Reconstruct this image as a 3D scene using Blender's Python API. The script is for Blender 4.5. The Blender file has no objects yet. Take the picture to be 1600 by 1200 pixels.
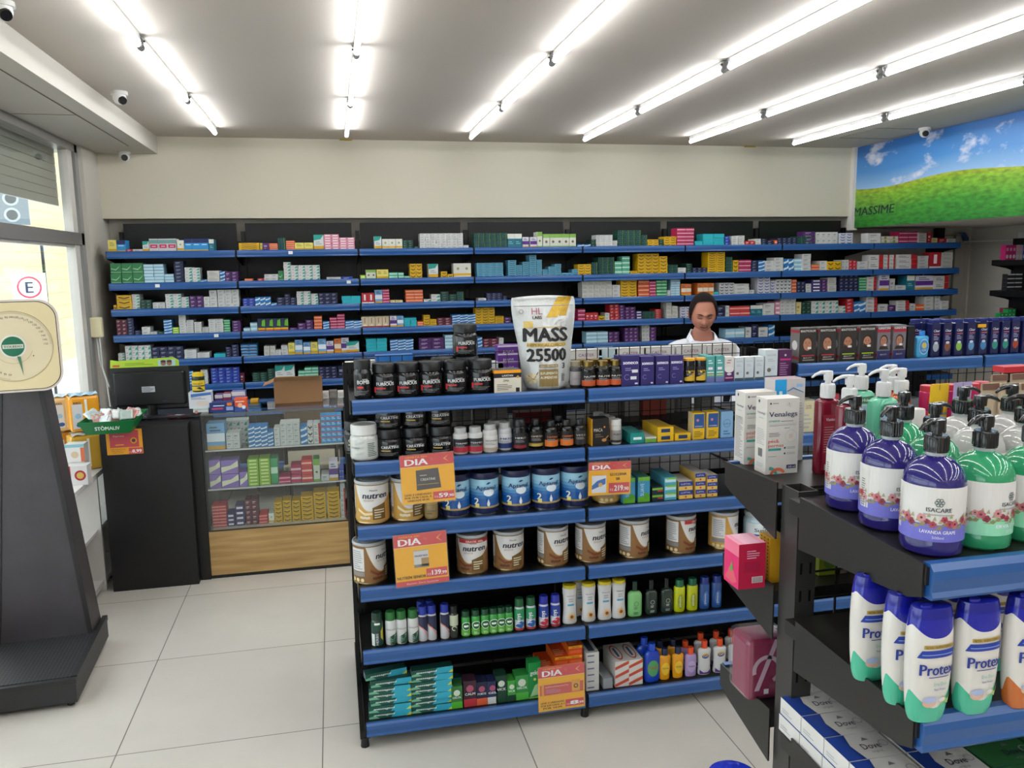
import bpy, bmesh, math, random
from mathutils import Vector, Matrix, Euler
PI = math.pi
random.seed(7)
SC = bpy.context.scene
COL = SC.collection

# ---------------------------------------------------------------- camera
CAM_H = 1.90
CAM_F = 1266.7            # focal length in pixels of the 1600 px wide frame
YAW, PITCH, ROLL = 0.215592575, 0.146694784, -0.0154878625
_cy, _sy, _cp, _sp = math.cos(YAW), math.sin(YAW), math.cos(PITCH), math.sin(PITCH)
FW = Vector((_sy * _cp, _cy * _cp, -_sp))
_r0 = Vector((_cy, -_sy, 0)); _u0 = _r0.cross(FW)
RT = math.cos(ROLL) * _r0 + math.sin(ROLL) * _u0
UP = -math.sin(ROLL) * _r0 + math.cos(ROLL) * _u0
cam_data = bpy.data.cameras.new('camera'); cam = bpy.data.objects.new('camera', cam_data); COL.objects.link(cam)
cam_data.sensor_width = 36.0; cam_data.lens = CAM_F / 1600.0 * 36.0; cam_data.clip_start = 0.02
m = Matrix((RT, UP, -FW)).transposed().to_4x4(); m.translation = (0, 0, CAM_H)
cam.matrix_world = m
SC.camera = cam

# ---------------------------------------------------------------- world, exposure
SC.view_settings.view_transform = 'Standard'; SC.view_settings.look = 'None'
SC.view_settings.exposure = 0.82; SC.view_settings.gamma = 1.0
SC.view_settings.use_curve_mapping = False
world = bpy.data.worlds.new('sky'); SC.world = world; world.use_nodes = True
wn = world.node_tree.nodes; wl = world.node_tree.links
bg = wn['Background']; bg.inputs[0].default_value = (0.86, 0.93, 1.0, 1); bg.inputs[1].default_value = 1.9
TUBE_POWER = 17.0         # emission of the ceiling tubes

# ---------------------------------------------------------------- measuring
def ray(px, py): return FW + (px - 800) / CAM_F * RT - (py - 600) / CAM_F * UP
def onz(px, py, z): d = ray(px, py); t = (z - CAM_H) / d.z; return Vector((0, 0, CAM_H)) + t * d
def ony(px, py, Y): d = ray(px, py); t = Y / d.y; return Vector((0, 0, CAM_H)) + t * d
def onx(px, py, X): d = ray(px, py); t = X / d.x; return Vector((0, 0, CAM_H)) + t * d
def xat(px, Y, z):
    k = (px - 800) / CAM_F; a = RT - k * FW
    return -(a.y * Y + a.z * (z - CAM_H)) / a.x
def zat(py, x, Y):
    k = (600 - py) / CAM_F; a = UP - k * FW
    return CAM_H - (a.x * x + a.y * Y) / a.z

# ---------------------------------------------------------------- materials
def lin(c):
    if isinstance(c, str):
        c = c.lstrip('#'); c = c if len(c) == 6 else ''.join(q * 2 for q in c); c = tuple(int(c[i:i + 2], 16) / 255 for i in (0, 2, 4))
    return tuple((v / 12.92 if v <= 0.04045 else ((v + 0.055) / 1.055) ** 2.4) for v in c)
MATS = {}
def mat(name, rough=0.5, metal=0.0, spec=0.5, coat=0.0, trans=0.0, bump=None, colour=None, mottled=0.0):
    m = bpy.data.materials.new(name); m.use_nodes = True; nt = m.node_tree; b = nt.nodes['Principled BSDF']
    b.inputs['Roughness'].default_value = rough; b.inputs['Metallic'].default_value = metal
    b.inputs['Specular IOR Level'].default_value = spec; b.inputs['Coat Weight'].default_value = coat
    b.inputs['Transmission Weight'].default_value = trans
    if colour is None:
        a = nt.nodes.new('ShaderNodeVertexColor'); a.layer_name = 'Col'; src = a.outputs[0]
        if mottled:
            n = nt.nodes.new('ShaderNodeTexNoise'); n.inputs['Scale'].default_value = 6; n.inputs['Detail'].default_value = 6
            tc = nt.nodes.new('ShaderNodeTexCoord'); nt.links.new(tc.outputs['Object'], n.inputs['Vector'])
            mr = nt.nodes.new('ShaderNodeMapRange'); mr.inputs[3].default_value = 1 - mottled; mr.inputs[4].default_value = 1 + mottled
            nt.links.new(n.outputs[0], mr.inputs[0])
            mx = nt.nodes.new('ShaderNodeVectorMath'); mx.operation = 'SCALE'
            nt.links.new(src, mx.inputs[0]); nt.links.new(mr.outputs[0], mx.inputs['Scale']); src = mx.outputs[0]
        nt.links.new(src, b.inputs['Base Color'])
    else:
        b.inputs['Base Color'].default_value = (*lin(colour), 1)
    if bump:
        n = nt.nodes.new('ShaderNodeTexNoise'); n.inputs['Scale'].default_value = bump[0]; n.inputs['Detail'].default_value = 4
        tc = nt.nodes.new('ShaderNodeTexCoord'); nt.links.new(tc.outputs['Object'], n.inputs['Vector'])
        bu = nt.nodes.new('ShaderNodeBump'); bu.inputs['Strength'].default_value = bump[1]; bu.inputs['Distance'].default_value = bump[2]
        nt.links.new(n.outputs[0], bu.inputs['Height']); nt.links.new(bu.outputs[0], b.inputs['Normal'])
    MATS[name] = m; return m
mat('card', 0.5); mat('plastic', 0.32); mat('gloss', 0.15, coat=0.3); mat('matte', 0.85, spec=0.2)
mat('metal', 0.3, metal=1.0); mat('steel_black', 0.38, spec=0.4, bump=(40, 0.08, 0.002), mottled=0.12); mat('rail_paint', 0.28, spec=0.6)
mat('wall_paint', 0.8, spec=0.25, bump=(90, 0.1, 0.002)); mat('foil', 0.28, metal=0.25, bump=(22, 0.55, 0.012)); mat('liquid', 0.08, trans=0.12, coat=0.5)
mat('skin', 0.5); mat('cloth', 0.9, spec=0.1, bump=(25, 0.35, 0.01)); mat('leather', 0.45, bump=(30, 0.25, 0.004), mottled=0.3)
def thin(name, tint, gloss, refl=(1, 1, 1), rough=0.0, haze=0.0):
    m = bpy.data.materials.new(name); m.use_nodes = True; nt = m.node_tree; nt.nodes.remove(nt.nodes['Principled BSDF'])
    out = nt.nodes['Material Output']; t = nt.nodes.new('ShaderNodeBsdfTransparent'); t.inputs[0].default_value = (*tint, 1)
    g = nt.nodes.new('ShaderNodeBsdfGlossy'); g.inputs['Roughness'].default_value = rough; g.inputs[0].default_value = (*refl, 1)
    f = nt.nodes.new('ShaderNodeLayerWeight'); pw = nt.nodes.new('ShaderNodeMath'); pw.operation = 'POWER'; pw.inputs[1].default_value = 5
    nt.links.new(f.outputs['Facing'], pw.inputs[0])
    mu = nt.nodes.new('ShaderNodeMath'); mu.operation = 'MULTIPLY_ADD'; mu.inputs[1].default_value = 0.9 * min(gloss, 1); mu.inputs[2].default_value = 0.035 * gloss; mu.use_clamp = True
    nt.links.new(pw.outputs[0], mu.inputs[0]); mx = nt.nodes.new('ShaderNodeMixShader')
    nt.links.new(mu.outputs[0], mx.inputs[0])
    if haze:
        d = nt.nodes.new('ShaderNodeBsdfDiffuse'); d.inputs[0].default_value = (0.8, 0.8, 0.8, 1)
        m2 = nt.nodes.new('ShaderNodeMixShader'); m2.inputs[0].default_value = haze
        nt.links.new(t.outputs[0], m2.inputs[1]); nt.links.new(d.outputs[0], m2.inputs[2]); nt.links.new(m2.outputs[0], mx.inputs[1])
    else: nt.links.new(t.outputs[0], mx.inputs[1])
    nt.links.new(g.outputs[0], mx.inputs[2]); nt.links.new(mx.outputs[0], out.inputs[0])
    MATS[name] = m
thin('glass', (0.93, 0.96, 0.95), 1.3); thin('film', (0.98, 0.98, 0.98), 0.8, rough=0.05, haze=0.02)
thin('wrinkled_wrap', (0.9, 0.92, 0.93), 1.4, rough=0.12, haze=0.02)
e = bpy.data.materials.new('tube_light'); e.use_nodes = True; eb = e.node_tree.nodes['Principled BSDF']
eb.inputs['Base Color'].default_value = (1, 1, 1, 1); eb.inputs['Emission Color'].default_value = (0.93, 0.97, 1.0, 1); eb.inputs['Emission Strength'].default_value = TUBE_POWER
MATS['tube_light'] = e

# ---------------------------------------------------------------- text outlines
_TXT = {}
def text_mesh(s, bold=0.0):
    k = (s, bold)
    if k not in _TXT:
        cu = bpy.data.curves.new('t', 'FONT'); cu.body = s; cu.size = 1; cu.resolution_u = 2; cu.align_x = 'CENTER'
        ob = bpy.data.objects.new('t', cu); COL.objects.link(ob)
        me = bpy.data.meshes.new_from_object(ob.evaluated_get(bpy.context.evaluated_depsgraph_get()))
        bpy.data.objects.remove(ob); bpy.data.curves.remove(cu)
        _TXT[k] = ([(v.co.x, v.co.y) for v in me.vertices], [tuple(p.vertices) for p in me.polygons]); bpy.data.meshes.remove(me)
    return _TXT[k]

# ---------------------------------------------------------------- mesh builder
def _half(pts, ax, c, sg):
    o = []
    for i in range(len(pts)):
        a, b = pts[i], pts[(i + 1) % len(pts)]; da, db = sg * (a[ax] - c), sg * (b[ax] - c)
        if da >= 0: o.append(a)
        if (da > 0 > db) or (da < 0 < db):
            f = da / (da - db); o.append((a[0] + (b[0] - a[0]) * f, a[1] + (b[1] - a[1]) * f))
    return o
def slices(pts, step, ax=0):
    lo, hi = min(p[ax] for p in pts), max(p[ax] for p in pts)
    if hi - lo <= step * 1.3: return [pts]
    n = math.ceil((hi - lo) / step); out = []; rest = pts
    for k in range(1, n + 1):
        c = lo + (hi - lo) * k / n
        a = _half(rest, ax, c, -1) if k < n else rest
        if len(a) >= 3: out.append(a)
        if k < n: rest = _half(rest, ax, c, 1)
        if len(rest) < 3: break
    return out
def bend(P, pts):
    st = getattr(P, 'step', None)
    if not st: return [pts]
    o = slices(pts, st, 0)
    if getattr(P, 'both', False): o = [q for p in o for q in slices(p, st, 1)]
    return o
class MB:
    def __init__(s): s.V = []; s.F = []; s.M = []; s.C = []; s.S = []; s.mt = 'card'
    def add(s, vs, fs, col, mt=None, smooth=False):
        o = len(s.V); s.V += [tuple(v) for v in vs]; mt = mt or s.mt; c = lin(col)
        for f in fs: s.F.append(tuple(i + o for i in f)); s.M.append(mt); s.C.append(c); s.S.append(smooth)
        return s
    def box(s, x0, x1, y0, y1, z0, z1, col, mt=None, cols=None):
        vs = [(x, y, z) for x in (x0, x1) for y in (y0, y1) for z in (z0, z1)]
        fs = {'l': (0, 1, 3, 2), 'r': (4, 6, 7, 5), 'f': (0, 4, 5, 1), 'k': (2, 3, 7, 6), 'b': (0, 2, 6, 4), 't': (1, 5, 7, 3)}
        for k, f in fs.items(): s.add([vs[i] for i in f], [(0, 1, 2, 3)], (cols or {}).get(k, col), mt)
        return s
    def bbox(s, x0, x1, y0, y1, z0, z1, col, mt=None, b=0.004):
        bm = bmesh.new(); bmesh.ops.create_cube(bm, size=1)
        for v in bm.verts: v.co = ((x0 + x1) / 2 + v.co.x * (x1 - x0), (y0 + y1) / 2 + v.co.y * (y1 - y0), (z0 + z1) / 2 + v.co.z * (z1 - z0))
        bmesh.ops.bevel(bm, geom=bm.edges[:], offset=b, segments=2, affect='EDGES', profile=0.5)
        bm.verts.index_update(); s.add([v.co[:] for v in bm.verts], [[v.index for v in f.verts] for f in bm.faces], col, mt); bm.free(); return s
    def prism(s, poly, ax, a0, a1, col, mt=None, smooth=False, cap=True):
        n = len(poly)
        def P(p, a): return {'x': (a, p[0], p[1]), 'y': (p[0], a, p[1]), 'z': (p[0], p[1], a)}[ax]
        vs = [P(p, a0) for p in poly] + [P(p, a1) for p in poly]
        s.add(vs, [(i, (i + 1) % n, n + (i + 1) % n, n + i) for i in range(n)], col, mt, smooth)
        if cap: s.add(vs, [tuple(range(n)), tuple(range(2 * n - 1, n - 1, -1))], col, mt)
        return s
    def tube(s, pts, r, col, mt=None, n=8, close=True):
        pts = [Vector(p) for p in pts]; rings = []; rr = r if isinstance(r, (list, tuple)) else [r] * len(pts)
        prev = None
        for i, p in enumerate(pts):
            t = (pts[min(i + 1, len(pts) - 1)] - pts[max(i - 1, 0)]).normalized()
            a = prev if prev is not None else Vector((0, 0, 1)) if abs(t.z) < 0.9 else Vector((1, 0, 0))
            u = (a - a.dot(t) * t).normalized(); prev = u; w = t.cross(u)
            rings.append([p + rr[i] * (math.cos(2 * PI * k / n) * u + math.sin(2 * PI * k / n) * w) for k in range(n)])
        vs = [v for q in rings for v in q]; fs = []
        for i in range(len(rings) - 1):
            for k in range(n): fs.append((i * n + k, i * n + (k + 1) % n, (i + 1) * n + (k + 1) % n, (i + 1) * n + k))
        s.add(vs, fs, col, mt, True)
        if close: s.add(rings[0], [tuple(range(n))], col, mt); s.add(rings[-1], [tuple(range(n - 1, -1, -1))], col, mt)
        return s
    def lathe(s, prof, col, mt=None, n=24, ax=1.0, ay=1.0, cx=0, cy=0, sq=2.0, cols=None):
        """prof: (radius, z) bottom to top; ax, ay squash the section; sq > 2 squares it; cols: colour per segment"""
        def ring(r, z):
            o = []
            for k in range(n):
                a = 2 * PI * k / n; c, d = math.cos(a), math.sin(a)
                e_ = 2.0 / sq; o.append((cx + r * ax * math.copysign(abs(c) ** e_, c), cy + r * ay * math.copysign(abs(d) ** e_, d), z))
            return o
        last = None
        for i in range(len(prof) - 1):
            (r0, z0), (r1, z1) = prof[i], prof[i + 1]; c = cols[i] if cols else col
            ra, rb = ring(max(r0, 1e-5), z0), ring(max(r1, 1e-5), z1)
            s.add(ra + rb, [(k, (k + 1) % n, n + (k + 1) % n, n + k) for k in range(n)], c, mt, 'lathe')
        return s
    def sphere(s, c, r, col, mt=None, n=12):
        rx, ry, rz = r if isinstance(r, (list, tuple)) else (r, r, r); vs = []; fs = []; m_ = n // 2
        for i in range(m_ + 1):
            for k in range(n):
                a, b = PI * i / m_, 2 * PI * k / n; vs.append((c[0] + rx * math.sin(a) * math.cos(b), c[1] + ry * math.sin(a) * math.sin(b), c[2] + rz * math.cos(a)))
        for i in range(m_):
            for k in range(n): fs.append((i * n + k, (i + 1) * n + k, (i + 1) * n + (k + 1) % n, i * n + (k + 1) % n))
        return s.add(vs, fs, col, mt, True)
    # --- printed decoration: P maps (u, v, lift) to a point on the surface
    def rect(s, P, u0, v0, u1, v1, col, lift=1, nu=1, mt=None):
        if getattr(P, 'step', None): nu = max(nu, int((u1 - u0) / P.step) + 1)
        vs = []; fs = []
        for i in range(nu + 1):
            u = u0 + (u1 - u0) * i / nu; vs += [P(u, v0, lift), P(u, v1, lift)]
        for i in range(nu): fs.append((2 * i, 2 * i + 2, 2 * i + 3, 2 * i + 1))
        return s.add(vs, fs, col, mt)
    def poly(s, P, pts, col, lift=1, mt=None):
        for q in bend(P, pts): s.add([P(u, v, lift) for u, v in q], [tuple(range(len(q)))], col, mt)
        return s
    def disc(s, P, u, v, r, col, lift=1, n=16, ry=None, mt=None):
        ry = ry or r; return s.poly(P, [(u + r * math.cos(2 * PI * k / n), v + ry * math.sin(2 * PI * k / n)) for k in range(n)], col, lift, mt)
    def ringd(s, P, u, v, r0, r1, col, lift=1, n=20, a0=0, a1=2 * PI, mt=None):
        vs = []
        for k in range(n + 1):
            a = a0 + (a1 - a0) * k / n; vs += [P(u + r0 * math.cos(a), v + r0 * math.sin(a), lift), P(u + r1 * math.cos(a), v + r1 * math.sin(a), lift)]
        return s.add(vs, [(2 * k, 2 * k + 1, 2 * k + 3, 2 * k + 2) for k in range(n)], col, mt)
    def text(s, P, t, u, v, h, col, lift=2, w=None, bold=0.0, rot=0.0, mt=None, slant=0.0):
        """t centred on u with its baseline at v, capital height h, squeezed to width w"""
        V, F = text_mesh(t)
        if not V: return s
        if bold:      # heavier strokes: the outlines again, shifted a little
            sh_ = [(0, 0), (-bold, 0), (bold, 0)] + ([(0, -bold * .6), (0, bold * .6)] if bold > .035 else [])
        else: sh_ = [(0, 0)]
        x0 = min(p[0] for p in V); x1 = max(p[0] for p in V); k = h / 0.69; kx = (w / max(x1 - x0, 1e-6)) if w else k; xc = (x0 + x1) / 2
        c_, s_ = math.cos(rot), math.sin(rot); V0, F0 = V, F; st = getattr(P, 'step', None)
        for q_, (dx, dy) in enumerate(sh_):
            vs, F = [], F0
            for x, y in V0:
                a, b = (x + dx - xc) * kx + slant * y * k, (y + dy) * k; vs.append((u + a * c_ - b * s_, v + a * s_ + b * c_))
            if st:
                vs2, F2 = [], []
                for f in F:
                    for q in bend(P, [vs[i] for i in f]): F2.append(tuple(range(len(vs2), len(vs2) + len(q)))); vs2 += q
                vs, F = vs2, F2
            s.add([P(a, b, lift + .14 * q_) for a, b in vs], F, col, mt)
        return s
    def lines(s, P, u0, v0, u1, v1, n, col, lift=1, seed=1, fill=0.45, nu=1):
        rg = random.Random(seed); st = (v1 - v0) / n
        for i in range(n):
            e_ = u0 + (u1 - u0) * rg.uniform(0.6, 1.0); v = v1 - (i + 0.8) * st; s.rect(P, u0, v, e_, v + st * fill, col, lift, nu)
        return s
    def merge(s, o, mtx=None):
        k = len(s.V); s.V += [tuple(mtx @ Vector(v)) if mtx else v for v in o.V]; s.F += [tuple(i + k for i in f) for f in o.F]; s.M += o.M; s.C += o.C; s.S += o.S; return s
    def mesh(s, name):
        me = bpy.data.meshes.new(name); me.from_pydata(s.V, [], s.F); names = sorted(set(s.M))
        for n in names: me.materials.append(MATS[n])
        ix = {n: i for i, n in enumerate(names)}; me.polygons.foreach_set('material_index', [ix[a] for a in s.M])
        me.polygons.foreach_set('use_smooth', [bool(a) for a in s.S])
        at = me.color_attributes.new('Col', 'FLOAT_COLOR', 'CORNER'); data = []
        for p, c in zip(s.F, s.C): data += [c[0], c[1], c[2], 1.0] * len(p)
        at.data.foreach_set('color', data)
        if 'lathe' in s.S:
            bm = bmesh.new(); bm.from_mesh(me); bmesh.ops.remove_doubles(bm, verts=[v for v in bm.verts if any(f.smooth for f in v.link_faces)], dist=5e-5)
            for ed in bm.edges:
                if len(ed.link_faces) == 2 and ed.calc_face_angle(0) > 0.6: ed.smooth = False
            bm.to_mesh(me); bm.free()
        me.update(); return me
    def build(s, name, parent=None, loc=None, rot=None):
        o = bpy.data.objects.new(name, s.mesh(name)); COL.objects.link(o)
        if parent: o.parent = parent
        if loc: o.location = loc
        if rot: o.rotation_euler = rot
        return o
def plane(o, u, v, eps=0.0003):
    o, u, v = Vector(o), Vector(u).normalized(), Vector(v).normalized(); n = u.cross(v)
    return lambda a, b, l=1: o + a * u + b * v + (eps * l) * n
def front(y, x=0, z=0, eps=0.0003): return lambda a, b, l=1: (x + a, y - eps * l, z + b)
def around(R, cx=0, cy=0, ax=1.0, ay=1.0, eps=0.0004, a0=0.0):
    """wraps u (metres along the girth) around a round body; R: radius or function of height; facing -y"""
    Rf = R if callable(R) else (lambda v: R)
    R0 = Rf(0.0) if not callable(R) else None
    def P(u, v, l=1):
        r = Rf(v); base = R0 or Rf.base; a = u / base + a0; r += eps * l
        return (cx + r * ax * math.sin(a), cy - r * ay * math.cos(a), v)
    P.step = math.sqrt(.002 * (R0 or Rf.base)); return P
def prof_r(prof):
    def f(z):
        for (r0, z0), (r1, z1) in zip(prof, prof[1:]):
            if z0 <= z <= z1 and z1 > z0: return r0 + (r1 - r0) * (z - z0) / (z1 - z0)
        return prof[-1][0]
    f.base = max(r for r, z in prof); return f

# ---------------------------------------------------------------- things
def tag(o, label=None, cat=None, group=None, kind=None):
    if label: o['label'] = label
    if cat: o['category'] = cat
    if group: o['group'] = group
    if kind: o['kind'] = kind
    return o
def empty(name, loc=(0, 0, 0), rz=0.0):
    o = bpy.data.objects.new(name, None); COL.objects.link(o); o.location = loc; o.rotation_euler = (0, 0, rz); o.empty_display_size = 0.05; return o
KIDS = {}
def kids(o): return [c for c in bpy.data.objects if c.parent is o]
def copy_tree(o, loc=None, rz=None, parent=None, tree=None):
    c = o.copy(); COL.objects.link(c)
    if parent: c.parent = parent
    if loc is not None: c.location = loc
    if rz is not None: c.rotation_euler = (0, 0, rz)
    for k in (KIDS.get(o.name) or kids(o)): copy_tree(k, parent=c)
    return c
class Proto:
    """builds a thing once, then copies it; tilt: radians about its own x, for leaning or lying things"""
    def __init__(s, fn, *a, **k): s.fn, s.a, s.k, s.o = fn, a, k, None
    def put(s, loc, label, group=None, rz=0.0, rot=None):
        if s.o is None: o = s.fn(*s.a, **s.k); s.o = o; KIDS[o.name] = kids(o)
        else: o = copy_tree(s.o)
        o.location = loc; o.rotation_euler = rot or (0, 0, rz); o['label'] = label
        if group: o['group'] = group
        return o
ORD = ['zeroth', 'first', 'second', 'third', 'fourth', 'fifth', 'sixth', 'seventh', 'eighth', 'ninth', 'tenth', 'eleventh', 'twelfth', 'thirteenth', 'fourteenth', 'fifteenth', 'sixteenth', 'seventeenth', 'eighteenth', 'nineteenth', 'twentieth']
# ================================================================ the room
CEIL = 2.93; YB = 6.98; XL = -1.75; XR = 4.86; YN = -3.2
WALLC = '#cfc8b6'
def structure(name, mb): return tag(mb.build(name), kind='structure')
def noise_mat(name, build):
    m = bpy.data.materials.new(name); m.use_nodes = True; build(m.node_tree, m.node_tree.nodes['Principled BSDF']); MATS[name] = m
def N(nt, t, **k):
    n = nt.nodes.new(t)
    for a, b in k.items():
        if a in n.inputs: n.inputs[a].default_value = b
        else: setattr(n, a, b)
    return n
def floor_nodes(nt, b):
    tc = N(nt, 'ShaderNodeTexCoord'); mp = N(nt, 'ShaderNodeMapping'); mp.inputs['Location'].default_value = (0.12, 0.79, 0)
    nt.links.new(tc.outputs['Object'], mp.inputs[0])
    br = N(nt, 'ShaderNodeTexBrick'); br.offset = 0.0; br.inputs['Scale'].default_value = 1.0; br.inputs['Mortar Size'].default_value = 0.0022
    br.inputs['Mortar Smooth'].default_value = 0.0; br.inputs['Bias'].default_value = 0; br.inputs['Brick Width'].default_value = 0.8; br.inputs['Row Height'].default_value = 0.805
    br.inputs['Color1'].default_value = (*lin('#cbc5bb'), 1); br.inputs['Color2'].default_value = (*lin('#c7c1b7'), 1); br.inputs['Mortar'].default_value = (*lin('#6f6a63'), 1)
    nt.links.new(mp.outputs[0], br.inputs[0])
    n = N(nt, 'ShaderNodeTexNoise'); n.inputs['Scale'].default_value = 1.6; n.inputs['Detail'].default_value = 7; n.inputs['Roughness'].default_value = 0.65; nt.links.new(tc.outputs['Object'], n.inputs[0])
    mr = N(nt, 'ShaderNodeMapRange'); mr.inputs[1].default_value = 0.3; mr.inputs[2].default_value = 0.7; mr.inputs[3].default_value = 0.93; mr.inputs[4].default_value = 1.04; nt.links.new(n.outputs[0], mr.inputs[0])
    mx = N(nt, 'ShaderNodeVectorMath', operation='SCALE'); nt.links.new(br.outputs[0], mx.inputs[0]); nt.links.new(mr.outputs[0], mx.inputs['Scale']); nt.links.new(mx.outputs[0], b.inputs['Base Color'])
    b.inputs['Roughness'].default_value = 0.33; b.inputs['Specular IOR Level'].default_value = 0.35
noise_mat('floor_tile', floor_nodes)
# floor: joints of 0.8 m square tiles; the mapping puts them where the photograph has them
structure('floor', MB().box(-7.5, 7.2, YN, 7.4, -0.1, 0, '#ffffff', 'floor_tile'))
structure('ceiling', MB().box(-1.28, 6.6, YN, 7.3, CEIL, CEIL + 0.1, '#bfb6ad', 'wall_paint'))
SOF = 2.30
structure('wall_back', MB().box(XL, XR + 0.02, YB, 7.3, SOF, CEIL, WALLC, 'wall_paint'))            # bulkhead over the shelving
structure('wall_recess', MB().box(-1.86, 6.6, 7.16, 7.3, 0, SOF + 0.02, '#bdb7ad', 'wall_paint').box(-1.86, XL + 0.03, 6.575, 7.16, 0, CEIL, '#c2bcb2', 'wall_paint'))
structure('wall_right', MB().box(6.32, 6.5, YN, 7.2, 0, CEIL, '#bdb7ad', 'wall_paint'))
structure('wall_front', MB().box(-1.9, 6.5, YN - 0.1, YN, 0, CEIL, '#bdb5aa', 'wall_paint'))
# seams of the panelled right wall
t_ = MB()
t_.box(6.16, 6.17, 7.135, 7.16, 0, 2.13, '#8f8a82', 'wall_paint').box(5.95, 6.3, 7.14, 7.16, 2.115, 2.122, '#8f8a82', 'wall_paint').box(6.3, 6.34, 7.1, 7.17, 0, 2.32, '#c9c3b6', 'wall_paint')
structure('trim_1', t_)
# lowered box along the shop window with an access panel scored in its underside
b_ = MB().box(-2.1, -1.28, YN, YB, 2.795, CEIL + 0.1, '#c3bdb3', 'wall_paint')
structure('beam_window', b_)
def pl(x0, x1, y0, y1, c='#857c72', z=2.7945, d=0.003): return MB().box(x0, x1, y0, y1, z - d, z, c, 'matte')
p_ = pl(-1.40, -1.394, 3.6, 6.55); p_.merge(pl(-2.0, -1.4, 4.0, 4.004)); p_.merge(pl(-1.74, -1.4, 5.3, 5.303, '#a9a196')).merge(pl(-1.40, -1.394, YN, 3.3))
structure('trim_2', p_)
h_ = MB()
for (a, b, c, d) in ((4.3, 4.8, 5.9, 5.905), (4.3, 4.8, 6.4, 6.405), (4.3, 4.305, 5.9, 6.4), (4.8, 4.805, 5.9, 6.4)): h_.box(a, b, c, d, CEIL - 0.003, CEIL + 0.001, '#7d7770', 'matte')
structure('trim_3', h_)
# bulkhead on the right that carries the printed landscape
structure('wall_mural_bulkhead', MB().box(XR + 0.012, 6.45, YN, YB + 0.3, 2.19, CEIL, '#c6c1b8', 'wall_paint').box(XR - 0.03, XR + 0.03, YB - 0.05, YB + 0.02, 2.17, CEIL, '#d8d4cc', 'wall_paint'))
def mural_nodes(nt, b):
    tc = N(nt, 'ShaderNodeTexCoord'); sp = N(nt, 'ShaderNodeSeparateXYZ'); nt.links.new(tc.outputs['Object'], sp.inputs[0])
    def math_(op, a, b_=None, c=None):
        n = N(nt, 'ShaderNodeMath', operation=op)
        for i, v in enumerate((a, b_, c)):
            if v is None: continue
            if isinstance(v, (int, float)): n.inputs[i].default_value = v
            else: nt.links.new(v, n.inputs[i])
        return n.outputs[0]
    y, z = sp.outputs[1], sp.outputs[2]          # y: 6.98 at the far end, falling toward the viewer; z 2.19 .. 2.93
    u = math_('SUBTRACT', 6.98, y)
    # ridge line: rises away from the corner then levels
    s1 = math_('SINE', math_('MULTIPLY_ADD', u, 3.49, -2.967)); ridge = math_('MULTIPLY_ADD', s1, 0.023, 2.553)
    d = math_('SUBTRACT', z, ridge)
    sky = N(nt, 'ShaderNodeValToRGB'); nt.links.new(math_('MULTIPLY_ADD', d, 2.0, 0.0), sky.inputs[0])
    el = sky.color_ramp.elements; el[0].color = (*lin('#8fb6dc'), 1); el[1].color = (*lin('#2f6cb4'), 1); el[1].position = 0.75; k = el.new(0.3); k.color = (*lin('#4a8bca'), 1)
    n1 = N(nt, 'ShaderNodeTexNoise'); mp = N(nt, 'ShaderNodeMapping'); mp.inputs['Scale'].default_value = (1, 2.9, 5.4); mp.inputs['Location'].default_value = (0, 0.35, 1.3); nt.links.new(tc.outputs['Object'], mp.inputs[0]); nt.links.new(mp.outputs[0], n1.inputs[0])
    n1.inputs['Scale'].default_value = 1.0; n1.inputs['Detail'].default_value = 5; n1.inputs['Roughness'].default_value = 0.55
    cl = N(nt, 'ShaderNodeMapRange'); cl.inputs[1].default_value = 0.57; cl.inputs[2].default_value = 0.68; nt.links.new(n1.outputs[0], cl.inputs[0])
    mc = N(nt, 'ShaderNodeMixRGB'); nt.links.new(cl.outputs[0], mc.inputs[0]); nt.links.new(sky.outputs[0], mc.inputs[1]); mc.inputs[2].default_value = (*lin('#d5d6e2'), 1)
    g = N(nt, 'ShaderNodeValToRGB'); nt.links.new(math_('MULTIPLY', d, -2.4), g.inputs[0]); el = g.color_ramp.elements
    el[0].color = (*lin('#a3ad2c'), 1); el[1].color = (*lin('#1f6a2c'), 1); k = el.new(0.12); k.color = (*lin('#7fae2e'), 1); k = el.new(0.5); k.color = (*lin('#3f8f2f'), 1)
    n2 = N(nt, 'ShaderNodeTexNoise'); mp2 = N(nt, 'ShaderNodeMapping'); mp2.inputs['Scale'].default_value = (1, 9, 26); nt.links.new(tc.outputs['Object'], mp2.inputs[0]); nt.links.new(mp2.outputs[0], n2.inputs[0]); n2.inputs['Scale'].default_value = 1.6; n2.inputs['Detail'].default_value = 8
    mr = N(nt, 'ShaderNodeMapRange'); mr.inputs[1].default_value = 0.3; mr.inputs[2].default_value = 0.7; mr.inputs[3].default_value = 0.6; mr.inputs[4].default_value = 1.35; nt.links.new(n2.outputs[0], mr.inputs[0])
    mg = N(nt, 'ShaderNodeVectorMath', operation='SCALE'); nt.links.new(g.outputs[0], mg.inputs[0]); nt.links.new(mr.outputs[0], mg.inputs['Scale'])
    mm = N(nt, 'ShaderNodeMixRGB'); nt.links.new(math_('GREATER_THAN', d, 0.0), mm.inputs[0]); nt.links.new(mg.outputs[0], mm.inputs[1]); nt.links.new(mc.outputs[0], mm.inputs[2])
    nt.links.new(mm.outputs[0], b.inputs['Base Color']); b.inputs['Roughness'].default_value = 0.35
noise_mat('mural_print', mural_nodes)
mu = MB().box(XR, XR + 0.012, 0.5, YB - 0.05, 2.19, CEIL - 0.002, '#ffffff', 'mural_print')
Pm = plane((XR, 6.93, 2.3), (0, -1, 0), (0, 0, 1), 0.0006)
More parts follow.
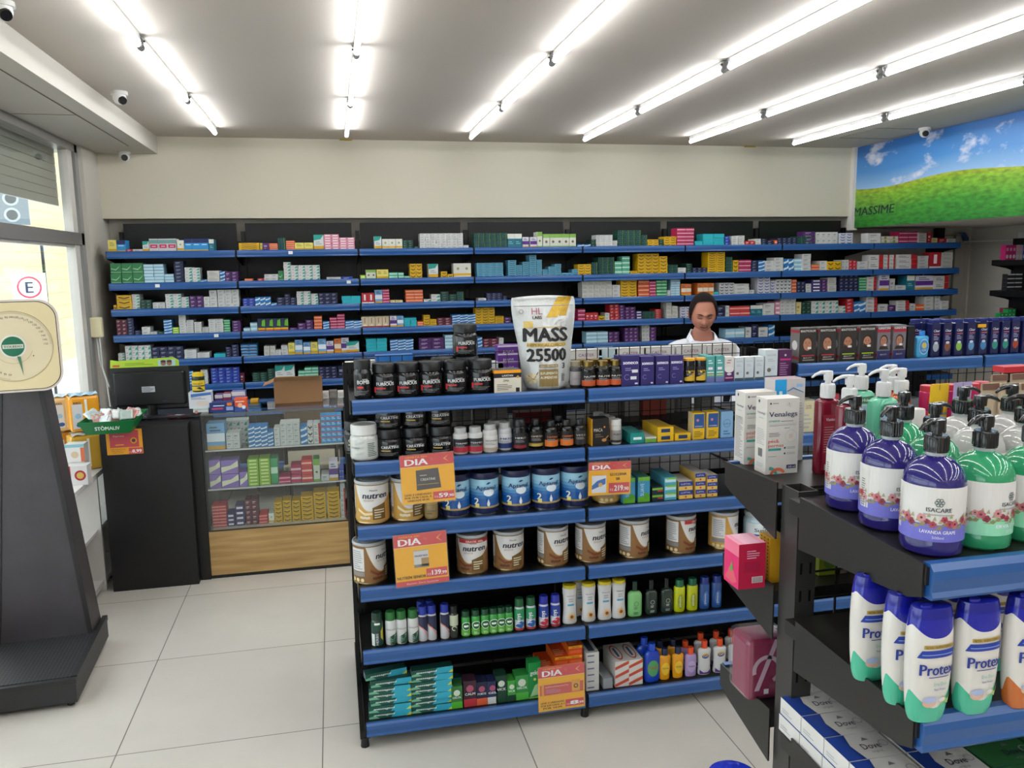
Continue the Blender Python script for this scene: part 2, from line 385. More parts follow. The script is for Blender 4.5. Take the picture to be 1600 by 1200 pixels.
mu.text(Pm, 'MASSIME', 0.27, 0.00, 0.075, '#16282c', 2, w=0.56, bold=0.015, slant=0.12)
mu = mu.build('wall_banner'); tag(mu, 'long printed wall banner of a green hill under blue sky', 'banner')

# ---------------------------------------------------------------- shop window on the left
def frame(name, *boxes, col='#b9b6b2', mt='plastic'):
    m_ = MB()
    for b in boxes: m_.box(*b, col, mt)
    return structure(name, m_)
wf = structure('window_1', MB().box(-1.83, XL, YN, 6.56, 2.085, 2.17, '#75726f', 'plastic').box(-1.80, -1.765, YN, 6.56, 2.065, 2.085, '#a9a6a2', 'plastic')
               .box(-1.84, XL, 6.50, 6.58, 0.3, 2.795, '#8d8b88', 'plastic').box(-1.82, -1.76, 6.36, 6.46, 0.3, 2.795, '#cfcac2', 'plastic')
               .box(-1.83, XL, YN, 6.5, 0.3, 0.36, '#75726f', 'plastic').box(-1.84, XL, YN, 6.56, 2.74, 2.795, '#8f8b86', 'plastic')
               .box(-1.83, XL, 2.2, 2.28, 0.3, 2.79, '#75726f', 'plastic').box(-1.83, XL, -0.6, -0.52, 0.3, 2.79, '#75726f', 'plastic'))
gl = MB().box(-1.795, -1.79, YN, 6.5, 0.36, 2.08, '#ffffff', 'glass').box(-1.795, -1.79, YN, 6.5, 2.17, 2.75, '#ffffff', 'glass').build('glass_pane', wf)
structure('wall_left', MB().box(-2.0, XL, YN, 6.62, 0, 0.3, '#bdb7ad', 'wall_paint'))
sh = MB()
for k in range(8):
    z0 = 2.36 + k * 0.058; sh.prism([(-1.89, z0), (-1.882, z0 + 0.003), (-1.882, z0 + 0.055), (-1.89, z0 + 0.058)], 'y', YN, 6.5, '#8a8981', 'plastic')
sh = sh.build('roller_shutter'); tag(sh, 'grey roller shutter half rolled down outside the upper window', 'shutter')
# outside
structure('street', MB().box(-40, -7.4, -20, 60, -0.3, -0.15, '#8f8c88', 'matte'))
ob = MB()
ob.box(-6.5, -6.2, 13.5, 30, -0.2, 7.5, '#dcc89f', 'wall_paint')
for k in range(24): ob.box(-6.2, -6.195, 13.5, 30, 0.2 + k * 0.3, 0.21 + k * 0.3, '#c9b78f', 'matte')
tag(ob.build('beige_building'), 'pale beige rendered building beyond the shop window', 'building')
ob = MB().box(-9.5, -9.0, 9, 30, -0.2, 6.4, '#e6e2d2', 'wall_paint')
for k in range(18): ob.box(-9.0, -8.985, 9, 30, 0.2 + k * 0.34, 0.23 + k * 0.34, '#bdb9ab', 'matte')
ow = empty('white_building'); tag(ow, 'cream white slatted building with maroon windows across the street', 'building'); ob.build('facade', ow)
for k in range(4): MB().box(-9.0, -8.96, 14.2 + k * 1.6, 15.1 + k * 1.6, 3.0, 3.55, '#6d3b44', 'gloss').box(-8.97, -8.95, 14.6 + k * 1.6, 14.66 + k * 1.6, 3.0, 3.55, '#dddddd').build('window', ow)
# traffic-signal like grey housing with two round openings seen through the upper pane
A = onx(18, 322, -5.2)
g_ = empty('equipment_box', A, -1.3); g_.scale = (.6, .6, .6); tag(g_, 'grey metal box with two round openings hung outside the upper window', 'equipment box')
MB().bbox(-0.12, 0.12, -0.42, 0.42, -0.52, 0.48, '#7f8b94', 'plastic', 0.02).build('housing', g_)
for z in (0.2, -0.25):
    q = MB(); Pq = plane((0.122, 0, z), (0, 1, 0), (0, 0, 1), 0.003); q.ringd(Pq, 0, 0, 0.14, 0.2, '#b8c0c4', 2); q.disc(Pq, 0, 0, 0.145, '#4f565b', 1); q.build('round_opening', g_)
A = onx(46, 449, -4.4)
sg = empty('parking_sign', A, -1.3); sg.scale = (.62, .62, .62); tag(sg, 'white parking sign with letter E in a red ring outside', 'sign')
q = MB().box(-0.01, 0.01, -0.36, 0.36, -0.42, 0.34, '#e6ebf2', 'plastic'); Pq = plane((0.011, 0, 0), (0, 1, 0), (0, 0, 1), 0.002)
q.ringd(Pq, 0, 0, 0.22, 0.26, '#d2485a', 1, 28); q.text(Pq, 'E', 0, -0.13, 0.26, '#3b3550', 2, bold=0.02); q.build('sign_plate', sg)
MB().tube([(-0.04, 0.34, -(A.z + .15) / .62), (-0.04, 0.34, 1.2)], 0.035, '#4c4b46', 'metal').build('post', sg)
for k, (z0, z1) in enumerate(((2.9, 2.5), (2.75, 2.65), (2.6, 2.3), (3.3, 3.15), (1.9, 1.3))):
    tag(MB().tube([(-6.8, 6 + (24) * i / 10, z0 + (z1 - z0) * i / 10 - 0.25 * math.sin(PI * i / 10)) for i in range(11)], 0.012, '#3c3c3c', 'matte', 5).build('overhead_cable'),
        'thin dark cable strung across the street outside the window', 'cable', 'cables strung outside the window')

# ---------------------------------------------------------------- tube lights
TZ = 2.885
TX = [-0.783, 0.164, 1.12, 2.05, 2.97, 3.92]; TY0 = 6.49; PIT = 1.232
def make_tube():
    t = empty('tube_light'); tag(t, 'x', 'tube light')
    MB().tube([(0, -PIT + 0.06, 0), (0, -0.02, 0)], 0.0135, '#ffffff', 'tube_light', 12).build('light_tube', t)
    MB().box(-0.011, 0.011, -PIT + 0.05, -0.03, 0.017, 0.043, '#d8d8d8', 'plastic').build('batten', t)
    for y in (-0.02, -PIT + 0.04):
        MB().tube([(0, y, 0), (0, y + 0.02, 0)], 0.016, '#8d8d8d', 'plastic', 12).box(-0.012, 0.012, y, y + 0.016, 0.0, 0.043, '#7e7e7e', 'plastic').box(-0.02, 0.02, y + 0.004, y + 0.012, 0.02, 0.03, '#6b6b6b', 'metal').build('end_cap', t)
    return t
TP = Proto(make_tube); rows = ['first', 'second', 'third', 'fourth', 'fifth', 'sixth']
for i, x in enumerate(TX):
    for k in range(8):
        nm = 'white tube light, %s from the far wall, %s row from the window' % (ORD[k + 1], rows[i]) if k else 'white tube light ending at the far wall, %s row from the window' % rows[i]
        TP.put((x, TY0 - k * PIT, TZ), nm, 'tube lights on the ceiling')
# ---------------------------------------------------------------- dome cameras
def dome(loc, aim, lab):
    t = empty('security_camera', loc); tag(t, lab, 'security camera')
    MB().lathe([(0.0, 0), (0.045, 0), (0.047, -0.02), (0.0, -0.02)][::-1], '#d6d4d0', 'plastic').build('mount_ring', t)
    b = MB().sphere((0, 0, -0.035), (0.038, 0.038, 0.04), '#dedcd8', 'plastic', 16); a = Vector(aim).normalized()
    b.build('dome', t); c = Vector((0, 0, -0.037)) + a * 0.021
    MB().tube([c, c + a * 0.02], [0.026, 0.022], '#17171a', 'gloss', 14).build('lens', t)
dome(onz(186, 143, CEIL), (0.6, -0.6, -0.5), 'white dome camera on the ceiling next to the lowered beam')
dome((-1.50, 6.87, 2.795), (0.2, -0.9, -0.35), 'white dome camera under the beam in the far corner')
dome(Vector((4.70, 5.85, CEIL)), (-0.35, -0.85, -0.35), 'white dome camera in front of the landscape banner')
dome(onz(2, 2, CEIL), (0.5, -0.6, -0.5), 'white dome camera on the ceiling nearest the viewer, cut by the frame')
for p in ((540, 214.5), (1172, 227)):
    A = ony(*p, 6.95); tag(MB().box(-0.05, 0.05, -0.01, 0.01, -0.012, 0, '#a58a2e', 'plastic').build('ceiling_clip', loc=(A.x, 6.95, CEIL)), 'small yellow plastic clip where ceiling meets wall, %s tube light row' % ('second' if p[0] < 600 else 'fifth'), 'clip')
A = ony(165, 510, 6.6)
jb = empty('junction_box', (-1.70, 6.55, A.z)); tag(jb, 'cream junction box on the column beside the shelving', 'junction box')
MB().bbox(-0.055, 0.03, -0.05, 0.0, -0.075, 0.075, '#d8cda6', 'plastic', 0.01).build('cover', jb)
MB().tube([(-0.02, -0.02, -0.07), (-0.015, -0.02, -0.25), (0.02, -0.02, -0.4), (0.03, -0.02, -0.6)], 0.006, '#cfcfcb', 'plastic').tube([(-0.0, -0.02, -0.07), (0.0, -0.02, -0.3), (0.035, -0.02, -0.45)], 0.005, '#cfcfcb', 'plastic').build('cable', jb)
# ================================================================ shelving
BLUE = '#24538f'; BLACK = '#0c0c0d'; BLK = '#0c0c0d'
def rail_mb(w, h=0.05):
    m_ = MB(); m_.prism([(0.012, 0.004), (0.0, 0.004), (-0.007, -0.004), (-0.009, -h * 0.35), (-0.006, -h * 0.75), (-0.009, -h * 0.9), (-0.006, -h), (0.012, -h)], 'x', 0.008, w - 0.008, BLUE, 'rail_paint')
    return m_
def shelf_part(par, x0, x1, yf, yb, z, thick=0.03, rail=0.05, brackets=True, deep=0.115, byb=None, dark=None):
    BLK = dark or BLACK; byb = byb if byb is not None else yb
    """a steel shelf: its price rail is at yf, its hanging edge at yb; z is the top surface"""
    d = 1 if yb > yf else -1
    m_ = MB().box(x0 + 0.003, x1 - 0.003, min(yf, yb), max(yf, yb), z - thick, z, BLK, 'steel_black')
    if brackets:
        for x in (x0 + 0.001, x1 - 0.004):
            pts = [(yf + d * 0.004, z + 0.004), (byb, z + 0.012), (byb, z - deep), (yf + d * 0.03, z - 0.052), (yf + d * 0.004, z - 0.042)]
            m_.prism(pts, 'x', x, x + 0.003, BLK, 'steel_black')
    s = m_.build('shelf', par)
    r = rail_mb(x1 - x0, rail); o = r.build('price_rail', s)
    o.location = (x0, yf, z)
    if d < 0: o.rotation_euler = (0, 0, PI); o.location = (x1, yf, z)
    return s
def post_part(par, x, y, z0, z1, w=0.035, d=0.07, slots=True, BLK=BLACK):
    m_ = MB()
    t = 0.003
    m_.box(x - w / 2, x + w / 2, y - d / 2, y - d / 2 + t, z0, z1, BLK, 'steel_black').box(x - w / 2, x + w / 2, y + d / 2 - t, y + d / 2, z0, z1, BLK, 'steel_black')
    m_.box(x - w / 2, x - w / 2 + t, y - d / 2 + t, y + d / 2 - t, z0, z1, BLK, 'steel_black').box(x + w / 2 - t, x + w / 2, y - d / 2 + t, y + d / 2 - t, z0, z1, BLK, 'steel_black')
    if slots:
        z = z0 + 0.06
        while z < z1 - 0.03:
            m_.box(x - 0.011, x - 0.007, y - d / 2 - 0.0006, y - d / 2, z, z + 0.02, '#020202', 'matte').box(x + 0.007, x + 0.011, y - d / 2 - 0.0006, y - d / 2, z, z + 0.02, '#020202', 'matte'); z += 0.05
    return m_.build('post', par)
def mesh_panel(par, x0, x1, y, z0, z1, st=0.05):
    m_ = MB(); n = round((x1 - x0) / st)
    for i in range(n + 1):
        x = x0 + (x1 - x0) * i / n; m_.box(x - 0.0016, x + 0.0016, y - 0.0016, y + 0.0016, z0, z1, '#101012', 'plastic')
    n = max(1, round((z1 - z0) / st))
    for i in range(n + 1):
        z = z0 + (z1 - z0) * i / n; m_.box(x0, x1, y - 0.003, y + 0.0, z - 0.0016, z + 0.0016, '#101012', 'plastic')
    return m_.build('wire_panel', par)

# ---- wall of medicines: eight bays
BY = 6.60; BW = 0.924; BX0 = -1.628; BYB = 7.06
BX = [BX0 + BW * i for i in range(9)]
BZ = [2.035, 1.80, 1.605, 1.41, 1.215, 1.01, 0.80, 0.58, 0.36]
for i in range(8):
    b = empty('shelving_unit', (0, 0, 0)); tag(b, 'black wall shelving bay with blue price rails, %s from the window' % ORD[i + 1], 'shelving', 'wall shelving bays')
    x0, x1 = BX[i], BX[i + 1]
    for z in (BZ if i < 3 else BZ[:7]): shelf_part(b, x0, x1, BY, BYB, z)
    post_part(b, x0 + 0.012, BYB + 0.03, 0, 2.2, 0.03, 0.05, slots=False)
    if i == 7: post_part(b, 5.93, BYB + 0.03, 0, 2.45, 0.09, 0.05, slots=False)
    if i < 7: MB().box(x0 + 0.035, x1 - 0.035, BYB, BYB + 0.02, 0.1, 2.265, '#0a0a0b', 'steel_black').box(x0 + 0.001, x1 - 0.001, BYB + 0.02, BYB + 0.03, 0.1, 2.12, '#0a0a0b', 'steel_black').build('back_panel', b)
    else: MB().box(x0 + 0.02, x1 - 0.02, BYB, BYB + 0.02, 0.1, 1.86, '#0a0a0b', 'steel_black').build('back_panel', b)
# small white price tags stuck on rails
for k, (px, row) in enumerate(((246, 1), (338, 3), (454, 0), (545, 1))):
    z = BZ[row] - 0.02; x = xat(px, BY - 0.01, z)
    tag(MB().box(-0.016, 0.016, -0.001, 0.0, -0.012, 0.012, '#dcdcdc', 'card').build('price_tag', loc=(x, BY - 0.010, z)), 'small white price tag on the blue rail of the %s shelf, %s bay' % (ORD[row + 1], ORD[1 if px < 370 else 2]), 'price tag')

# ---- double-sided island in the middle: four bays
GY = 3.035; GYM = 3.44; GYB = 3.86; GX = [0.046 + 0.919 * i for i in range(5)]
GZ = [0.105, 0.41, 0.668, 0.913, 1.165, 1.403]
for i in range(4):
    g = empty('island_shelving', (0, 0, 0)); x0, x1 = GX[i], GX[i + 1]
    tag(g, ('black island shelving bay with blue rails, %s', 'taller black island shelving bay, %s')[i > 1] % ('supplement jars on top', 'purple boxes on top', 'hair dye on top', 'at the right picture edge')[i], 'shelving')
    zs = GZ if i < 2 else GZ[:5] + [1.465]
    for z in zs:
        dpt = 0.36 if z > 0.2 else 0.38
        shelf_part(g, x0, x1, GY, GY + dpt, z)
    for z in (0.105, 0.60, 0.913, 1.165, 1.38): shelf_part(g, x0, x1, GYB, GYB - 0.36, z)
    post_part(g, x0 + 0.0 if i else x0 + 0.01, GYM, 0, 1.50, 0.055, 0.06)
    if i == 3: post_part(g, x1, GYM, 0, 1.5, 0.055, 0.06)
    MB().box(x0 + 0.03, x1 - 0.03, GYM - 0.01, GYM + 0.01, 0.12, 0.90, '#0a0a0b', 'steel_black').build('back_panel', g)
    mesh_panel(g, x0 + 0.03, x1 - 0.03, GYM, 0.93, 1.525)
    for x in ([x0] if i < 3 else [x0, x1]):
        MB().box(x - 0.018, x + 0.022, GY + 0.02, GYB - 0.02, 0.035, 0.075, BLK, 'steel_black').tube([(x, GY + 0.03, 0), (x, GY + 0.03, 0.04)], [0.018, 0.014], BLK, 'plastic').tube([(x, GYB - 0.03, 0), (x, GYB - 0.03, 0.04)], [0.018, 0.014], BLK, 'plastic').build('foot', g)

# ---- foreground island whose end faces the viewer on the right
FZ = [1.50, 1.284, 1.07, 0.80, 0.5, 0.2]; FX0, FX1 = 0.738, 1.70; FY, FYM, FYB = 0.872, 1.235, 1.455
for i in range(1):
    g = empty('island_shelving', (0, 0, 0)); tag(g, 'black steel island shelving end nearest the viewer, pump bottles on top', 'shelving')
    for k, z in enumerate(FZ):
        shelf_part(g, FX0, FX1, FY, FYM - 0.035, z, 0.025, 0.044, deep=.078, byb=1.165, dark='#1e1c1b')
        shelf_part(g, FX0 + .012, FX1, FYB, FYM + 0.022, z if k != 1 else 1.31, 0.025, 0.044, deep=.092, dark='#1e1c1b')
    post_part(g, 0.780, FYM - 0.005, 0, 1.508, 0.038, 0.052, BLK='#333130')
    post_part(g, FX1, FYM - 0.005, 0, 1.508, 0.036, 0.05)
    mesh_panel(g, 0.81, FX1 - 0.02, FYM, 0.4, 1.50)
    MB().box(0.762, 0.80, FY + 0.02, FYB - 0.02, 0.0, 0.07, BLK, 'steel_black').build('foot', g)

# ---- shelving against the right wall, only its shelf ends in view
g = empty('shelving_unit', (0, 0, 0)); tag(g, 'dark shelving against the right wall seen from its end', 'shelving')
for z in (1.87, 1.60, 1.33, 1.05, 0.75):
    m_ = MB().box(5.80, 6.03, 5.0, 6.25, z - 0.03, z, BLK, 'steel_black')
    for y in (5.0, 6.247): m_.prism([(5.79, z), (6.03, z + 0.006), (6.03, z - 0.10), (5.95, z - 0.075), (5.79, z - 0.045)], 'y', y, y + 0.003, BLK, 'steel_black')
    s_ = m_.build('shelf', g); MB().prism([(5.79, z), (5.80, z), (5.80, z - 0.05), (5.79, z - 0.04)], 'y', 5.0, 6.25, BLK, 'steel_black').build('price_rail', s_)
MB().box(6.02, 6.32, 5.0, 6.27, 0, 2.06, '#0e0e0f', 'steel_black').build('back_panel', g)
# blue spare brackets and a thin pole resting on the bulkhead ledge
tag(MB().prism([(6.02, 2.14), (6.09, 2.12), (6.12, 2.06), (6.16, 2.04), (6.15, 2.09), (6.11, 2.14)], 'y', 6.95, 6.99, '#2c4672', 'plastic').build('hook_bracket'), 'dark blue hook bracket on the far wall beside the shelving end', 'bracket')
tag(MB().tube([(6.12, 6.97, 2.05), (6.30, 6.6, 2.055), (6.31, 6.3, 2.06)], 0.008, '#c9c5bd', 'plastic').build('thin_pole'), 'thin white pole fixed across the corner of the far wall', 'pole')
# ================================================================ medicine cartons on the wall
# code: (base, accent, print style, colour word)
MC = {
 'w': ('#c9c9c6', '#8e9298', 'mark', 'white'), 'W': ('#c4c2bb', '#9b9a97', 'lines', 'off-white'), 't': ('#cfd2cf', '#2c9a86', 'corner', 'white and teal'),
 'g': ('#2f7e4a', '#9cc99a', 'arc', 'green'), 'c': ('#9cc9dc', '#e0eaee', 'band', 'pale blue'), 'C': ('#5fa3bd', '#274c63', 'chevron', 'sky blue'),
 'n': ('#161d44', '#8f93ad', 'mark', 'navy'), 'P': ('#4d2060', '#b9a0c4', 'mark', 'purple'), 'y': ('#dcab0a', '#5d4a0c', 'chevron', 'yellow'),
 'Y': ('#e2d36a', '#c9a21c', 'foot', 'pale yellow'), 'o': ('#e0602a', '#f0c0a0', 'band', 'orange'), 'r': ('#b81f2c', '#e6c9c4', 'mark', 'red'),
 'm': ('#b51f55', '#e8b4c4', 'band', 'crimson'), 'M': ('#d78aa0', '#f3e4e6', 'bandw', 'pink'), 'q': ('#22aebb', '#6fd0d6', 'plain', 'turquoise'),
 'b': ('#2476b8', '#d7e4ee', 'swoosh', 'blue and white'), 'B': ('#1d3a9e', '#9fb0dd', 'mark', 'royal blue'), 'd': ('#12382e', '#5c8f7c', 'mark', 'dark green'),
 'D': ('#164a3c', '#2f7ea0', 'frame', 'deep green'), 'k': ('#d0d0d0', '#15182e', 'chevron', 'black and white'), 'l': ('#8fbf2c', '#dfe8a0', 'bandw', 'lime'),
 'z': ('#d9c98e', '#a68f3c', 'mark', 'cream'), 'G': ('#2f9a5f', '#bfe0c6', 'band', 'mid green'), 'a': ('#5fb795', '#d4e8dc', 'band', 'mint green'),
 'R': ('#cfcdca', '#b3262c', 'side', 'white and red'), 'N': ('#cfcfd6', '#24398f', 'chevron', 'white and navy'),
 'p': ('#8f6fc0', '#e8e4c8', 'swoosh', 'lilac'), 'x': ('#5b1730', '#d3a9b0', 'mark', 'maroon'), 'X': ('#3c2d6e', '#e9e6ee', 'bandw', 'violet and white'),
 'O': ('#d33a3f', '#f2b9ae', 'band', 'coral red'), 'h': ('#1e8fcf', '#d9534c', 'cap', 'bright blue'), 'e': ('#5b6a70', '#3b464b', 'mark', 'grey'),
 # upright cartons
 'U': ('#d2d6d4', '#1e9a8c', 'tealtop', 'white teal-topped'), 'Z': ('#d8d6cc', '#d8a515', 'yfoot', 'white yellow-footed'), 'T': ('#1c6d80', '#cfe0dd', 'whitetop', 'teal white-topped'),
 'V': ('#d3cedb', '#5a2d84', 'mid', 'white and purple'), 'S': ('#74a9d8', '#e7eef5', 'mid', 'light blue'), 'A': ('#e2772c', '#e8d9c4', 'mid', 'orange and white'),
 'J': ('#cfcbcb', '#c8285c', 'pinkmid', 'white pink-banded'), 'H': ('#2a8fd0', '#14265e', 'navytop', 'blue navy-topped'), 'K': ('#cdbb9c', '#9c2a2a', 'redfoot', 'beige'),
 'E': ('#2f7f3c', '#7fae4a', 'gtop', 'white green-topped'), 'F': ('#b52532', '#ece8e8', 'wfoot', 'red white-footed'), 'L': ('#1c2c4c', '#6db52b', 'genfoot', 'navy and lime'),
}
UPRIGHT = set('UZTVSAJHKEFL')
def carton(mb, code, w, d, h, x=0.0, y=0.0, z=0.0):
    """a carton whose front bottom edge is centred on (x, y, z)"""
    base, acc, st, _w = MC[code]
    if code == 'E': mb.box(x - w / 2, x + w / 2, y, y + d, z, z + h, '#cfd2c4', 'card', {'t': base})
    else: mb.box(x - w / 2, x + w / 2, y, y + d, z, z + h, base, 'card')
    P = front(y, x, z, 0.0006); a = w / 2
    hx = w * 0.46; R = mb.rect
    if st == 'mark': R(P, -hx * 0.7, h * 0.5, hx * 0.35, h * 0.68, acc); R(P, -hx * 0.7, h * 0.25, 0, h * 0.33, acc)
    elif st == 'lines': mb.lines(P, -hx * 0.8, h * 0.2, hx * 0.8, h * 0.8, 3, acc)
    elif st == 'corner': mb.poly(P, [(hx * 0.05, h * 0.14), (hx, h * 0.14), (hx, h * 0.8), (hx * 0.45, h * 0.6)], acc); R(P, -hx * 0.8, h * 0.5, -hx * 0.1, h * 0.62, '#b5746a')
    elif st == 'arc': mb.poly(P, [(-hx, h * 0.5), (0, h * 0.42), (hx * 0.75, h * 0.7), (hx * 0.9, h * 0.85), (hx * 0.6, h * 0.55), (0, h * 0.3), (-hx, h * 0.42)], acc); R(P, -hx, h * 0.08, hx, h * 0.13, acc)
    elif st == 'band': R(P, -a, h * 0.42, a, h * 0.66, acc); R(P, -a, h * 0.0, a, h * 0.05, '#6a6a6a')
    elif st == 'bandw': R(P, -hx * 0.75, h * 0.3, hx * 0.75, h * 0.72, acc)
    elif st == 'chevron': mb.poly(P, [(-hx * 0.8, h * 0.7), (0, h * 0.42), (hx * 0.8, h * 0.7), (hx * 0.8, h * 0.42), (0, h * 0.14), (-hx * 0.8, h * 0.42)], acc); R(P, -a, 0, a, h * 0.05, '#4b4b4b' if code != 'y' else '#9c7a0a')
    elif st == 'swoosh': mb.poly(P, [(-a, h * 0.1), (a, h * 0.5), (a, h * 0.95), (hx * 0.1, h * 0.6), (-a, h * 0.5)], acc)
    elif st == 'frame': R(P, -hx * 0.6, h * 0.25, hx * 0.6, h * 0.75, '#0e2434'); R(P, hx * 0.65, 0, hx * 0.8, h, '#5f8f3c'); R(P, -hx * 0.3, h * 0.42, hx * 0.3, h * 0.56, acc, 2)
    elif st == 'side': R(P, hx * 0.45, 0, a, h, acc); mb.lines(P, -hx * 0.8, h * 0.3, hx * 0.3, h * 0.8, 2, '#7b7f88')
    elif st == 'cap': R(P, -a, h * 0.85, a, h, acc); mb.lines(P, -hx * 0.8, h * 0.3, hx * 0.8, h * 0.8, 2, '#bfe3f3')
    elif st == 'foot': R(P, -a, h * 0.05, a, h * 0.25, acc); mb.lines(P, -hx * 0.7, h * 0.5, hx * 0.7, h * 0.85, 3, '#8f8750')
    elif st == 'tealtop': mb.poly(P, [(-a, h * 0.62), (a * 0.4, h * 0.7), (a, h), (-a, h)], acc); R(P, -a, h * 0.05, a, h * 0.26, '#d8a515'); R(P, -a, 0, a, h * 0.06, '#a63a2a'); mb.lines(P, -hx * 0.7, h * 0.35, hx * 0.7, h * 0.58, 2, '#9aa0a0')
    elif st == 'yfoot': R(P, -a, h * 0.12, a, h * 0.28, acc); mb.disc(P, 0, h * 0.62, w * 0.16, '#8fa05c', 1, 10)
    elif st == 'whitetop': R(P, -a, h * 0.65, a, h, '#dcdcd2'); mb.lines(P, -hx * 0.7, h * 0.25, hx * 0.7, h * 0.5, 2, '#7fb6c0')
    elif st == 'mid': R(P, -a, h * 0.3, a, h * 0.62, acc); R(P, -a, 0, a, h * 0.14, '#d8a02c' if code in 'SVA' else acc); mb.lines(P, -hx * 0.7, h * 0.68, hx * 0.7, h * 0.92, 2, '#55606f', 2)
    elif st == 'pinkmid': R(P, -a, h * 0.62, a, h * 0.92, '#6d9a98'); R(P, -hx * 0.9, h * 0.28, hx * 0.9, h * 0.56, acc); R(P, -hx * 0.5, h * 0.38, hx * 0.5, h * 0.44, '#f0d0d8', 2)
    elif st == 'navytop': R(P, -a, h * 0.66, a, h, acc); R(P, -a, h * 0.04, a, h * 0.13, '#d8b02c'); R(P, -hx * 0.7, h * 0.5, hx * 0.7, h * 0.56, '#cfe6f5')
    elif st == 'redfoot': R(P, -a, 0, a, h * 0.14, acc); mb.poly(P, [(-a, h * 0.14), (0, h * 0.3), (a, h * 0.14)], '#e2dccb', 1); R(P, -w * 0.08, h * 0.4, w * 0.04, h * 0.9, '#8a6a50')
    elif st == 'gtop': R(P, -a, h * 0.72, a, h, acc); R(P, -a, h * 0.0, a, h * 0.1, acc); mb.disc(P, 0, h * 0.42, w * 0.2, '#6c5a3c', 1, 10)
    elif st == 'wfoot': R(P, -a, 0, a, h * 0.12, acc); R(P, -w * 0.14, h * 0.3, w * 0.14, h * 0.85, '#f0dede')
    elif st == 'genfoot': mb.poly(P, [(0, h * 0.4), (a, h * 0.35), (a, h * 0.95), (w * 0.1, h * 0.85)], acc); R(P, -a, h * 0.1, a, h * 0.24, '#e0b31c'); R(P, -a, 0, a, h * 0.1, '#c8442c')
    return mb
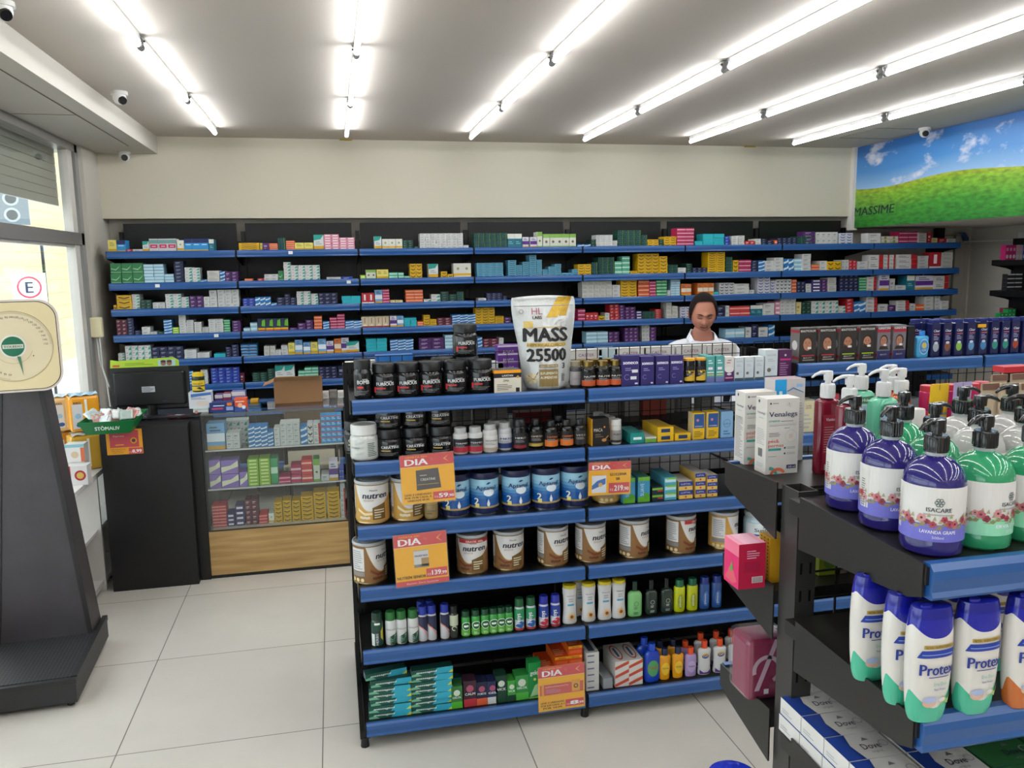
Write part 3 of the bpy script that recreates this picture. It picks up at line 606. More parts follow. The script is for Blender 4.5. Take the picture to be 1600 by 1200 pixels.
# blocks as seen: region (x, y, scale) then rows from the top shelf down: x0, x1, top, columns, layers, code
REG = {
 'A': (150, 330, 6.4, 0, ["120 210 285 1 1 Y;210 300 288 1 1 H;218 300 388 1 1 r;302 368 385 1 1 r;370 468 398 1 1 w;470 535 298 1 1 U;537 810 272 3 1 J;812 883 288 1 1 Z;885 1130 272 3 1 H;1132 1185 278 1 1 T",
   "128 483 518 3 2 g;485 685 530 2 6 c;688 782 628 1 3 c;790 885 500 1 6 n;892 968 562 1 5 t;970 1045 565 1 5 t;1050 1110 692 1 1 b;1115 1240 595 1 2 W;1243 1293 600 1 3 b;1295 1355 603 1 2 P;1358 1425 603 1 3 P",
   "145 210 940 1 1 y;212 363 840 1 3 y;365 445 832 1 5 t;450 560 888 2 3 d;570 695 912 2 2 w;700 858 828 2 5 t;860 935 858 1 4 t;940 1075 848 2 3 P;1080 1140 855 1 2 w;1142 1218 790 1 3 w;1222 1435 785 3 5 w"]),
 'B': (150, 490, 6.4, 3, ["210 320 60 2 4 x;322 385 45 1 6 n;390 450 170 1 2 n;460 545 135 1 2 w;547 613 188 1 1 w;617 680 180 1 1 d;682 765 62 1 5 b;768 833 138 1 3 l;835 908 15 1 7 w;910 983 65 1 6 w;985 1058 85 1 5 w;1062 1128 135 1 3 w;1130 1278 55 2 6 w;1280 1345 60 1 5 G;1365 1450 70 1 4 P",
   "215 290 398 1 3 t;300 555 320 4 3 t;560 880 330 4 3 n;885 1010 360 1 4 w;1012 1138 390 1 3 w;1180 1298 400 1 1 q;1300 1355 335 1 4 n;1360 1430 310 1 4 n",
   "870 905 635 1 3 y;907 978 575 1 5 b;982 1052 620 1 4 y;1055 1125 562 1 5 w;1155 1440 540 4 5 B;1443 1488 590 1 1 x"]),
 'C': (360, 330, 7.057, 0, ["90 325 350 1 4 y;330 355 350 1 1 Y;358 428 350 1 1 P;430 525 355 1 4 o;527 613 295 1 6 D;615 710 325 1 5 o;712 915 345 2 1 Y;920 1033 255 1 1 U;1036 1203 255 2 6 M;1206 1375 290 2 5 M",
   "155 245 750 1 1 o;300 372 750 1 1 r;374 530 695 2 2 w;532 588 655 1 1 g;592 670 562 1 6 t;673 990 595 4 5 t;1060 1222 735 1 1 w;1225 1350 722 1 1 B",
   "140 272 962 2 3 B;275 445 945 3 2 b;450 512 1010 1 1 b;515 600 950 1 3 n;603 662 915 1 4 n;665 732 950 1 3 n;735 888 885 2 5 t;892 970 910 1 4 t;975 1185 900 3 3 n;1230 1440 935 2 2 q"]),
 'D': (360, 490, 7.057, 3, ["145 218 160 1 1 c;220 300 100 1 2 c;305 640 50 4 1 L;650 738 155 1 1 P;742 830 105 1 2 P;835 915 70 1 3 P;925 1015 28 1 4 o;1025 1095 85 1 3 b;1100 1178 42 1 4 m;1182 1265 5 1 5 m;1270 1455 78 2 3 b",
   "120 300 335 2 4 H;375 498 358 2 2 W;500 563 400 1 2 w;565 638 350 1 3 w;640 713 320 1 1 Y;716 800 285 1 1 S;805 885 315 1 1 S;888 968 310 1 1 Y;971 1060 275 1 1 S;1065 1143 300 1 1 V;1146 1223 272 1 1 A;1226 1312 262 1 1 V;1315 1425 305 1 1 q",
   "245 408 650 2 4 d;411 492 610 1 5 d;495 715 568 2 1 U;750 823 632 1 3 a;826 975 592 2 4 a;980 1183 585 3 4 n;1187 1265 570 1 1 n"]),
 'E': (550, 330, 6.0, 0, ["210 278 232 1 1 U;283 475 258 3 1 Z;478 575 270 2 4 d;580 628 345 1 1 d;640 1043 208 8 6 w;1046 1095 318 1 2 w",
   "80 132 598 1 1 l;135 228 548 2 1 E;232 343 545 2 1 Y;346 430 575 1 2 a;435 488 575 1 2 a;491 543 608 1 1 a;546 660 492 2 4 y;718 810 490 1 1 U;835 893 565 1 2 y;897 948 590 1 1 y;951 1120 485 2 1 Z",
   "92 212 765 2 1 F;215 287 735 1 1 S;290 355 732 1 5 m;358 405 840 1 1 z;408 478 842 1 1 z;505 668 738 2 4 o;672 742 825 1 1 t;745 832 780 1 2 t;835 910 755 1 4 d;915 982 778 1 3 d;984 1050 755 1 4 D",
   "92 350 985 4 1 K;360 423 980 1 1 V;426 487 980 1 1 S;490 608 1000 2 3 q;612 670 1035 1 2 o;672 732 975 1 4 y;735 795 1015 1 3 y;800 938 1000 2 3 x;940 1162 968 3 4 b"]),
 'e': (540, 430, 4.137, 4, ["5 88 430 1 1 U;135 270 410 2 4 q;290 440 415 3 4 b;475 640 405 2 3 P;643 700 385 1 4 c;855 885 400 1 3 b;888 990 410 2 3 x;992 1022 405 1 2 w",
   "5 130 575 2 3 w"]),
 'F': (730, 330, 6.0, 0, ["65 375 205 6 5 D;377 515 208 2 1 T;519 580 240 1 1 V;590 653 240 1 1 V;657 705 190 1 1 E;712 1020 210 5 1 E",
   "95 340 485 4 8 C;385 462 460 1 8 C;465 518 505 1 6 C;521 583 475 1 7 C;586 653 412 1 10 C;656 702 455 1 8 C;706 760 545 1 4 C;763 820 520 1 5 C;823 883 495 1 6 C;887 985 590 2 1 C;988 1045 545 1 3 C",
   "105 180 825 1 1 w;183 330 768 3 4 n;335 375 795 1 3 n",
   "80 260 905 3 6 y;263 345 985 1 4 y;350 410 995 1 2 P"]),
 'G': (900, 330, 6.0, 0, ["15 138 310 2 1 b;142 188 265 1 3 d;191 345 222 3 6 w;347 388 275 1 4 w;391 610 178 4 4 D;612 668 222 1 3 D;671 775 265 2 3 y;778 822 262 1 3 d;825 940 238 2 4 y",
   "20 143 497 2 4 y;147 205 480 1 4 D;208 360 432 3 5 D;363 430 470 1 3 a;433 505 422 1 4 a;508 578 560 1 2 y;580 778 398 3 6 y;781 858 422 1 5 y;865 955 502 2 2 D",
   "60 338 655 5 4 W;341 415 692 1 3 w;420 570 645 2 6 y;583 688 645 2 4 o;690 750 655 1 5 m;754 852 645 2 5 G;856 885 742 1 2 w;888 975 640 2 7 c",
   "20 88 918 1 3 m;92 208 950 3 1 r;211 270 982 1 1 y;273 315 955 1 2 w;318 406 875 2 5 r;409 458 880 1 5 P;461 558 898 2 4 P;562 620 935 1 3 X;623 738 940 3 3 D;741 800 920 1 5 r;848 898 855 1 4 W;900 955 890 1 3 W",
   "95 300 1130 2 3 c;305 405 1130 2 3 P;455 585 1090 3 4 P;620 690 1070 2 4 w;695 750 1085 1 4 P"]),
 'H': (1040, 330, 6.0, 0, ["105 265 158 2 5 m;273 345 280 1 2 q;350 550 212 2 3 q;555 600 235 1 3 B;620 678 232 1 4 w;682 740 228 1 4 w;743 838 278 2 1 r;841 893 258 1 2 w;898 948 258 1 3 n;951 1010 275 1 2 n",
   "115 190 530 1 2 w;194 248 490 1 4 d;252 390 530 3 2 n;395 555 385 2 9 y;565 627 430 1 5 D;631 682 460 1 3 y;684 800 455 2 3 m;803 865 460 1 4 n;869 928 462 1 3 b;931 1015 465 1 3 w",
   "145 240 680 2 1 A;300 450 672 3 1 A;455 500 755 1 1 q;505 640 672 3 4 k;643 783 680 1 3 w;786 830 738 1 1 w;862 978 605 2 6 N;981 1025 655 1 4 N",
   "140 240 898 2 4 N;425 478 885 1 2 w;482 558 890 1 2 n;562 598 885 1 2 w;600 790 890 2 2 O;793 908 880 2 1 T;913 1015 865 1 2 w",
   "560 740 1100 2 1 c;745 800 1085 1 1 w;805 865 1060 1 2 n;870 958 1085 1 1 w;961 1020 1065 1 2 b"]),
 'I': (1190, 330, 6.0, 0, ["120 145 270 1 1 o;148 333 250 4 3 n;337 470 235 3 3 D;385 500 190 1 4 P;506 710 195 4 2 w;728 855 205 2 4 N",
   "115 203 435 1 4 w;207 300 445 2 2 b;303 375 445 2 3 c;378 462 400 1 4 w;465 540 500 1 2 o;543 612 465 1 2 w;615 745 470 2 2 y;748 815 455 2 2 w;818 890 460 2 3 r;893 990 475 1 2 w",
   "132 278 640 4 4 k;281 325 640 1 4 o;330 410 660 2 3 n;415 465 680 1 3 w;468 558 640 1 4 X;562 612 640 1 4 P;620 700 620 1 2 W;728 908 595 4 5 n;912 980 620 1 5 G",
   "40 118 860 1 2 w;122 173 845 1 3 M;176 318 805 3 5 w;322 370 850 1 1 z;373 465 850 2 3 d;470 718 840 4 3 t;722 788 890 1 2 t;791 858 820 1 4 r;865 970 850 2 2 b"]),
 'J': (1340, 330, 6.0, 0, ["92 216 205 1 2 w;220 380 235 2 2 Z;385 560 190 2 3 m;565 645 200 1 1 W;652 690 195 1 1 r;694 748 250 1 1 z;752 835 252 1 1 r;838 920 258 1 1 w",
   "2 95 470 1 2 w;100 238 408 1 2 R;242 350 408 2 4 R;355 560 405 1 3 R;565 663 418 1 4 w;668 780 380 1 1 F;783 890 385 1 4 W",
   "4 80 620 1 4 G;84 175 615 1 4 R;200 293 578 1 1 V;297 345 630 1 1 w;355 450 695 1 1 w;455 530 600 1 1 T;535 707 600 1 1 V;712 850 605 1 2 R",
   "2 73 845 1 2 b;78 183 805 1 4 R;187 280 870 1 1 w;285 355 880 1 1 P;360 485 838 1 4 R;490 540 865 1 1 w;543 620 875 1 1 o;624 708 800 1 4 w;725 775 795 1 4 w;779 850 840 1 2 w"]),
}
ITEMS = []      # (pixel area, code, w, d, h, x, y, z, column, layer, block, bay, row)
blockno = {}
rg = random.Random(3)
for key, (ox, oy, sc_, r0, rows_) in REG.items():
    for ri, line in enumerate(rows_):
        row = r0 + ri; zs = BZ[row]
        for it in line.split(';'):
            f = it.split(); x0, x1, top = (float(v) for v in f[:3]); nc, nr, code = int(f[3]), int(f[4]), f[5]
            p0, p1, pt = ox + x0 / sc_, ox + x1 / sc_, oy + top / sc_
            yf = BY + 0.045 + rg.uniform(0, 0.02); X0, X1 = xat(p0, yf, zs), xat(p1, yf, zs); xm = (X0 + X1) / 2
            H = zat(pt, xm, yf) - zs
            if H < 0.018: H = 0.02 * nr
            H = min(H, (BZ[row - 1] - zs - 0.04) if row else 0.2)
            bay = min(8, max(1, int((xm - BX0) / BW) + 1)); X0 = max(X0, BX[0] + 0.01); X1 = min(X1, BX[8] - 0.01)
            bk = (bay, row); blockno[bk] = blockno.get(bk, 0) + 1; bn = blockno[bk]
            w, h = (X1 - X0) / nc, H / nr; dep = 0.10 if w > 0.11 else 0.13
            area = (p1 - p0) * H * 190 / nc / nr
            for c in range(nc):
                for l in range(nr):
                    j = rg.uniform(-0.0015, 0.0015); jy = rg.uniform(0, 0.006) if l else 0
                    ITEMS.append((area, code, round(w * 0.965, 4), dep, round(h * 0.97, 4), X0 + w * (c + 0.5) + j, yf + jy, zs + h * l + 0.0005, c + 1, l + 1, bn, bay, row, nc, nr))
flat = sorted([i for i in ITEMS if i[1] not in UPRIGHT], key=lambda i: -i[0])
tall = [i for i in ITEMS if i[1] in UPRIGHT]
SHN = ['top', 'second', 'third', 'fourth', 'fifth', 'sixth', 'seventh', 'eighth', 'ninth']
_pc = {}
def put_med(it, name, cat, grp):
    (area, code, w, d, h, x, y, z, c, l, bn, bay, row, nc, nr) = it
    ky = (code, round(w / 0.005), round(h / 0.003), d)
    if ky not in _pc: _pc[ky] = carton(MB(), code, w, d, h).mesh(name)
    o = bpy.data.objects.new(name, _pc[ky]); COL.objects.link(o); o.location = (x, y, z)
    word = MC[code][3]
    if nc * nr == 1: lab = '%s %s, %s product along the %s shelf, %s wall bay' % (word, cat, ORD[bn], SHN[row], ORD[bay])
    else:
        lv = ('single layer' if nr == 1 else 'bottom' if l == 1 else 'topmost' if l == nr else ORD[l] + ' up')
        lab = '%s %s, %s, %s column, %s pile, %s shelf, %s wall bay' % (word, cat, lv, ORD[c], ORD[bn], SHN[row], ORD[bay])
    tag(o, lab, cat, grp)
N_IND = 270
for it in flat[:N_IND]: put_med(it, 'medicine_box', 'medicine box', 'stacked medicine boxes on the wall shelving')
for it in tall: put_med(it, 'syrup_carton', 'carton', 'upright cartons on the wall shelving')
mm_ = MB()
for (area, code, w, d, h, x, y, z, c, l, bn, bay, row, nc, nr) in flat[N_IND:]: carton(mm_, code, w, d, h, x, y, z)
tag(mm_.build('medicine_stock'), 'many smaller medicine boxes stacked along the wall shelving', 'medicine boxes', kind='stuff')
# ================================================================ goods on the middle island
def cyl_thing(name, cat, parts):
    """parts: (part name, MB)"""
    t = empty(name); tag(t, 'x', cat)
    for n, m_ in parts: m_.build(n, t)
    return t
def jar(d=0.105, h=0.155, body='#141416', lid='#101012', word='FURIOUS', accent='#c22b33', lidh=0.034, squat=False, label=None):
    r = d / 2; hb = h - lidh
    prof = [(0, 0), (r * 0.9, 0), (r * 0.97, 0.004), (r, 0.012), (r, hb * 0.80), (r * 0.97, hb * 0.88), (r * 0.84, hb * 0.97), (r * 0.84, hb)]
    b = MB().lathe(prof, body, 'gloss', 28); P = around(r, eps=0.0007)
    if label: b.rect(P, -r * 1.35, hb * 0.12, r * 1.35, hb * 0.78, label, 1, 14, 'card')
    tc = '#d9d9d9' if body[1] < '8' else '#5b6460'
    if word == 'WAVE':
        for k in range(3): b.poly(P, [(-r * 0.7, hb * (0.2 + 0.2 * k)), (-r * 0.1, hb * (0.28 + 0.2 * k)), (-r * 0.0, hb * (0.36 + 0.2 * k)), (-r * 0.75, hb * (0.27 + 0.2 * k))], '#b9c2bb', 2)
        b.rect(P, r * 0.15, hb * 0.14, r * 1.0, hb * 0.74, '#c3cac2', 2, 8); b.lines(P, r * 0.2, hb * 0.16, r * 0.95, hb * 0.7, 8, '#4f5a52', 3, 4, nu=4); b.text(P, 'TRACEN KT', -r * 0.7, hb * 0.48, hb * 0.05, '#26302b', 3, bold=0.02)
    else:
        b.text(P, word, 0, hb * 0.5, hb * 0.12, tc, 2, w=r * 1.35, bold=0.03); b.rect(P, -r * 0.7, hb * 0.36, r * 0.0, hb * 0.42, accent, 2, 5); b.rect(P, -r * 0.1, hb * 0.62, r * 0.5, hb * 0.67, '#8b8b8b', 2, 5)
        for k in range(3): b.rect(P, -r * 0.8, hb * (0.16 + 0.05 * k), r * (0.2 + 0.2 * k), hb * (0.17 + 0.05 * k), '#9a9a9a', 2, 6)
        b.rect(P, -r * 0.9, hb * 0.22, -r * 0.72, hb * 0.44, accent, 2, 2) if word == 'FURIOUS' else None
    rl = r * 0.93; l_ = MB().lathe([(rl, 0), (rl, lidh * 0.85), (rl * 0.95, lidh), (rl * 0.9, lidh), (rl * 0.88, lidh * 0.93), (0, lidh * 0.93)], lid, 'plastic', 28)
    for k in range(28): a = 2 * PI * k / 28; l_.box(-0.0008, 0.0008, -0.0008, 0.0008, 0, 0, lid) if False else None
    t = cyl_thing('supplement_jar', 'jar', [('jar_body', b)]); o = l_.build('lid', t); o.location = (0, 0, hb - 0.002); return t
def bottle(name='supplement_bottle', d=0.06, h=0.11, body='#151517', cap='#111113', label='#d9d9d9', word='', wc='#222222', caph=0.028, capr=0.66, sh=0.16, mt='gloss', foot=None, capm='plastic', band=None, n=24, ax=1.0, ay=1.0, sq=2.0, ls=(0.1, 0.74), taper=1.0, cat='bottle', waist=0.0, topr=None, vert=False, art=None):
    r = d / 2; hb = h - caph; neck = r * capr * 0.9
    prof = [(0, 0), (r * 0.9 * taper, 0), (r * 0.98 * taper, 0.004), (r * taper, 0.010)]
    zt = hb * (1 - sh)
    for k in range(1, 7):
        f = k / 6; prof.append((r * (taper + (1 - taper) * f) - waist * math.sin(PI * f), 0.010 + (zt - 0.010) * f))
    for k in range(1, 6):
        f = k / 5; prof.append((neck + (r - neck) * math.cos(f * PI / 2) ** 0.8 if f < 1 else neck, zt + (hb - zt) * math.sin(f * PI / 2) * 0.96))
    prof.append((neck, hb))
    b = MB().lathe(prof, body, mt, n, ax, ay, sq=sq); Rf = prof_r(prof[2:]); P = around(Rf, ax=ax, ay=ay, eps=0.0006)
    l0, l1 = hb * ls[0], hb * ls[1]; W = r * 1.3
    if sq > 2.2: P = lambda u, v, l=1: (u * ax, -(Rf(v) * ay + 0.0006 * l), v)
    if sq > 2.2: W = r * 0.85
    def wrap(u0, v0, u1, v1, c, lift):
        for k in range(5):
            a, c_ = v0 + (v1 - v0) * k / 5, v0 + (v1 - v0) * (k + 1) / 5; b.rect(P, u0, a, u1, c_, c, lift, 12)
    if label: wrap(-W, l0, W, l1, label, 1)
    if band: wrap(-W, l0, W, l0 + (l1 - l0) * band[1], band[0], 2)
    if foot: wrap(-W, l0, W, l0 + (l1 - l0) * 0.2, foot, 3)
    if word:
        if vert: b.text(P, word, r * 0.12, (l0 + l1) / 2, r * 0.55, wc, 4, w=(l1 - l0) * 0.8, bold=0.02, rot=PI / 2)
        else: b.text(P, word, 0, l0 + (l1 - l0) * 0.62, hb * 0.075, wc, 4, w=W * 1.25, bold=0.02)
    b.lines(P, -W * 0.6, l0 + (l1 - l0) * 0.38, W * 0.6, l0 + (l1 - l0) * 0.56, 2, '#8d8d8d', 4, 3, nu=4) if label and not vert else None
    if art: art(b, P, r, hb)
    c = MB().lathe([(r * capr, 0), (r * capr, caph * 0.9), (r * capr * 0.92, caph), (0, caph)], cap, capm, n, ax if sq > 2.2 else 1, ay if sq > 2.2 else 1)
    t = cyl_thing(name, cat, [(('bottle_body' if cat != 'aerosol can' else 'can_body'), b)]); o = c.build('cap', t); o.location = (0, 0, hb - 0.001); return t
def box_thing(w, d, h, col, name='product_box', art=None, side=None, top=None, cat='box', b=0.0008, mt='card'):
    m_ = MB().box(-w / 2, w / 2, 0, d, 0, h, col, mt, {k: v for k, v in (('l', side), ('r', side), ('t', top)) if v})
    if art: art(m_, front(0), w, h, plane((-w / 2, d, 0), (0, -1, 0), (0, 0, 1)), plane((-w / 2, 0, h), (1, 0, 0), (0, 1, 0)), d)
    o = m_.build(name); tag(o, 'x', cat); return o
def P1(fn, *a, **k): return Proto(fn, *a, **k)
Z6, Z5, Z4, Z3, Z2, Z1 = 1.4035, 1.1655, 0.9135, 0.6685, 0.4105, 0.1055
YF = GY + 0.035
def put(p, px, z, lab, grp=None, r=0.05, dy=0.0, rz=0.0):
    y = YF + r + dy; return p.put((xat(px, y, z), y, z), lab, grp, rz)
def putb(p, px, z, lab, grp=None, dy=0.0, rz=0.0):
    y = YF + dy; return p.put((xat(px, y, z), y, z), lab, grp, rz)

# ---- top shelf, left bay
tallj = P1(jar, 0.068, 0.15, '#141416', '#111113', 'BOMB', '#d8343a', 0.034)
put(tallj, 568, Z6, 'slim black supplement jar with red print at the top shelf left end', r=0.035)
fj = P1(jar, 0.10, 0.132, word='FURIOUS')
for k, px in enumerate((601.5, 637, 673, 711, 751)):
    put(fj, px, Z6, 'squat black preworkout jar, %s of five in line on the top island shelf' % ORD[k + 1], 'black preworkout jars on the top shelf')
y = YF + 0.115
for k, px in enumerate((692, 731)): fj.put((xat(px, y + 0.05, Z6), y + 0.05, Z6), 'black preworkout jar in the rear row, %s the stacked jar' % ('left below' if k == 0 else 'right below'), 'black preworkout jars on the top shelf')
fj.put((xat(727, y + 0.05, Z6 + 0.132), y + 0.05, Z6 + 0.1325), 'black preworkout jar stacked on top of two rear jars', 'black preworkout jars on the top shelf')
def lav(m_, P, w, h, S, T, d):
    m_.rect(P, -w / 2, 0, w / 2, h * 0.66, '#d8d0be'); m_.rect(P, -w / 2, h * 0.86, w / 2, h, '#eb9a16'); m_.text(P, 'LAVITAN', 0, h * 0.71, h * 0.085, '#e8e8e8', 2, bold=0.02)
    m_.text(P, 'ZMA', -w * 0.06, h * 0.48, h * 0.09, '#3a3a3a', 2, bold=0.03); m_.lines(P, -w * 0.4, h * 0.1, w * 0.2, h * 0.4, 4, '#6f6a60', 2); m_.rect(P, w * 0.3, 0.01 * h, w * 0.44, h * 0.2, '#1d1d1d', 2); m_.disc(P, w * 0.38, h * 0.68, w * 0.05, '#b98b44', 2)
    m_.rect(S, 0, h * 0.86, d, h, '#eb9a16')
b_ = P1(box_thing, 0.108, 0.07, 0.088, '#17171a', art=lav, top='#2a2418'); putb(b_, 793.5, Z6, 'small black and cream vitamin box with orange lid edge beside the big pouch')
# the big pouch
def pouch():
    W, H, D = 0.262, 0.372, 0.10; NU, NV = 28, 30; front_, back_ = [], []
    half = [(0, .62), (.04, .70), (.12, .76), (.25, .79), (.4, .83), (.5, .86), (.62, .92), (.74, .97), (.85, 1.0), (.93, 1.0), (1, .97)]
    rr = random.Random(5)
    def hw(v):
        for (a, x), (b, y) in zip(half, half[1:]):
            if a <= v <= b: return W / 2 * (x + (y - x) * (v - a) / (b - a))
    vs = []; fs = []
    for side in (-1, 1):
        for j in range(NV + 1):
            v = j / NV; w_ = hw(v); dep = D / 2 * (1 - v ** 2.2 if v < 0.88 else max(0.0, (1 - 0.88 ** 2.2) * (1 - (v - 0.88) / 0.05)))
            for i in range(NU + 1):
                u = -1 + 2 * i / NU; e_ = max(0, 1 - abs(u) ** 2.6); y = side * (dep * e_ + 0.0015)
                wr = 0.0026 * e_ * (math.sin(9 * u + 14 * v) * math.sin(21 * v - 5 * u) + 0.5 * math.sin(31 * u - 19 * v)) * (1 if v < 0.86 else 0.3)
                zoff = -0.008 * (u * u) if v > 0.95 else 0
                vs.append((u * w_ + 0.012 * (1 - v) * (1 if True else 0), y + side * wr, v * H + zoff * (v - 0.95) * 20))
    K = (NU + 1) * (NV + 1)
    for s_ in (0, 1):
        for j in range(NV):
            for i in range(NU):
                a = s_ * K + j * (NU + 1) + i; q = (a, a + 1, a + NU + 2, a + NU + 1); fs.append(q if s_ == 0 else q[::-1])
    for j in range(NV):
        for i in (0, NU):
            a = j * (NU + 1) + i; fs.append((a, a + NU + 1, K + a + NU + 1, K + a))
    for i in range(NU): a = NV * (NU + 1) + i; fs.append((a, a + 1, K + a + 1, K + a)); a = i; fs.append((a, K + a, K + a + 1, a + 1))
    t = empty('supplement_pouch'); tag(t, 'x', 'pouch'); m_ = MB().add(vs, fs, '#c9cbca', 'foil', True)
    def P(u, v, l=1):
        vv = min(max(v / H, 0), 0.999); w_ = hw(vv); uu = min(max((u - 0.012 * (1 - vv)) / w_, -1), 1)
        j = vv * NV; i = (uu + 1) / 2 * NU; j0, i0 = min(int(j), NV - 1), min(int(i), NU - 1); fj_, fi = j - j0, i - i0
        def Y(a, b): return vs[a * (NU + 1) + b][1]
        y = (Y(j0, i0) * (1 - fi) + Y(j0, i0 + 1) * fi) * (1 - fj_) + (Y(j0 + 1, i0) * (1 - fi) + Y(j0 + 1, i0 + 1) * fi) * fj_
        return (u, y - 0.0012 - 0.0006 * l, v)
    P.step = .007; P.both = True
    def grid(u0, v0, u1, v1, c, l, mt='card', n=10, k=6, skew=0.0):
        for a in range(k):
            b0, b1 = v0 + (v1 - v0) * a / k, v0 + (v1 - v0) * (a + 1) / k; s0, s1 = skew * a / k, skew * (a + 1) / k
            for i in range(n):
                x0, x1 = u0 + (u1 - u0) * i / n, u0 + (u1 - u0) * (i + 1) / n; m_.add([P(x0 + s0, b0, l), P(x1 + s0, b0, l), P(x1 + s1, b1, l), P(x0 + s1, b1, l)], [(0, 1, 2, 3)], c, mt, True)
    grid(0.006, 0.285, 0.052, 0.366, '#c9a336', 1, 'foil', 8, 12, 0.056); grid(0.060, 0.290, 0.090, 0.366, '#b8922c', 1, 'foil', 6, 12, 0.028); grid(-0.085, 0.245, -0.048, 0.272, '#d5ba6a', 1, 'foil', 3, 3)
    grid(-0.075, 0.170, 0.085, 0.186, '#cdb068', 1, 'foil', 14, 2)
    m_.text(P, 'MASS', 0.003, 0.192, 0.052, '#141414', 2, w=0.178, bold=0.045); m_.text(P, '25500', 0.005, 0.114, 0.048, '#141414', 2, w=0.158, bold=0.045)
    m_.text(P, 'HIPERCALORICO', 0.005, 0.172, 0.011, '#8e7434', 3, w=0.155, bold=0.03); m_.text(P, 'HL', -0.03, 0.298, 0.026, '#b06070', 2); m_.text(P, 'LABS', -0.03, 0.280, 0.012, '#222222', 2, bold=0.03)
    m_.rect(P, -0.04, 0.246, 0.075, 0.249, '#d0b060', 2, 8); m_.ringd(P, -0.092, 0.31, 0.007, 0.009, '#8a8f92', 2)
    grid(-0.03, 0.088, 0.048, 0.1, '#8d7645', 1, n=8, k=2); grid(-0.03, 0.012, 0.048, 0.08, '#8d7645', 1, n=8, k=5)
    m_.text(P, 'SABOR BAUNILHA', 0.009, 0.091, 0.006, '#e9e2cc', 3, w=0.07); m_.text(P, 'SUPLEMENTO', 0.009, 0.06, 0.010, '#e9e2cc', 3, w=0.07, bold=0.02); m_.text(P, 'ALIMENTAR', 0.009, 0.043, 0.010, '#e9e2cc', 3, w=0.07, bold=0.02)
    m_.text(P, '3', 0.072, 0.082, 0.022, '#222222', 3, bold=0.03); m_.lines(P, 0.062, 0.03, 0.08, 0.062, 7, '#333333', 3)
    for k in range(7): a = 2 * PI * k / 7; m_.poly(P, [(-0.057, 0.045), (-0.057 + 0.02 * math.cos(a - .3), 0.045 + 0.02 * math.sin(a - .3)), (-0.057 + 0.025 * math.cos(a), 0.045 + 0.025 * math.sin(a)), (-0.057 + 0.02 * math.cos(a + .3), 0.045 + 0.02 * math.sin(a + .3))], '#e4cf9a', 3)
    m_.tube([P(-0.07, 0.055, 2), P(-0.05, 0.04, 2), P(-0.035, 0.07, 2)], 0.0015, '#3a2618')
    m_.tube([P(-0.122, 0.332, 1), P(-0.06, 0.332, 1), P(0, 0.332, 1), P(0.06, 0.332, 1), P(0.122, 0.332, 1)], 0.0016, '#a9adad', 'foil')
    m_.build('pouch_body', t); return t
A = xat(851, YF + 0.06, Z6); P1(pouch).put((A, YF + 0.075, Z6), 'large white and gold foil pouch with big black lettering standing on the island')
# ---- top shelf, second bay
gb = P1(bottle, 'supplement_bottle', 0.058, 0.108, '#15100f', '#8a7340', '#161214', 'NUTRI', '#d9d2c8', 0.022, 0.72, 0.2, 'gloss', None, 'metal', ('#c4552a', 0.42))
for k, px in enumerate((919, 941.5, 961.5)): put(gb, px, Z6, 'dark bottle with gold cap and orange label, %s of the front three' % ORD[k + 1], 'gold-capped dark bottles', r=0.03)
for k, px in enumerate((908, 928, 949)): put(gb, px, Z6, 'dark bottle with gold cap in the rear row, %s of three' % ORD[k + 1], 'gold-capped dark bottles', r=0.03, dy=0.062)
wb = P1(bottle, 'supplement_bottle', 0.05, 0.105, '#4d4a4a', '#8f846c', '#a59fa0', '', '#222222', 0.02, 0.8); put(wb, 899, Z6, 'grey labelled bottle half hidden just right of the big pouch', r=0.03, dy=0.04)
def sone(m_, P, w, h, S, T, d):
    m_.text(P, 'soneco', 0, h * 0.72, h * 0.12, '#f0ecfa', 2, w=w * 0.84, bold=0.03); m_.ringd(P, -w * 0.2, h * 0.3, w * 0.13, w * 0.155, '#8f86c4', 2, 14, 0.8, 5.6)
    m_.lines(P, -w * 0.3, h * 0.5, w * 0.2, h * 0.62, 2, '#9088bd', 2); m_.rect(P, w * 0.25, h * 0.06, w * 0.42, h * 0.11, '#d8d2ee', 2)
    m_.text(S, 'soneco', d / 2, h * 0.7, h * 0.07, '#a69cd0', 2, w=d * 0.7)
def sticker(m_, P, u, v, w, h): m_.rect(P, u, v, u + w, v + h, '#dedede', 3)
def sone2(m_, P, w, h, S, T, d): sone(m_, P, w, h, S, T, d); sticker(m_, P, 0, h * 0.22, w * 0.34, h * 0.1); sticker(m_, P, w * 0.08, h * 0.44, w * 0.34, h * 0.1)
s1 = P1(box_thing, 0.075, 0.045, 0.125, '#2c2465', art=sone2); s2 = P1(box_thing, 0.057, 0.045, 0.118, '#2c2465', art=sone)
putb(s1, 985, Z6, 'wide navy purple sleep supplement box with two white stickers, leftmost of its row')
for k, px in enumerate((1011.5, 1035, 1057)): putb(s2, px, Z6, 'narrow navy purple sleep supplement box, %s after the wide one' % ORD[k + 1], 'navy purple supplement boxes')
for k, px in enumerate((975, 1000, 1024)): putb(s2, px, Z6, 'navy purple box standing behind the front row, %s of three' % ORD[k + 1], 'navy purple supplement boxes', dy=0.06)
def ycan(m_, P, r, h): m_.poly(P, [(-r * 1.2, h * 0.1), (r * 1.2, h * 0.1), (r * 1.2, h * 0.62), (r * .3, h * 0.42), (-r * .5, h * 0.3), (-r * 1.2, h * 0.24)], '#d3ab2c', 3); m_.disc(P, -r * 0.3, h * 0.5, r * 0.18, '#e0c14a', 4, 10)
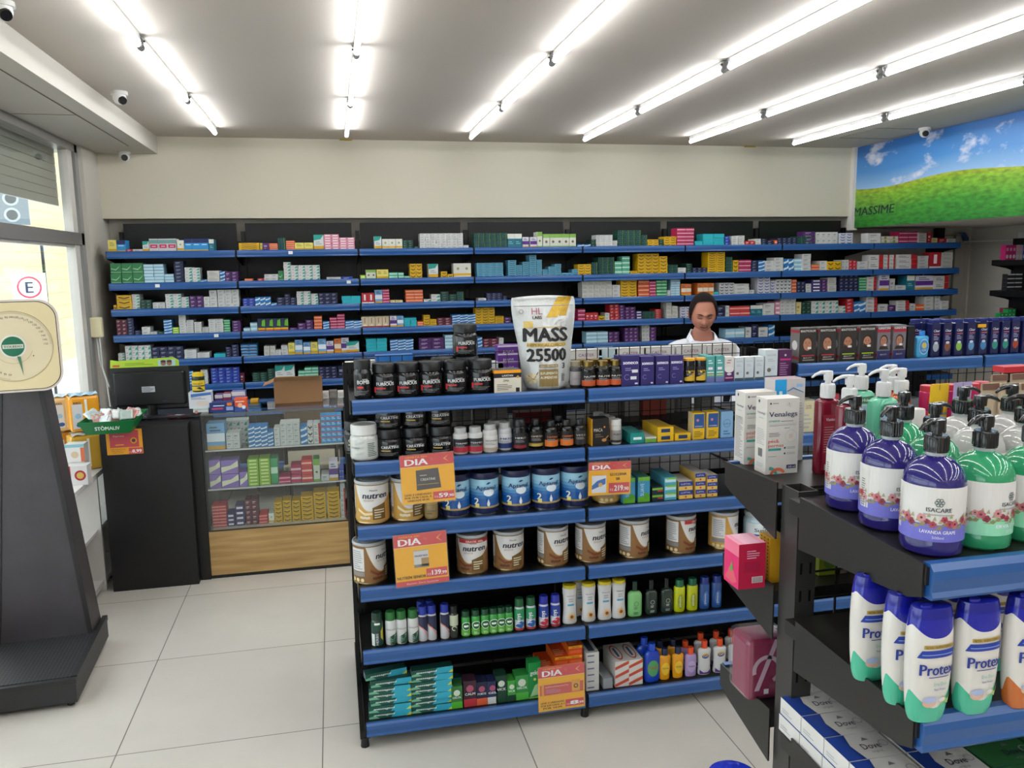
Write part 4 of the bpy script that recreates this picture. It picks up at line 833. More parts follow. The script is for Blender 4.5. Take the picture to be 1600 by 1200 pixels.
yc = P1(bottle, 'supplement_tube', 0.046, 0.103, '#16151a', '#e0a020', '#16151a', 'ULTRA', '#e3b540', 0.010, 1.0, 0.01, 'gloss', None, 'plastic', None, art=ycan, cat='canister')
for k, px in enumerate((1076, 1094)): put(yc, px, Z6, 'black and gold canister with orange lid, %s of the two' % ('left' if k == 0 else 'right'), r=0.024)
def tealb(m_, P, w, h, S, T, d): m_.rect(P, -w * .4, h * .36, w * .4, h * .4, '#d8e6e0', 2); m_.rect(P, -w * .3, h * .48, w * .25, h * .58, '#e7dfe4', 2); m_.rect(P, -w / 2, 0, w / 2, h * .2, '#6a6fa8', 1); m_.rect(P, -w * .4, h * .26, w * .4, h * .3, '#d3c35c', 2); m_.lines(P, -w * .3, h * .7, w * .3, h * .88, 2, '#cfe5e0', 2)
tb = P1(box_thing, 0.036, 0.04, 0.108, '#4f9c98', art=tealb)
for k, px in enumerate((1110, 1124.5)): putb(tb, px, Z6, 'slim teal box with pale bands, %s of the pair right of the canisters' % ('left' if k == 0 else 'right'))
putb(tb, 1103, Z6, 'slim teal box standing behind the teal pair', dy=0.05)
def wp(m_, P, w, h, S, T, d): m_.rect(P, -w / 2, 0, w / 2, h * .48, '#4b1d55', 1); m_.disc(P, 0, h * .48, w * .48, '#dedad6', 2, 18, h * .12); m_.disc(P, 0, h * .3, w * .25, '#d6cfdc', 3, 12, h * .05); m_.rect(P, -w * .4, h * .12, w * .4, h * .17, '#d98aa8', 3); m_.rect(P, -w * .3, h * .75, w * .1, h * .78, '#b0383a', 3); m_.rect(P, -w * .2, h * .85, w * .2, h * .88, '#5d5d5d', 3)
putb(P1(box_thing, 0.042, 0.04, 0.102, '#d6d0cc', art=wp), 1139, Z6, 'white over purple supplement box, next to the white cosmetic boxes')
def gcos(m_, P, w, h, S, T, d): m_.rect(P, -w / 2, 0, w / 2, h * .12, '#3c5560', 1); m_.text(P, 'GLICOSE', 0, h * .8, h * .055, '#8a9098', 2, w=w * .7); m_.disc(P, -w * .18, h * .32, w * .16, '#6d6256', 2, 12); m_.ringd(P, w * .15, h * .4, w * .1, w * .14, '#9fb6cc', 2, 12); m_.lines(P, -w * .3, h * .6, w * .3, h * .72, 2, '#a9b0b6', 2)
gc = P1(box_thing, 0.04, 0.042, 0.098, '#c3ccd0', art=gcos, top='#d9dcdb')
for k, px in enumerate((1154.5, 1170, 1186)): putb(gc, px, Z6, 'small white box with slate foot, %s of three alike' % ORD[k + 1], 'small white slate-footed boxes')
putb(P1(box_thing, 0.057, 0.06, 0.124, '#c3ccd0', art=gcos, top='#d9dcdb'), 1204.5, Z6, 'taller white box with slate foot beside the purple box')
def purp(m_, P, w, h, S, T, d): m_.rect(P, -w * .4, h * .64, w * .42, h * .7, '#c02f7a', 2); m_.lines(P, -w * .4, h * .12, w * .3, h * .58, 6, '#9a6a96', 2); m_.disc(P, 0, h * .82, w * .08, '#d3bccf', 2, 8)
putb(P1(box_thing, 0.06, 0.05, 0.122, '#4a1b4c', art=purp), 1226, Z6, 'dark purple box with magenta band at the end of the top shelf')
# ---- behind the wire: boxes standing on the far side of the island
def wbx(m_, P, w, h, S, T, d): m_.lines(P, -w * .4, h * .1, w * .3, h * .6, 4, '#a5a5a8', 1); m_.text(P, 'CASTER', 0, h * .72, h * .12, '#7d2f5a', 1, w=w * .5); m_.rect(P, -w / 2, h * .97, w / 2, h, '#9b9894', 1)
bw = P1(box_thing, 0.155, 0.07, 0.115, '#cfccc6', art=wbx); YK = GYM + 0.20
for k, px in enumerate((985, 1030, 1080, 1128)):
    bw.put((xat(px, YK, 1.42), YK, 1.3805), 'plain white box behind the wire panel, %s to the right of the aqua box' % ORD[k + 1], 'white boxes behind the wire panel')
bw.put((xat(916, YK, 1.42), YK, 1.3805), 'white box behind the wire panel right of the pouch', 'white boxes behind the wire panel')
def cbx(m_, P, w, h, S, T, d): m_.rect(P, -w / 2, h * .3, w / 2, h * .45, '#7fb2d6', 1); m_.rect(P, -w / 2, h * .65, w / 2, h * .72, '#a8c7d8', 1)
P1(box_thing, 0.09, 0.07, 0.118, '#b9cccf', art=cbx).put((xat(950, YK, 1.42), YK, 1.3805), 'pale aqua striped box behind the wire panel')
def act(m_, P, w, h, S, T, d): m_.text(P, 'Activel', 0, h * .28, h * .2, '#dbe6f2', 2, bold=0.03, slant=.2)
P1(box_thing, 0.165, 0.06, 0.125, '#1f66ad', art=act).put((xat(617, YK, 1.42), YK, 1.3805), 'bright blue box with white script behind the black jars')
P1(box_thing, 0.05, 0.06, 0.10, '#d0cbc5', art=wbx).put((xat(549, YK, 1.42), YK, 1.3805), 'small white carton at the left end behind the wire panel')
P1(box_thing, 0.09, 0.06, 0.10, '#cfc9c2', art=wbx).put((xat(572, YK, 1.42), YK + 0.03, 1.3805), 'low white carton between the slim jar and the blue box')
def pur2(m_, P, w, h, S, T, d):
    for k in range(4): m_.rect(P, -w / 2, h * (.2 + .25 * k), w / 2, h * (.25 + .25 * k), '#cfc3d6', 1); m_.text(P, 'pant', 0, h * (.03 + .25 * k), h * .09, '#cfc3d6', 1, w=w * .5)
P1(box_thing, 0.10, 0.07, 0.15, '#5d2a84', art=pur2).put((xat(795, YK, 1.42), YK, 1.3805), 'purple and white box pile behind the vitamin box')
def whb(m_, P, w, h, S, T, d): m_.text(P, 'BIOVEA', 0, h * .45, h * .14, '#55606a', 1, w=w * .6); m_.rect(P, -w * .4, h * .2, w * .3, h * .25, '#9aa', 1)
wl = P1(box_thing, 0.10, 0.07, 0.075, '#cdcfd0', art=whb)
for k, px in enumerate((660, 700, 770)): wl.put((xat(px, YK, 1.42), YK, 1.3805), 'low white box behind the jars, %s of three' % ORD[k + 1], 'low white boxes behind the jars')
# far-side goods seen through the wire at the next level
grey = P1(box_thing, 0.075, 0.07, 0.13, '#9a9792', art=wbx); dred = P1(box_thing, 0.12, 0.07, 0.05, '#7c1f28'); org = P1(box_thing, 0.06, 0.06, 0.12, '#b8584a')
for k, px in enumerate((700, 725, 755, 780, 935, 962, 988, 1045, 1075, 1105)):
    grey.put((xat(px, YK, 1.2), YK + 0.02 * (k % 3), 1.1655), 'grey white carton seen through the wire, %s from the left' % ORD[k + 1], 'cartons seen through the wire')
for k, px in enumerate((825, 862)): dred.put((xat(px, YK - .02, 1.27), YK - .02, 1.2955 if False else 1.1655), 'flat dark red carton seen through the wire, %s one' % ('left' if k == 0 else 'right'), 'dark red cartons seen through the wire')
for k, px in enumerate((1014, 1032)): org.put((xat(px, YK, 1.2), YK, 1.1655), 'orange brown carton seen through the wire, %s one' % ('left' if k == 0 else 'right'), 'orange cartons seen through the wire')

# ---- second shelf from the top
wj = P1(jar, 0.108, 0.138, '#cfd0cb', '#d9d9d6', 'WAVE', '#b9c2bb', 0.038)
put(wj, 570, Z5, 'white supplement jar with grey waves at the left end of its shelf', r=0.054)
put(P1(jar, 0.1, 0.13, word='CREATINE', accent='#b99b4a'), 558, Z5, 'black jar standing behind the white jar', r=0.054, dy=0.12)
cj = P1(jar, 0.104, 0.113, word='CREATINE', accent='#b99b4a')
for k, px in enumerate((609, 648, 689)):
    o_ = ('left', 'middle', 'right')[k]
    put(cj, px, Z5, 'black creatine jar with gold stripe at the bottom of the %s stack' % o_, 'stacked black creatine jars', r=0.052, dy=0.01)
    put(cj, px - (1, 1, 2)[k], Z5 + 0.1135, 'black creatine jar with gold stripe on top of the %s stack' % o_, 'stacked black creatine jars', r=0.052, dy=0.02)
rb = P1(bottle, 'supplement_bottle', 0.06, 0.105, '#c8c6c4', '#b9b9b8', '#1b1b1e', 'TERMO', '#d9d9d9', 0.022, 0.78, 0.13, band=('#b52b3c', 0.42))
for k, px in enumerate((720, 743)): put(rb, px, Z5, 'white bottle with black and crimson label, %s of the pair' % ('left' if k == 0 else 'right'), r=0.03)
put(P1(bottle, 'supplement_bottle', 0.06, 0.112, '#c9c7c4', '#b9b9b8', '#d3d0cc', 'WOMAN', '#6a5a58', 0.022, 0.78, 0.13, foot='#b0a090'), 766, Z5, 'white bottle with pale label between the crimson pair and MEN bottle', r=0.03)
put(P1(bottle, 'supplement_bottle', 0.057, 0.112, '#c5c6ca', '#b9b9b8', '#d3d3d6', 'MEN', '#1f3470', 0.022, 0.78, 0.13, band=('#273a72', 0.36)), 789, Z5, 'white bottle with navy label reading MEN')
put(P1(bottle, 'supplement_bottle', 0.054, 0.126, '#17171a', '#141416', '#1c1c20', 'HERO', '#cfcfcf', 0.03, 0.9, 0.06, band=('#8f2430', 0.2)), 812, Z5, 'tall plain black canister bottle with red foot, right of the MEN bottle', r=0.03)
for k, px in enumerate((772, 782)): put(P1(bottle, 'supplement_bottle', 0.06, 0.112, '#9a9a9a', '#a9a9a8', '#b5b5b5', '', '#333333', 0.022, 0.78, 0.13), px, Z5, 'grey-capped bottle in the rear row, %s of two' % ('left' if k == 0 else 'right'), 'grey-capped rear bottles', r=0.03, dy=0.07)
blb = P1(bottle, 'supplement_bottle', 0.06, 0.116, '#121214', '#17171a', '#241d1a', 'OMEGA', '#c9b9a0', 0.022, 0.55, 0.3, 'gloss', '#c0a24a')
put(blb, 837, Z5, 'round shouldered black bottle with narrow neck and brown label')
ob_ = P1(bottle, 'supplement_bottle', 0.056, 0.112, '#17120f', '#17171a', '#17130f', 'CAFEINA', '#d5703a', 0.022, 0.6, 0.22, 'gloss', None, 'plastic', ('#d9742a', 0.45))
for k, px in enumerate((861, 885)): put(ob_, px, Z5, 'black bottle with orange diagonal label, %s of two' % ('left' if k == 0 else 'right'), r=0.028)
put(P1(bottle, 'supplement_bottle', 0.052, 0.112, '#191919', '#17171a', '#2a2726', 'VITA', '#b9b2a0', 0.022, 0.6, 0.22, 'gloss'), 905.5, Z5, 'black bottle with dark label just left of the yellow maca box', r=0.028)
put(blb, 873, Z5, 'black bottle in the rear row above the orange labels', r=0.03, dy=0.08)
def maca(m_, P, w, h, S, T, d): m_.text(P, 'MACA', -w * .12, h * .52, h * .12, '#d6cfc2', 2, w=w * .5); m_.lines(P, -w * .3, h * .3, w * .2, h * .45, 2, '#77604a', 2); m_.disc(P, w * .22, h * .2, w * .14, '#c08a4a', 2, 12, h * .06); m_.poly(P, [(w * .3, h * .22), (w * .48, h * .34), (w * .46, h * .38), (w * .28, h * .26)], '#b57c3c', 2); m_.disc(P, w * .24, h * .68, w * .06, '#d08a3c', 2, 6); m_.rect(S, 0, 0, d, h, '#dc9a1e', 1); m_.rect(P, -w * .5, 0, -w * .46, h, '#dc9a1e', 2)
putb(P1(box_thing, 0.073, 0.06, 0.112, '#1b1616', art=maca, side='#dc9a1e'), 938, Z5, 'black and yellow box reading MACA')
wv = P1(bottle, 'supplement_bottle', 0.047, 0.103, '#c9c9c7', '#cfcfcd', '#8f8b88', 'ABC', '#3a3a3a', 0.024, 0.95, 0.05, foot='#2a2625')
for k in range(4): put(wv, 962 - 9 * k, Z5, 'white capped bottle right of the maca box, %s from the front' % ORD[k + 1], 'white capped bottles in a file', r=0.025, dy=0.055 * k)
def flatx(m_, P, w, h, S, T, d): m_.rect(P, -w * .3, h * .35, w * .3, h * .6, '#d9ece8', 1)
putb(P1(box_thing, 0.06, 0.15, 0.042, '#1d8d86', art=flatx), 996, Z5, 'flat teal carton laid end on beside the white bottles')
def flatg(m_, P, w, h, S, T, d): m_.rect(P, -w / 2, 0, w / 2, h * .7, '#6a9f3c', 1)
putb(P1(box_thing, 0.05, 0.15, 0.022, '#c9c9bd', art=flatg), 1017, Z5, 'thin green and white carton laid flat')
def flaty(m_, P, w, h, S, T, d): m_.rect(P, -w * .28, h * .25, w * .28, h * .75, '#22345e', 1); m_.rect(T, w * .1, 0.02, w * .9, d * .9, '#c39c12', 1)
yf_ = P1(box_thing, 0.07, 0.17, 0.030, '#e2b418', art=flaty)
for k in range(2): putb(yf_, 1040, Z5 + 0.0305 * k, 'long flat yellow carton laid end on, %s of the stacked two' % ('lower' if k == 0 else 'upper'))
putb(yf_, 1067, Z5, 'long flat yellow carton laid end on, to the right of the stacked two')
def yb(m_, P, w, h, S, T, d): m_.rect(P, -w * .42, h * .42, w * .46, h * .95, '#24508f', 1); m_.text(P, 'VITAMINA', 0, h * .46, h * .05, '#e8e4da', 2, w=w * .7); m_.disc(P, -w * .1, h * .72, w * .12, '#c07a8a', 2, 10); m_.lines(P, -w * .4, h * .08, w * .4, h * .32, 4, '#6f5a20', 1)
y1 = P1(box_thing, 0.051, 0.05, 0.112, '#e2b418', art=yb, side='#dccb98'); 
for k, px in enumerate((1091.5, 1113.5)): putb(y1, px, Z5, 'upright yellow and blue vitamin box, %s of the pair' % ('left' if k == 0 else 'right'))
def bb(m_, P, w, h, S, T, d): m_.ringd(P, 0, h * .55, w * .28, w * .32, '#4d7fa8', 2, 20); m_.text(P, 'LIPO', 0, h * .5, h * .06, '#27527c', 2, w=w * .5); m_.lines(P, -w * .3, h * .1, w * .3, h * .3, 2, '#3f7099', 2)
putb(P1(box_thing, 0.054, 0.05, 0.11, '#7fa9cf', art=bb), 1135.5, Z5, 'pale blue box right of the yellow vitamin boxes')

# ---- third shelf: formula tins
def tin(d=0.132, h=0.172, kind='nutren', lid='#b4b6b8', red=False, turn=0.0, cocoa=True):
    r = d / 2; n = 36
    t = empty('milk_tin'); tag(t, 'x', 'tin')
    if kind == 'aptamil':
        b = MB().lathe([(0, 0), (r * .97, 0), (r * .97, .004)], '#9a9da1', 'metal', n).lathe([(r * .97, .004), (r * .96, .01), (r * .96, .024), (r * .965, .026)], '#1b2148', 'gloss', n)
        steps = 9; c0, c1 = (0x12, 0x55, 0x9e), (0x9c, 0xcc, 0xe2)
        for k in range(steps):
            a, c = .026 + (h - .052) * k / steps, .026 + (h - .052) * (k + 1) / steps; f = max(0, (k / (steps - 1) - .3) / .5); f = min(1, f); col = tuple((c0[i] + (c1[i] - c0[i]) * f) / 255 for i in range(3)); b.lathe([(r * .965, a), (r * .965, c)], col, 'gloss', n)
        P = around(r * .965, eps=.0006, a0=turn); b.rect(P, -r * 1.9, .026, r * 1.9, .034, '#a98f5c', 1, 20)
        b.text(P, 'Aptamil', -r * .02, h * .60, h * .095, '#16205a', 3, w=r * 1.35, bold=.02); b.disc(P, r * .15, h * .53, r * .36, '#d6e2ea', 2, 20, h * .09); b.poly(P, [(-r * .05, h * .73), (r * .1, h * .78), (r * .3, h * .77), (r * .12, h * .73)], '#1d2a66', 3)
        b.text(P, '2', -r * .68, h * .25, h * .15, '#e6e2d2', 3, w=r * .3, bold=.03); b.rect(P, -r * .78, .03, -r * .5, .042, '#e8dc74', 2, 2)
        b.poly(P, [(r * .1, h * .38), (r * .0, h * .27), (r * .02, h * .22), (r * .1, h * .19), (r * .18, h * .22), (r * .2, h * .27)], '#dfe4e6', 3)
        b.build('tin_body', t); l_ = MB().lathe([(r * .98, 0), (r, .002), (r, .022), (r * .97, .026), (r * .9, .026), (r * .88, .022), (0, .022)], '#1b2148', 'plastic', n)
        o = l_.build('lid', t); o.location = (0, 0, h - .027); return t
    body = '#cfccc8'; b = MB().lathe([(0, 0), (r, 0), (r * 1.01, .003), (r * .985, .007), (r * .985, h - .016), (r * 1.0, h - .012)], '#b39a72', 'metal', n)
    P = around(r * .985, eps=.0006, a0=turn); N_ = 48; G = 2 * PI * r * .985
    brown = '#8a6238' if cocoa else '#c99a4a'
    # label: brown foot, white face with a curved edge, grey nutrition panel behind
    def col(u0, u1, v0, v1, c, l=1): b.rect(P, u0, v0, u1, v1, c, l, max(1, int((u1 - u0) / .008)))
    col(-G / 2, G / 2, .008, h - .017, brown, 1)
    w_ = r * 1.2; m1 = 40
    def low(f):
        if f < -.15: return h * (.30 + .62 * min(1, (abs(f) - .15) / .85) ** 2.2)
        return h * (.30 + .30 * (f + .15) ** 1.3)
    for k in range(m1):      # the white face with its curved lower edge
        f0, f1 = k / m1 * 2 - 1, (k + 1) / m1 * 2 - 1; u0, u1 = w_ * f0, w_ * f1
        b.add([P(u0, low(f0), 2), P(u1, low(f1), 2), P(u1, h - .018, 2), P(u0, h - .018, 2)], [(0, 1, 2, 3)], '#d6d3d0')
        b.add([P(u0, low(f0) - h * .025, 2), P(u1, low(f1) - h * .025, 2), P(u1, low(f1), 2), P(u0, low(f0), 2)], [(0, 1, 2, 3)], '#c9a873')
    b.lines(P, -w_ * .3, h * .22, w_ * .1, h * .27, 1, '#e8d9c0', 3)
    b.text(P, 'nutren', w_ * .1, h * .60, h * .14, '#20283c', 4, w=r * 1.45, bold=.03, slant=.18); b.text(P, 'SENIOR', -r * .25, h * .53, h * .04, '#a08a6c', 4, w=r * .6); b.text(P, 'Nestle', r * .05, h * .77, h * .04, '#3a3f4c', 4, w=r * .45)
    b.poly(P, [(-r * .05, h * .1), (r * .72, h * .1), (r * .72, h * .48), (r * .3, h * .43), (-r * .05, h * .38)], '#6e5427', 4); b.lines(P, r * .05, h * .13, r * .65, h * .36, 4, '#d8ccae', 5, 2, nu=3)
    b.poly(P, [(-r * .95, h * .3), (-r * .5, h * .2), (-r * .05, h * .22), (-r * .05, h * .27), (-r * .5, h * .26), (-r * .95, h * .37)], '#7b3d22' if cocoa else '#e6d3a6', 4)
    for k in range(5): b.disc(P, -r * (.75 - .12 * k), h * (.15 - .008 * (k % 2)), r * .09, '#e2d3b6' if not cocoa else '#6a3a22', 4, 8)
    if red: col(-r * .9, r * 1.2, h * .80, h * .89, '#b7232a', 5); b.text(P, 'GRATIS 100g', r * .15, h * .82, h * .045, '#f0e6dc', 6, w=r * 1.1, bold=.02)
    col(-r * 2.25, -r * 1.3, h * .32, h * .86, '#d4d2cf', 3); b.lines(P, -r * 2.15, h * .36, -r * 1.4, h * .82, 9, '#a2a2a2', 4, 5, nu=2); col(-r * 2.25, -r * 1.3, h * .2, h * .3, '#8a8782', 3)
    for k in range(3): b.disc(P, -r * (1.45 + .32 * k), h * .11, r * .12, '#e2cf9e', 4, 10)
    b.build('tin_body', t); l_ = MB().lathe([(r * .99, 0), (r * 1.02, .002), (r * 1.02, .010), (r, .013), (r * .92, .013), (r * .9, .009), (r * .62, .009), (r * .6, .0105), (0, .0105)], lid, 'plastic', n)
    o = l_.build('lid', t); o.location = (0, 0, h - .015); return t
nt0 = P1(tin, .132, .170, cocoa=False)
put(nt0, 583, Z4, 'white and gold milk tin at the left end, third shelf', r=.066); put(P1(tin, .132, .170, cocoa=False, turn=.25), 638, Z4, 'white and gold milk tin partly hidden by the 59,90 price card', r=.066)
put(P1(jar, .055, .08, '#a58a55', '#b99b60', 'GOLD', '#6e5427', .02), 674, Z4, 'small gold jar peeping out below the 59,90 price card', r=.03)
ap = P1(tin, .122, .170, 'aptamil')
for k, px in enumerate((712, 757, 806.5, 853, 897.5)): put(ap, px, Z4, 'blue formula tin with navy lid, %s of the five on the third shelf' % ORD[k + 1], 'blue formula tins', r=.062)
put(P1(tin, .12, .155, cocoa=False, turn=1.5), 947, Z4, 'tin standing behind the 219,90 price card', r=.062, dy=.01)
def grn(m_, P, w, h, S, T, d): m_.rect(P, -w * .5, h * .84, w * .5, h, '#6fae3c', 1); m_.rect(P, -w * .5, 0, w * .5, h * .22, '#5fa52c', 1); m_.text(P, 'SUAVE', 0, h * .5, w * .3, '#bfe0ec', 2, w=h * .5, rot=PI / 2); m_.disc(P, w * .2, h * .25, w * .25, '#4f9a2c', 2, 10)
g1 = P1(box_thing, .052, .10, .107, '#3d8fb5', art=grn, top='#3f7f6a')
for k, px in enumerate((983, 1006)): putb(g1, px, Z4, 'blue and green upright box, %s' % ('beside the 219,90 price card' if k == 0 else 'clear of the price card'))
def sg_(m_, P, w, h, S, T, d): m_.rect(P, -w / 2, h * .55, w / 2, h * .85, '#6fae3c', 1); m_.rect(P, 0, h * .3, w * .5, h * .5, '#b5383c', 1)
st_ = P1(box_thing, .048, .12, .030, '#1d2a2e', art=sg_)
for k in range(2): putb(st_, 1027.5, Z4 + .0305 * k, 'small dark and green carton, %s of two stacked' % ('lower' if k == 0 else 'upper'))
def cg(m_, P, w, h, S, T, d): m_.rect(P, -w * .45, h * .35, w * .45, h * .8, '#b8dbe2', 1); m_.rect(P, -w * .3, h * .72, w * .5, h * .95, '#7fb83c', 2)
st_ = P1(box_thing, .053, .16, .032, '#4fa3b5', art=cg)
for k in range(3): putb(st_, 1047.5, Z4 + .0325 * k, 'aqua and lime carton, %s in its pile of three' % ('bottom', 'middle', 'top')[k])
def by(m_, P, w, h, S, T, d): m_.rect(P, -w / 2, h * .45, w / 2, h * .98, '#24398a', 1); m_.text(P, 'LUFTAL', 0, h * .62, h * .18, '#e4e4ea', 2, w=w * .7); m_.disc(P, 0, h * .22, h * .12, '#b5383c', 2, 8)
st_ = P1(box_thing, .062, .13, .037, '#dcb65a', art=by, top='#cfcac0')
for k in range(2): putb(st_, 1071.5, Z4 + .0375 * k, 'blue and sand carton, %s of the left pair' % ('lower' if k == 0 else 'upper'))
st_ = P1(box_thing, .046, .16, .035, '#dcb65a', art=by, top='#cfcac0')
for k in range(3): putb(st_, 1094.5, Z4 + .0355 * k, 'blue and sand carton, %s of the tall middle pile' % ('bottom', 'middle', 'top')[k])
st_ = P1(box_thing, .045, .10, .031, '#dcb65a', art=by, top='#cfcac0')
for k in range(3): putb(st_, 1113, Z4 + .0315 * k, 'blue and sand carton, %s of the right pile of three' % ('bottom', 'middle', 'top')[k])

# ---- fourth shelf: milk tins spaced apart
nl = P1(tin, .130, .170, turn=.95); put(nl, 579, Z3, 'brown and white milk tin turned to its nutrition panel, left end of fourth shelf', r=.066, rz=0)
put(P1(tin, .130, .170, turn=0), 662, Z3, 'milk tin hidden behind the 139,99 price card', r=.066, dy=.03)
put(P1(tin, .126, .165, red=True, turn=-.15), 738.5, Z3, 'milk tin with red gratis band, right of the 139,99 price card', r=.064)
nn = P1(tin, .126, .165, turn=.05); put(nn, 795, Z3, 'cocoa milk tin facing straight ahead, right of the red banded one', r=.064)
n2 = P1(tin, .126, .165, turn=.45)
for k, px in enumerate((864, 922.5)): put(n2, px, Z3, 'cocoa milk tin turned slightly right, %s side of the shelf joint' % ('left' if k == 0 else 'right'), r=.064)
put(P1(tin, .126, .165, turn=.75), 990, Z3, 'cocoa milk tin turned far right, showing a grey strip', r=.064)
put(P1(tin, .126, .165, turn=.75, red=True), 1063, Z3, 'milk tin with red band turned right, second from that end', r=.064)
put(P1(tin, .126, .165, turn=1.0, cocoa=False), 1129, Z3, 'milk tin with orange trim at the right end behind the shelf end', r=.064)
sus = P1(jar, .12, .15, '#b9cfd6', '#c9c9c9', 'Sustag', '#1f4f9a', .02, label='#d8dfe0'); put(sus, 1182, Z3, 'pale blue tin behind the near shelf end', r=.064)
# ---- fifth shelf: deodorants and lotions
def aero(d=.043, h=.118, body='#c8c9c8', cap='#1c5a30', caph=.026, low=None, lowf=.5, art=None, capr=.9, mt='gloss'):
    r = d / 2; hb = h - caph
    b = MB().lathe([(0, 0), (r * .95, 0), (r, .003), (r, hb * .9), (r * .93, hb * .96), (r * .82, hb)], body, mt, 20); P = around(r, eps=.0006)
    if low: b.rect(P, -r * 1.6, hb * .03, r * 1.6, hb * lowf, low, 1, 12)
    if art: art(b, P, r, hb)
    t = empty('spray_can'); tag(t, 'x', 'spray can'); b.build('can_body', t)
    c = MB().lathe([(r * capr, 0), (r * capr, caph * .7), (r * capr * .9, caph), (0, caph)], cap, 'plastic', 20).build('cap', t); c.location = (0, 0, hb); return t
def a_herb(b, P, r, hb): b.poly(P, [(r * .1, hb * .45), (r * 1.0, hb * .75), (r * 1.0, hb * .2)], '#c9b52c', 2); b.rect(P, -r * .3, hb * .05, r * .5, hb * .6, '#223a3a', 3, 4); b.text(P, 'HERBIS', r * .1, hb * .3, r * .4, '#d8d8d8', 4, w=hb * .45, rot=PI / 2); b.rect(P, -r * .5, hb * .85, r * .4, hb * .93, '#dfe3dd', 3, 4); b.rect(P, -r * 1.2, 0.003, -r * .5, hb * .5, '#cfd4cf', 2, 3)
put(P1(aero, .046, .136, '#1d3a2f', '#173629', .03, '#1f4434', .9, a_herb), 590.5, Z2, 'dark green spray can with yellow flash at the left end of its shelf', r=.023)
def a_w(b, P, r, hb): b.text(P, 'Herbissimo', 0, hb * .62, r * .3, '#4b4f55', 3, w=r * 1.7); b.poly(P, [(-r * .2, hb * .03), (r * 1.4, hb * .03), (r * 1.4, hb * .5), (r * .3, hb * .42), (-r * .2, hb * .36)], '#24523a', 2); b.poly(P, [(r * .2, hb * .1), (r * .7, hb * .3), (r * .5, hb * .38), (r * .9, hb * .44), (r * .4, hb * .2)], '#c9d4cc', 3); b.lines(P, -r * .5, hb * .08, r * .3, hb * .34, 4, '#93a89a', 3)
gw = P1(aero, .044, .134, '#cfd0ce', '#2a6a33', .034, None, .5, a_w)
for k, px in enumerate((611.5, 628, 646)): put(gw, px, Z2, 'white and green spray can with green cap, %s of three' % ORD[k + 1], 'white and green spray cans', r=.022)
def a_bw(b, P, r, hb): b.poly(P, [(-r * 1.1, hb * .95), (-r * 1.1, hb * .62), (0, hb * .5), (r * 1.1, hb * .3), (r * 1.1, hb * .95)], '#262b48', 2); b.poly(P, [(-r * 1.1, hb * .6), (0, hb * .47), (r * 1.1, hb * .1), (r * 1.1, hb * .17), (0, hb * .52), (-r * 1.1, hb * .65)], '#d97c6a', 3)
bw_ = P1(aero, .038, .143, '#cbc9cb', '#26379c', .034, None, .5, a_bw)
for k, px in enumerate((661.5, 675.5, 695.5)): put(bw_, px, Z2, 'white and navy spray can with royal blue cap, %s of three' % ORD[k + 1], 'blue-capped white spray cans', r=.02)
for k, px in enumerate((659, 672)): put(bw_, px, Z2, 'blue-capped spray can standing directly behind, %s one' % ('left' if k == 0 else 'right'), 'blue-capped white spray cans', r=.02, dy=.05)
def a_k(b, P, r, hb): b.rect(P, -r * 1.3, hb * .5, r * 1.3, hb * .93, '#b9c0a6', 2, 8); b.ringd(P, 0, hb * .4, r * .4, r * .6, '#b9c0a6', 3, 12, 0, 5)
put(P1(aero, .034, .132, '#3c3f38', '#1c1c1b', .03, None, .5, a_k), 709.5, Z2, 'slim black and sage spray can with black cap', r=.018)
def a_g(b, P, r, hb): b.ringd(P, 0, hb * .55, r * .85, r * .98, '#e3efda', 3, 18); b.disc(P, 0, hb * .55, r * .84, '#1f5c38', 2, 16); b.rect(P, -r * .5, hb * .5, r * .5, hb * .6, '#dfeed8', 3, 3); b.lines(P, -r * .5, hb * .1, r * .5, hb * .22, 2, '#dcefcf', 3)
gg = P1(aero, .036, .104, '#3f9b47', '#16462c', .024, '#6bb44b', .35, a_g)
for k, px in enumerate((728, 743.5, 758, 771, 783, 795)): put(gg, px, Z2, 'short green spray can with ring emblem, %s of six' % ORD[k + 1], 'short green spray cans', r=.019)
def a_t(c):
    def f(b, P, r, hb): b.rect(P, -r * 1.5, hb * .45, r * 1.5, hb * .93, c[0], 2, 10); b.text(P, 'Tenys', 0, hb * .5, r * .8, '#dfe3ea', 4, w=hb * .5, rot=PI / 2, bold=.02); b.poly(P, [(-r, hb * .2), (r * .1, hb * .42), (r, hb * .3), (r * .2, hb * .1)], c[1], 3); b.rect(P, -r * 1.5, hb * .02, r * 1.5, hb * .1, c[2], 2, 10)
    return f
tg = P1(aero, .041, .133, '#c9ccd0', '#1d5a34', .034, None, .5, a_t(('#2f8f5c', '#2c5fa8', '#b3392f')))
for k, px in enumerate((811.5, 829.5)): put(tg, px, Z2, 'tall green and blue foot spray with green cap, %s of the pair' % ('left' if k == 0 else 'right'), r=.021)
tr = P1(aero, .041, .133, '#c9ccd0', '#2a34a0', .034, None, .5, a_t(('#2a3f94', '#c03040', '#b02434')))
for k, px in enumerate((849.5, 867.5)): put(tr, px, Z2, 'tall blue and red foot spray with blue cap, %s of the pair' % ('left' if k == 0 else 'right'), r=.021)
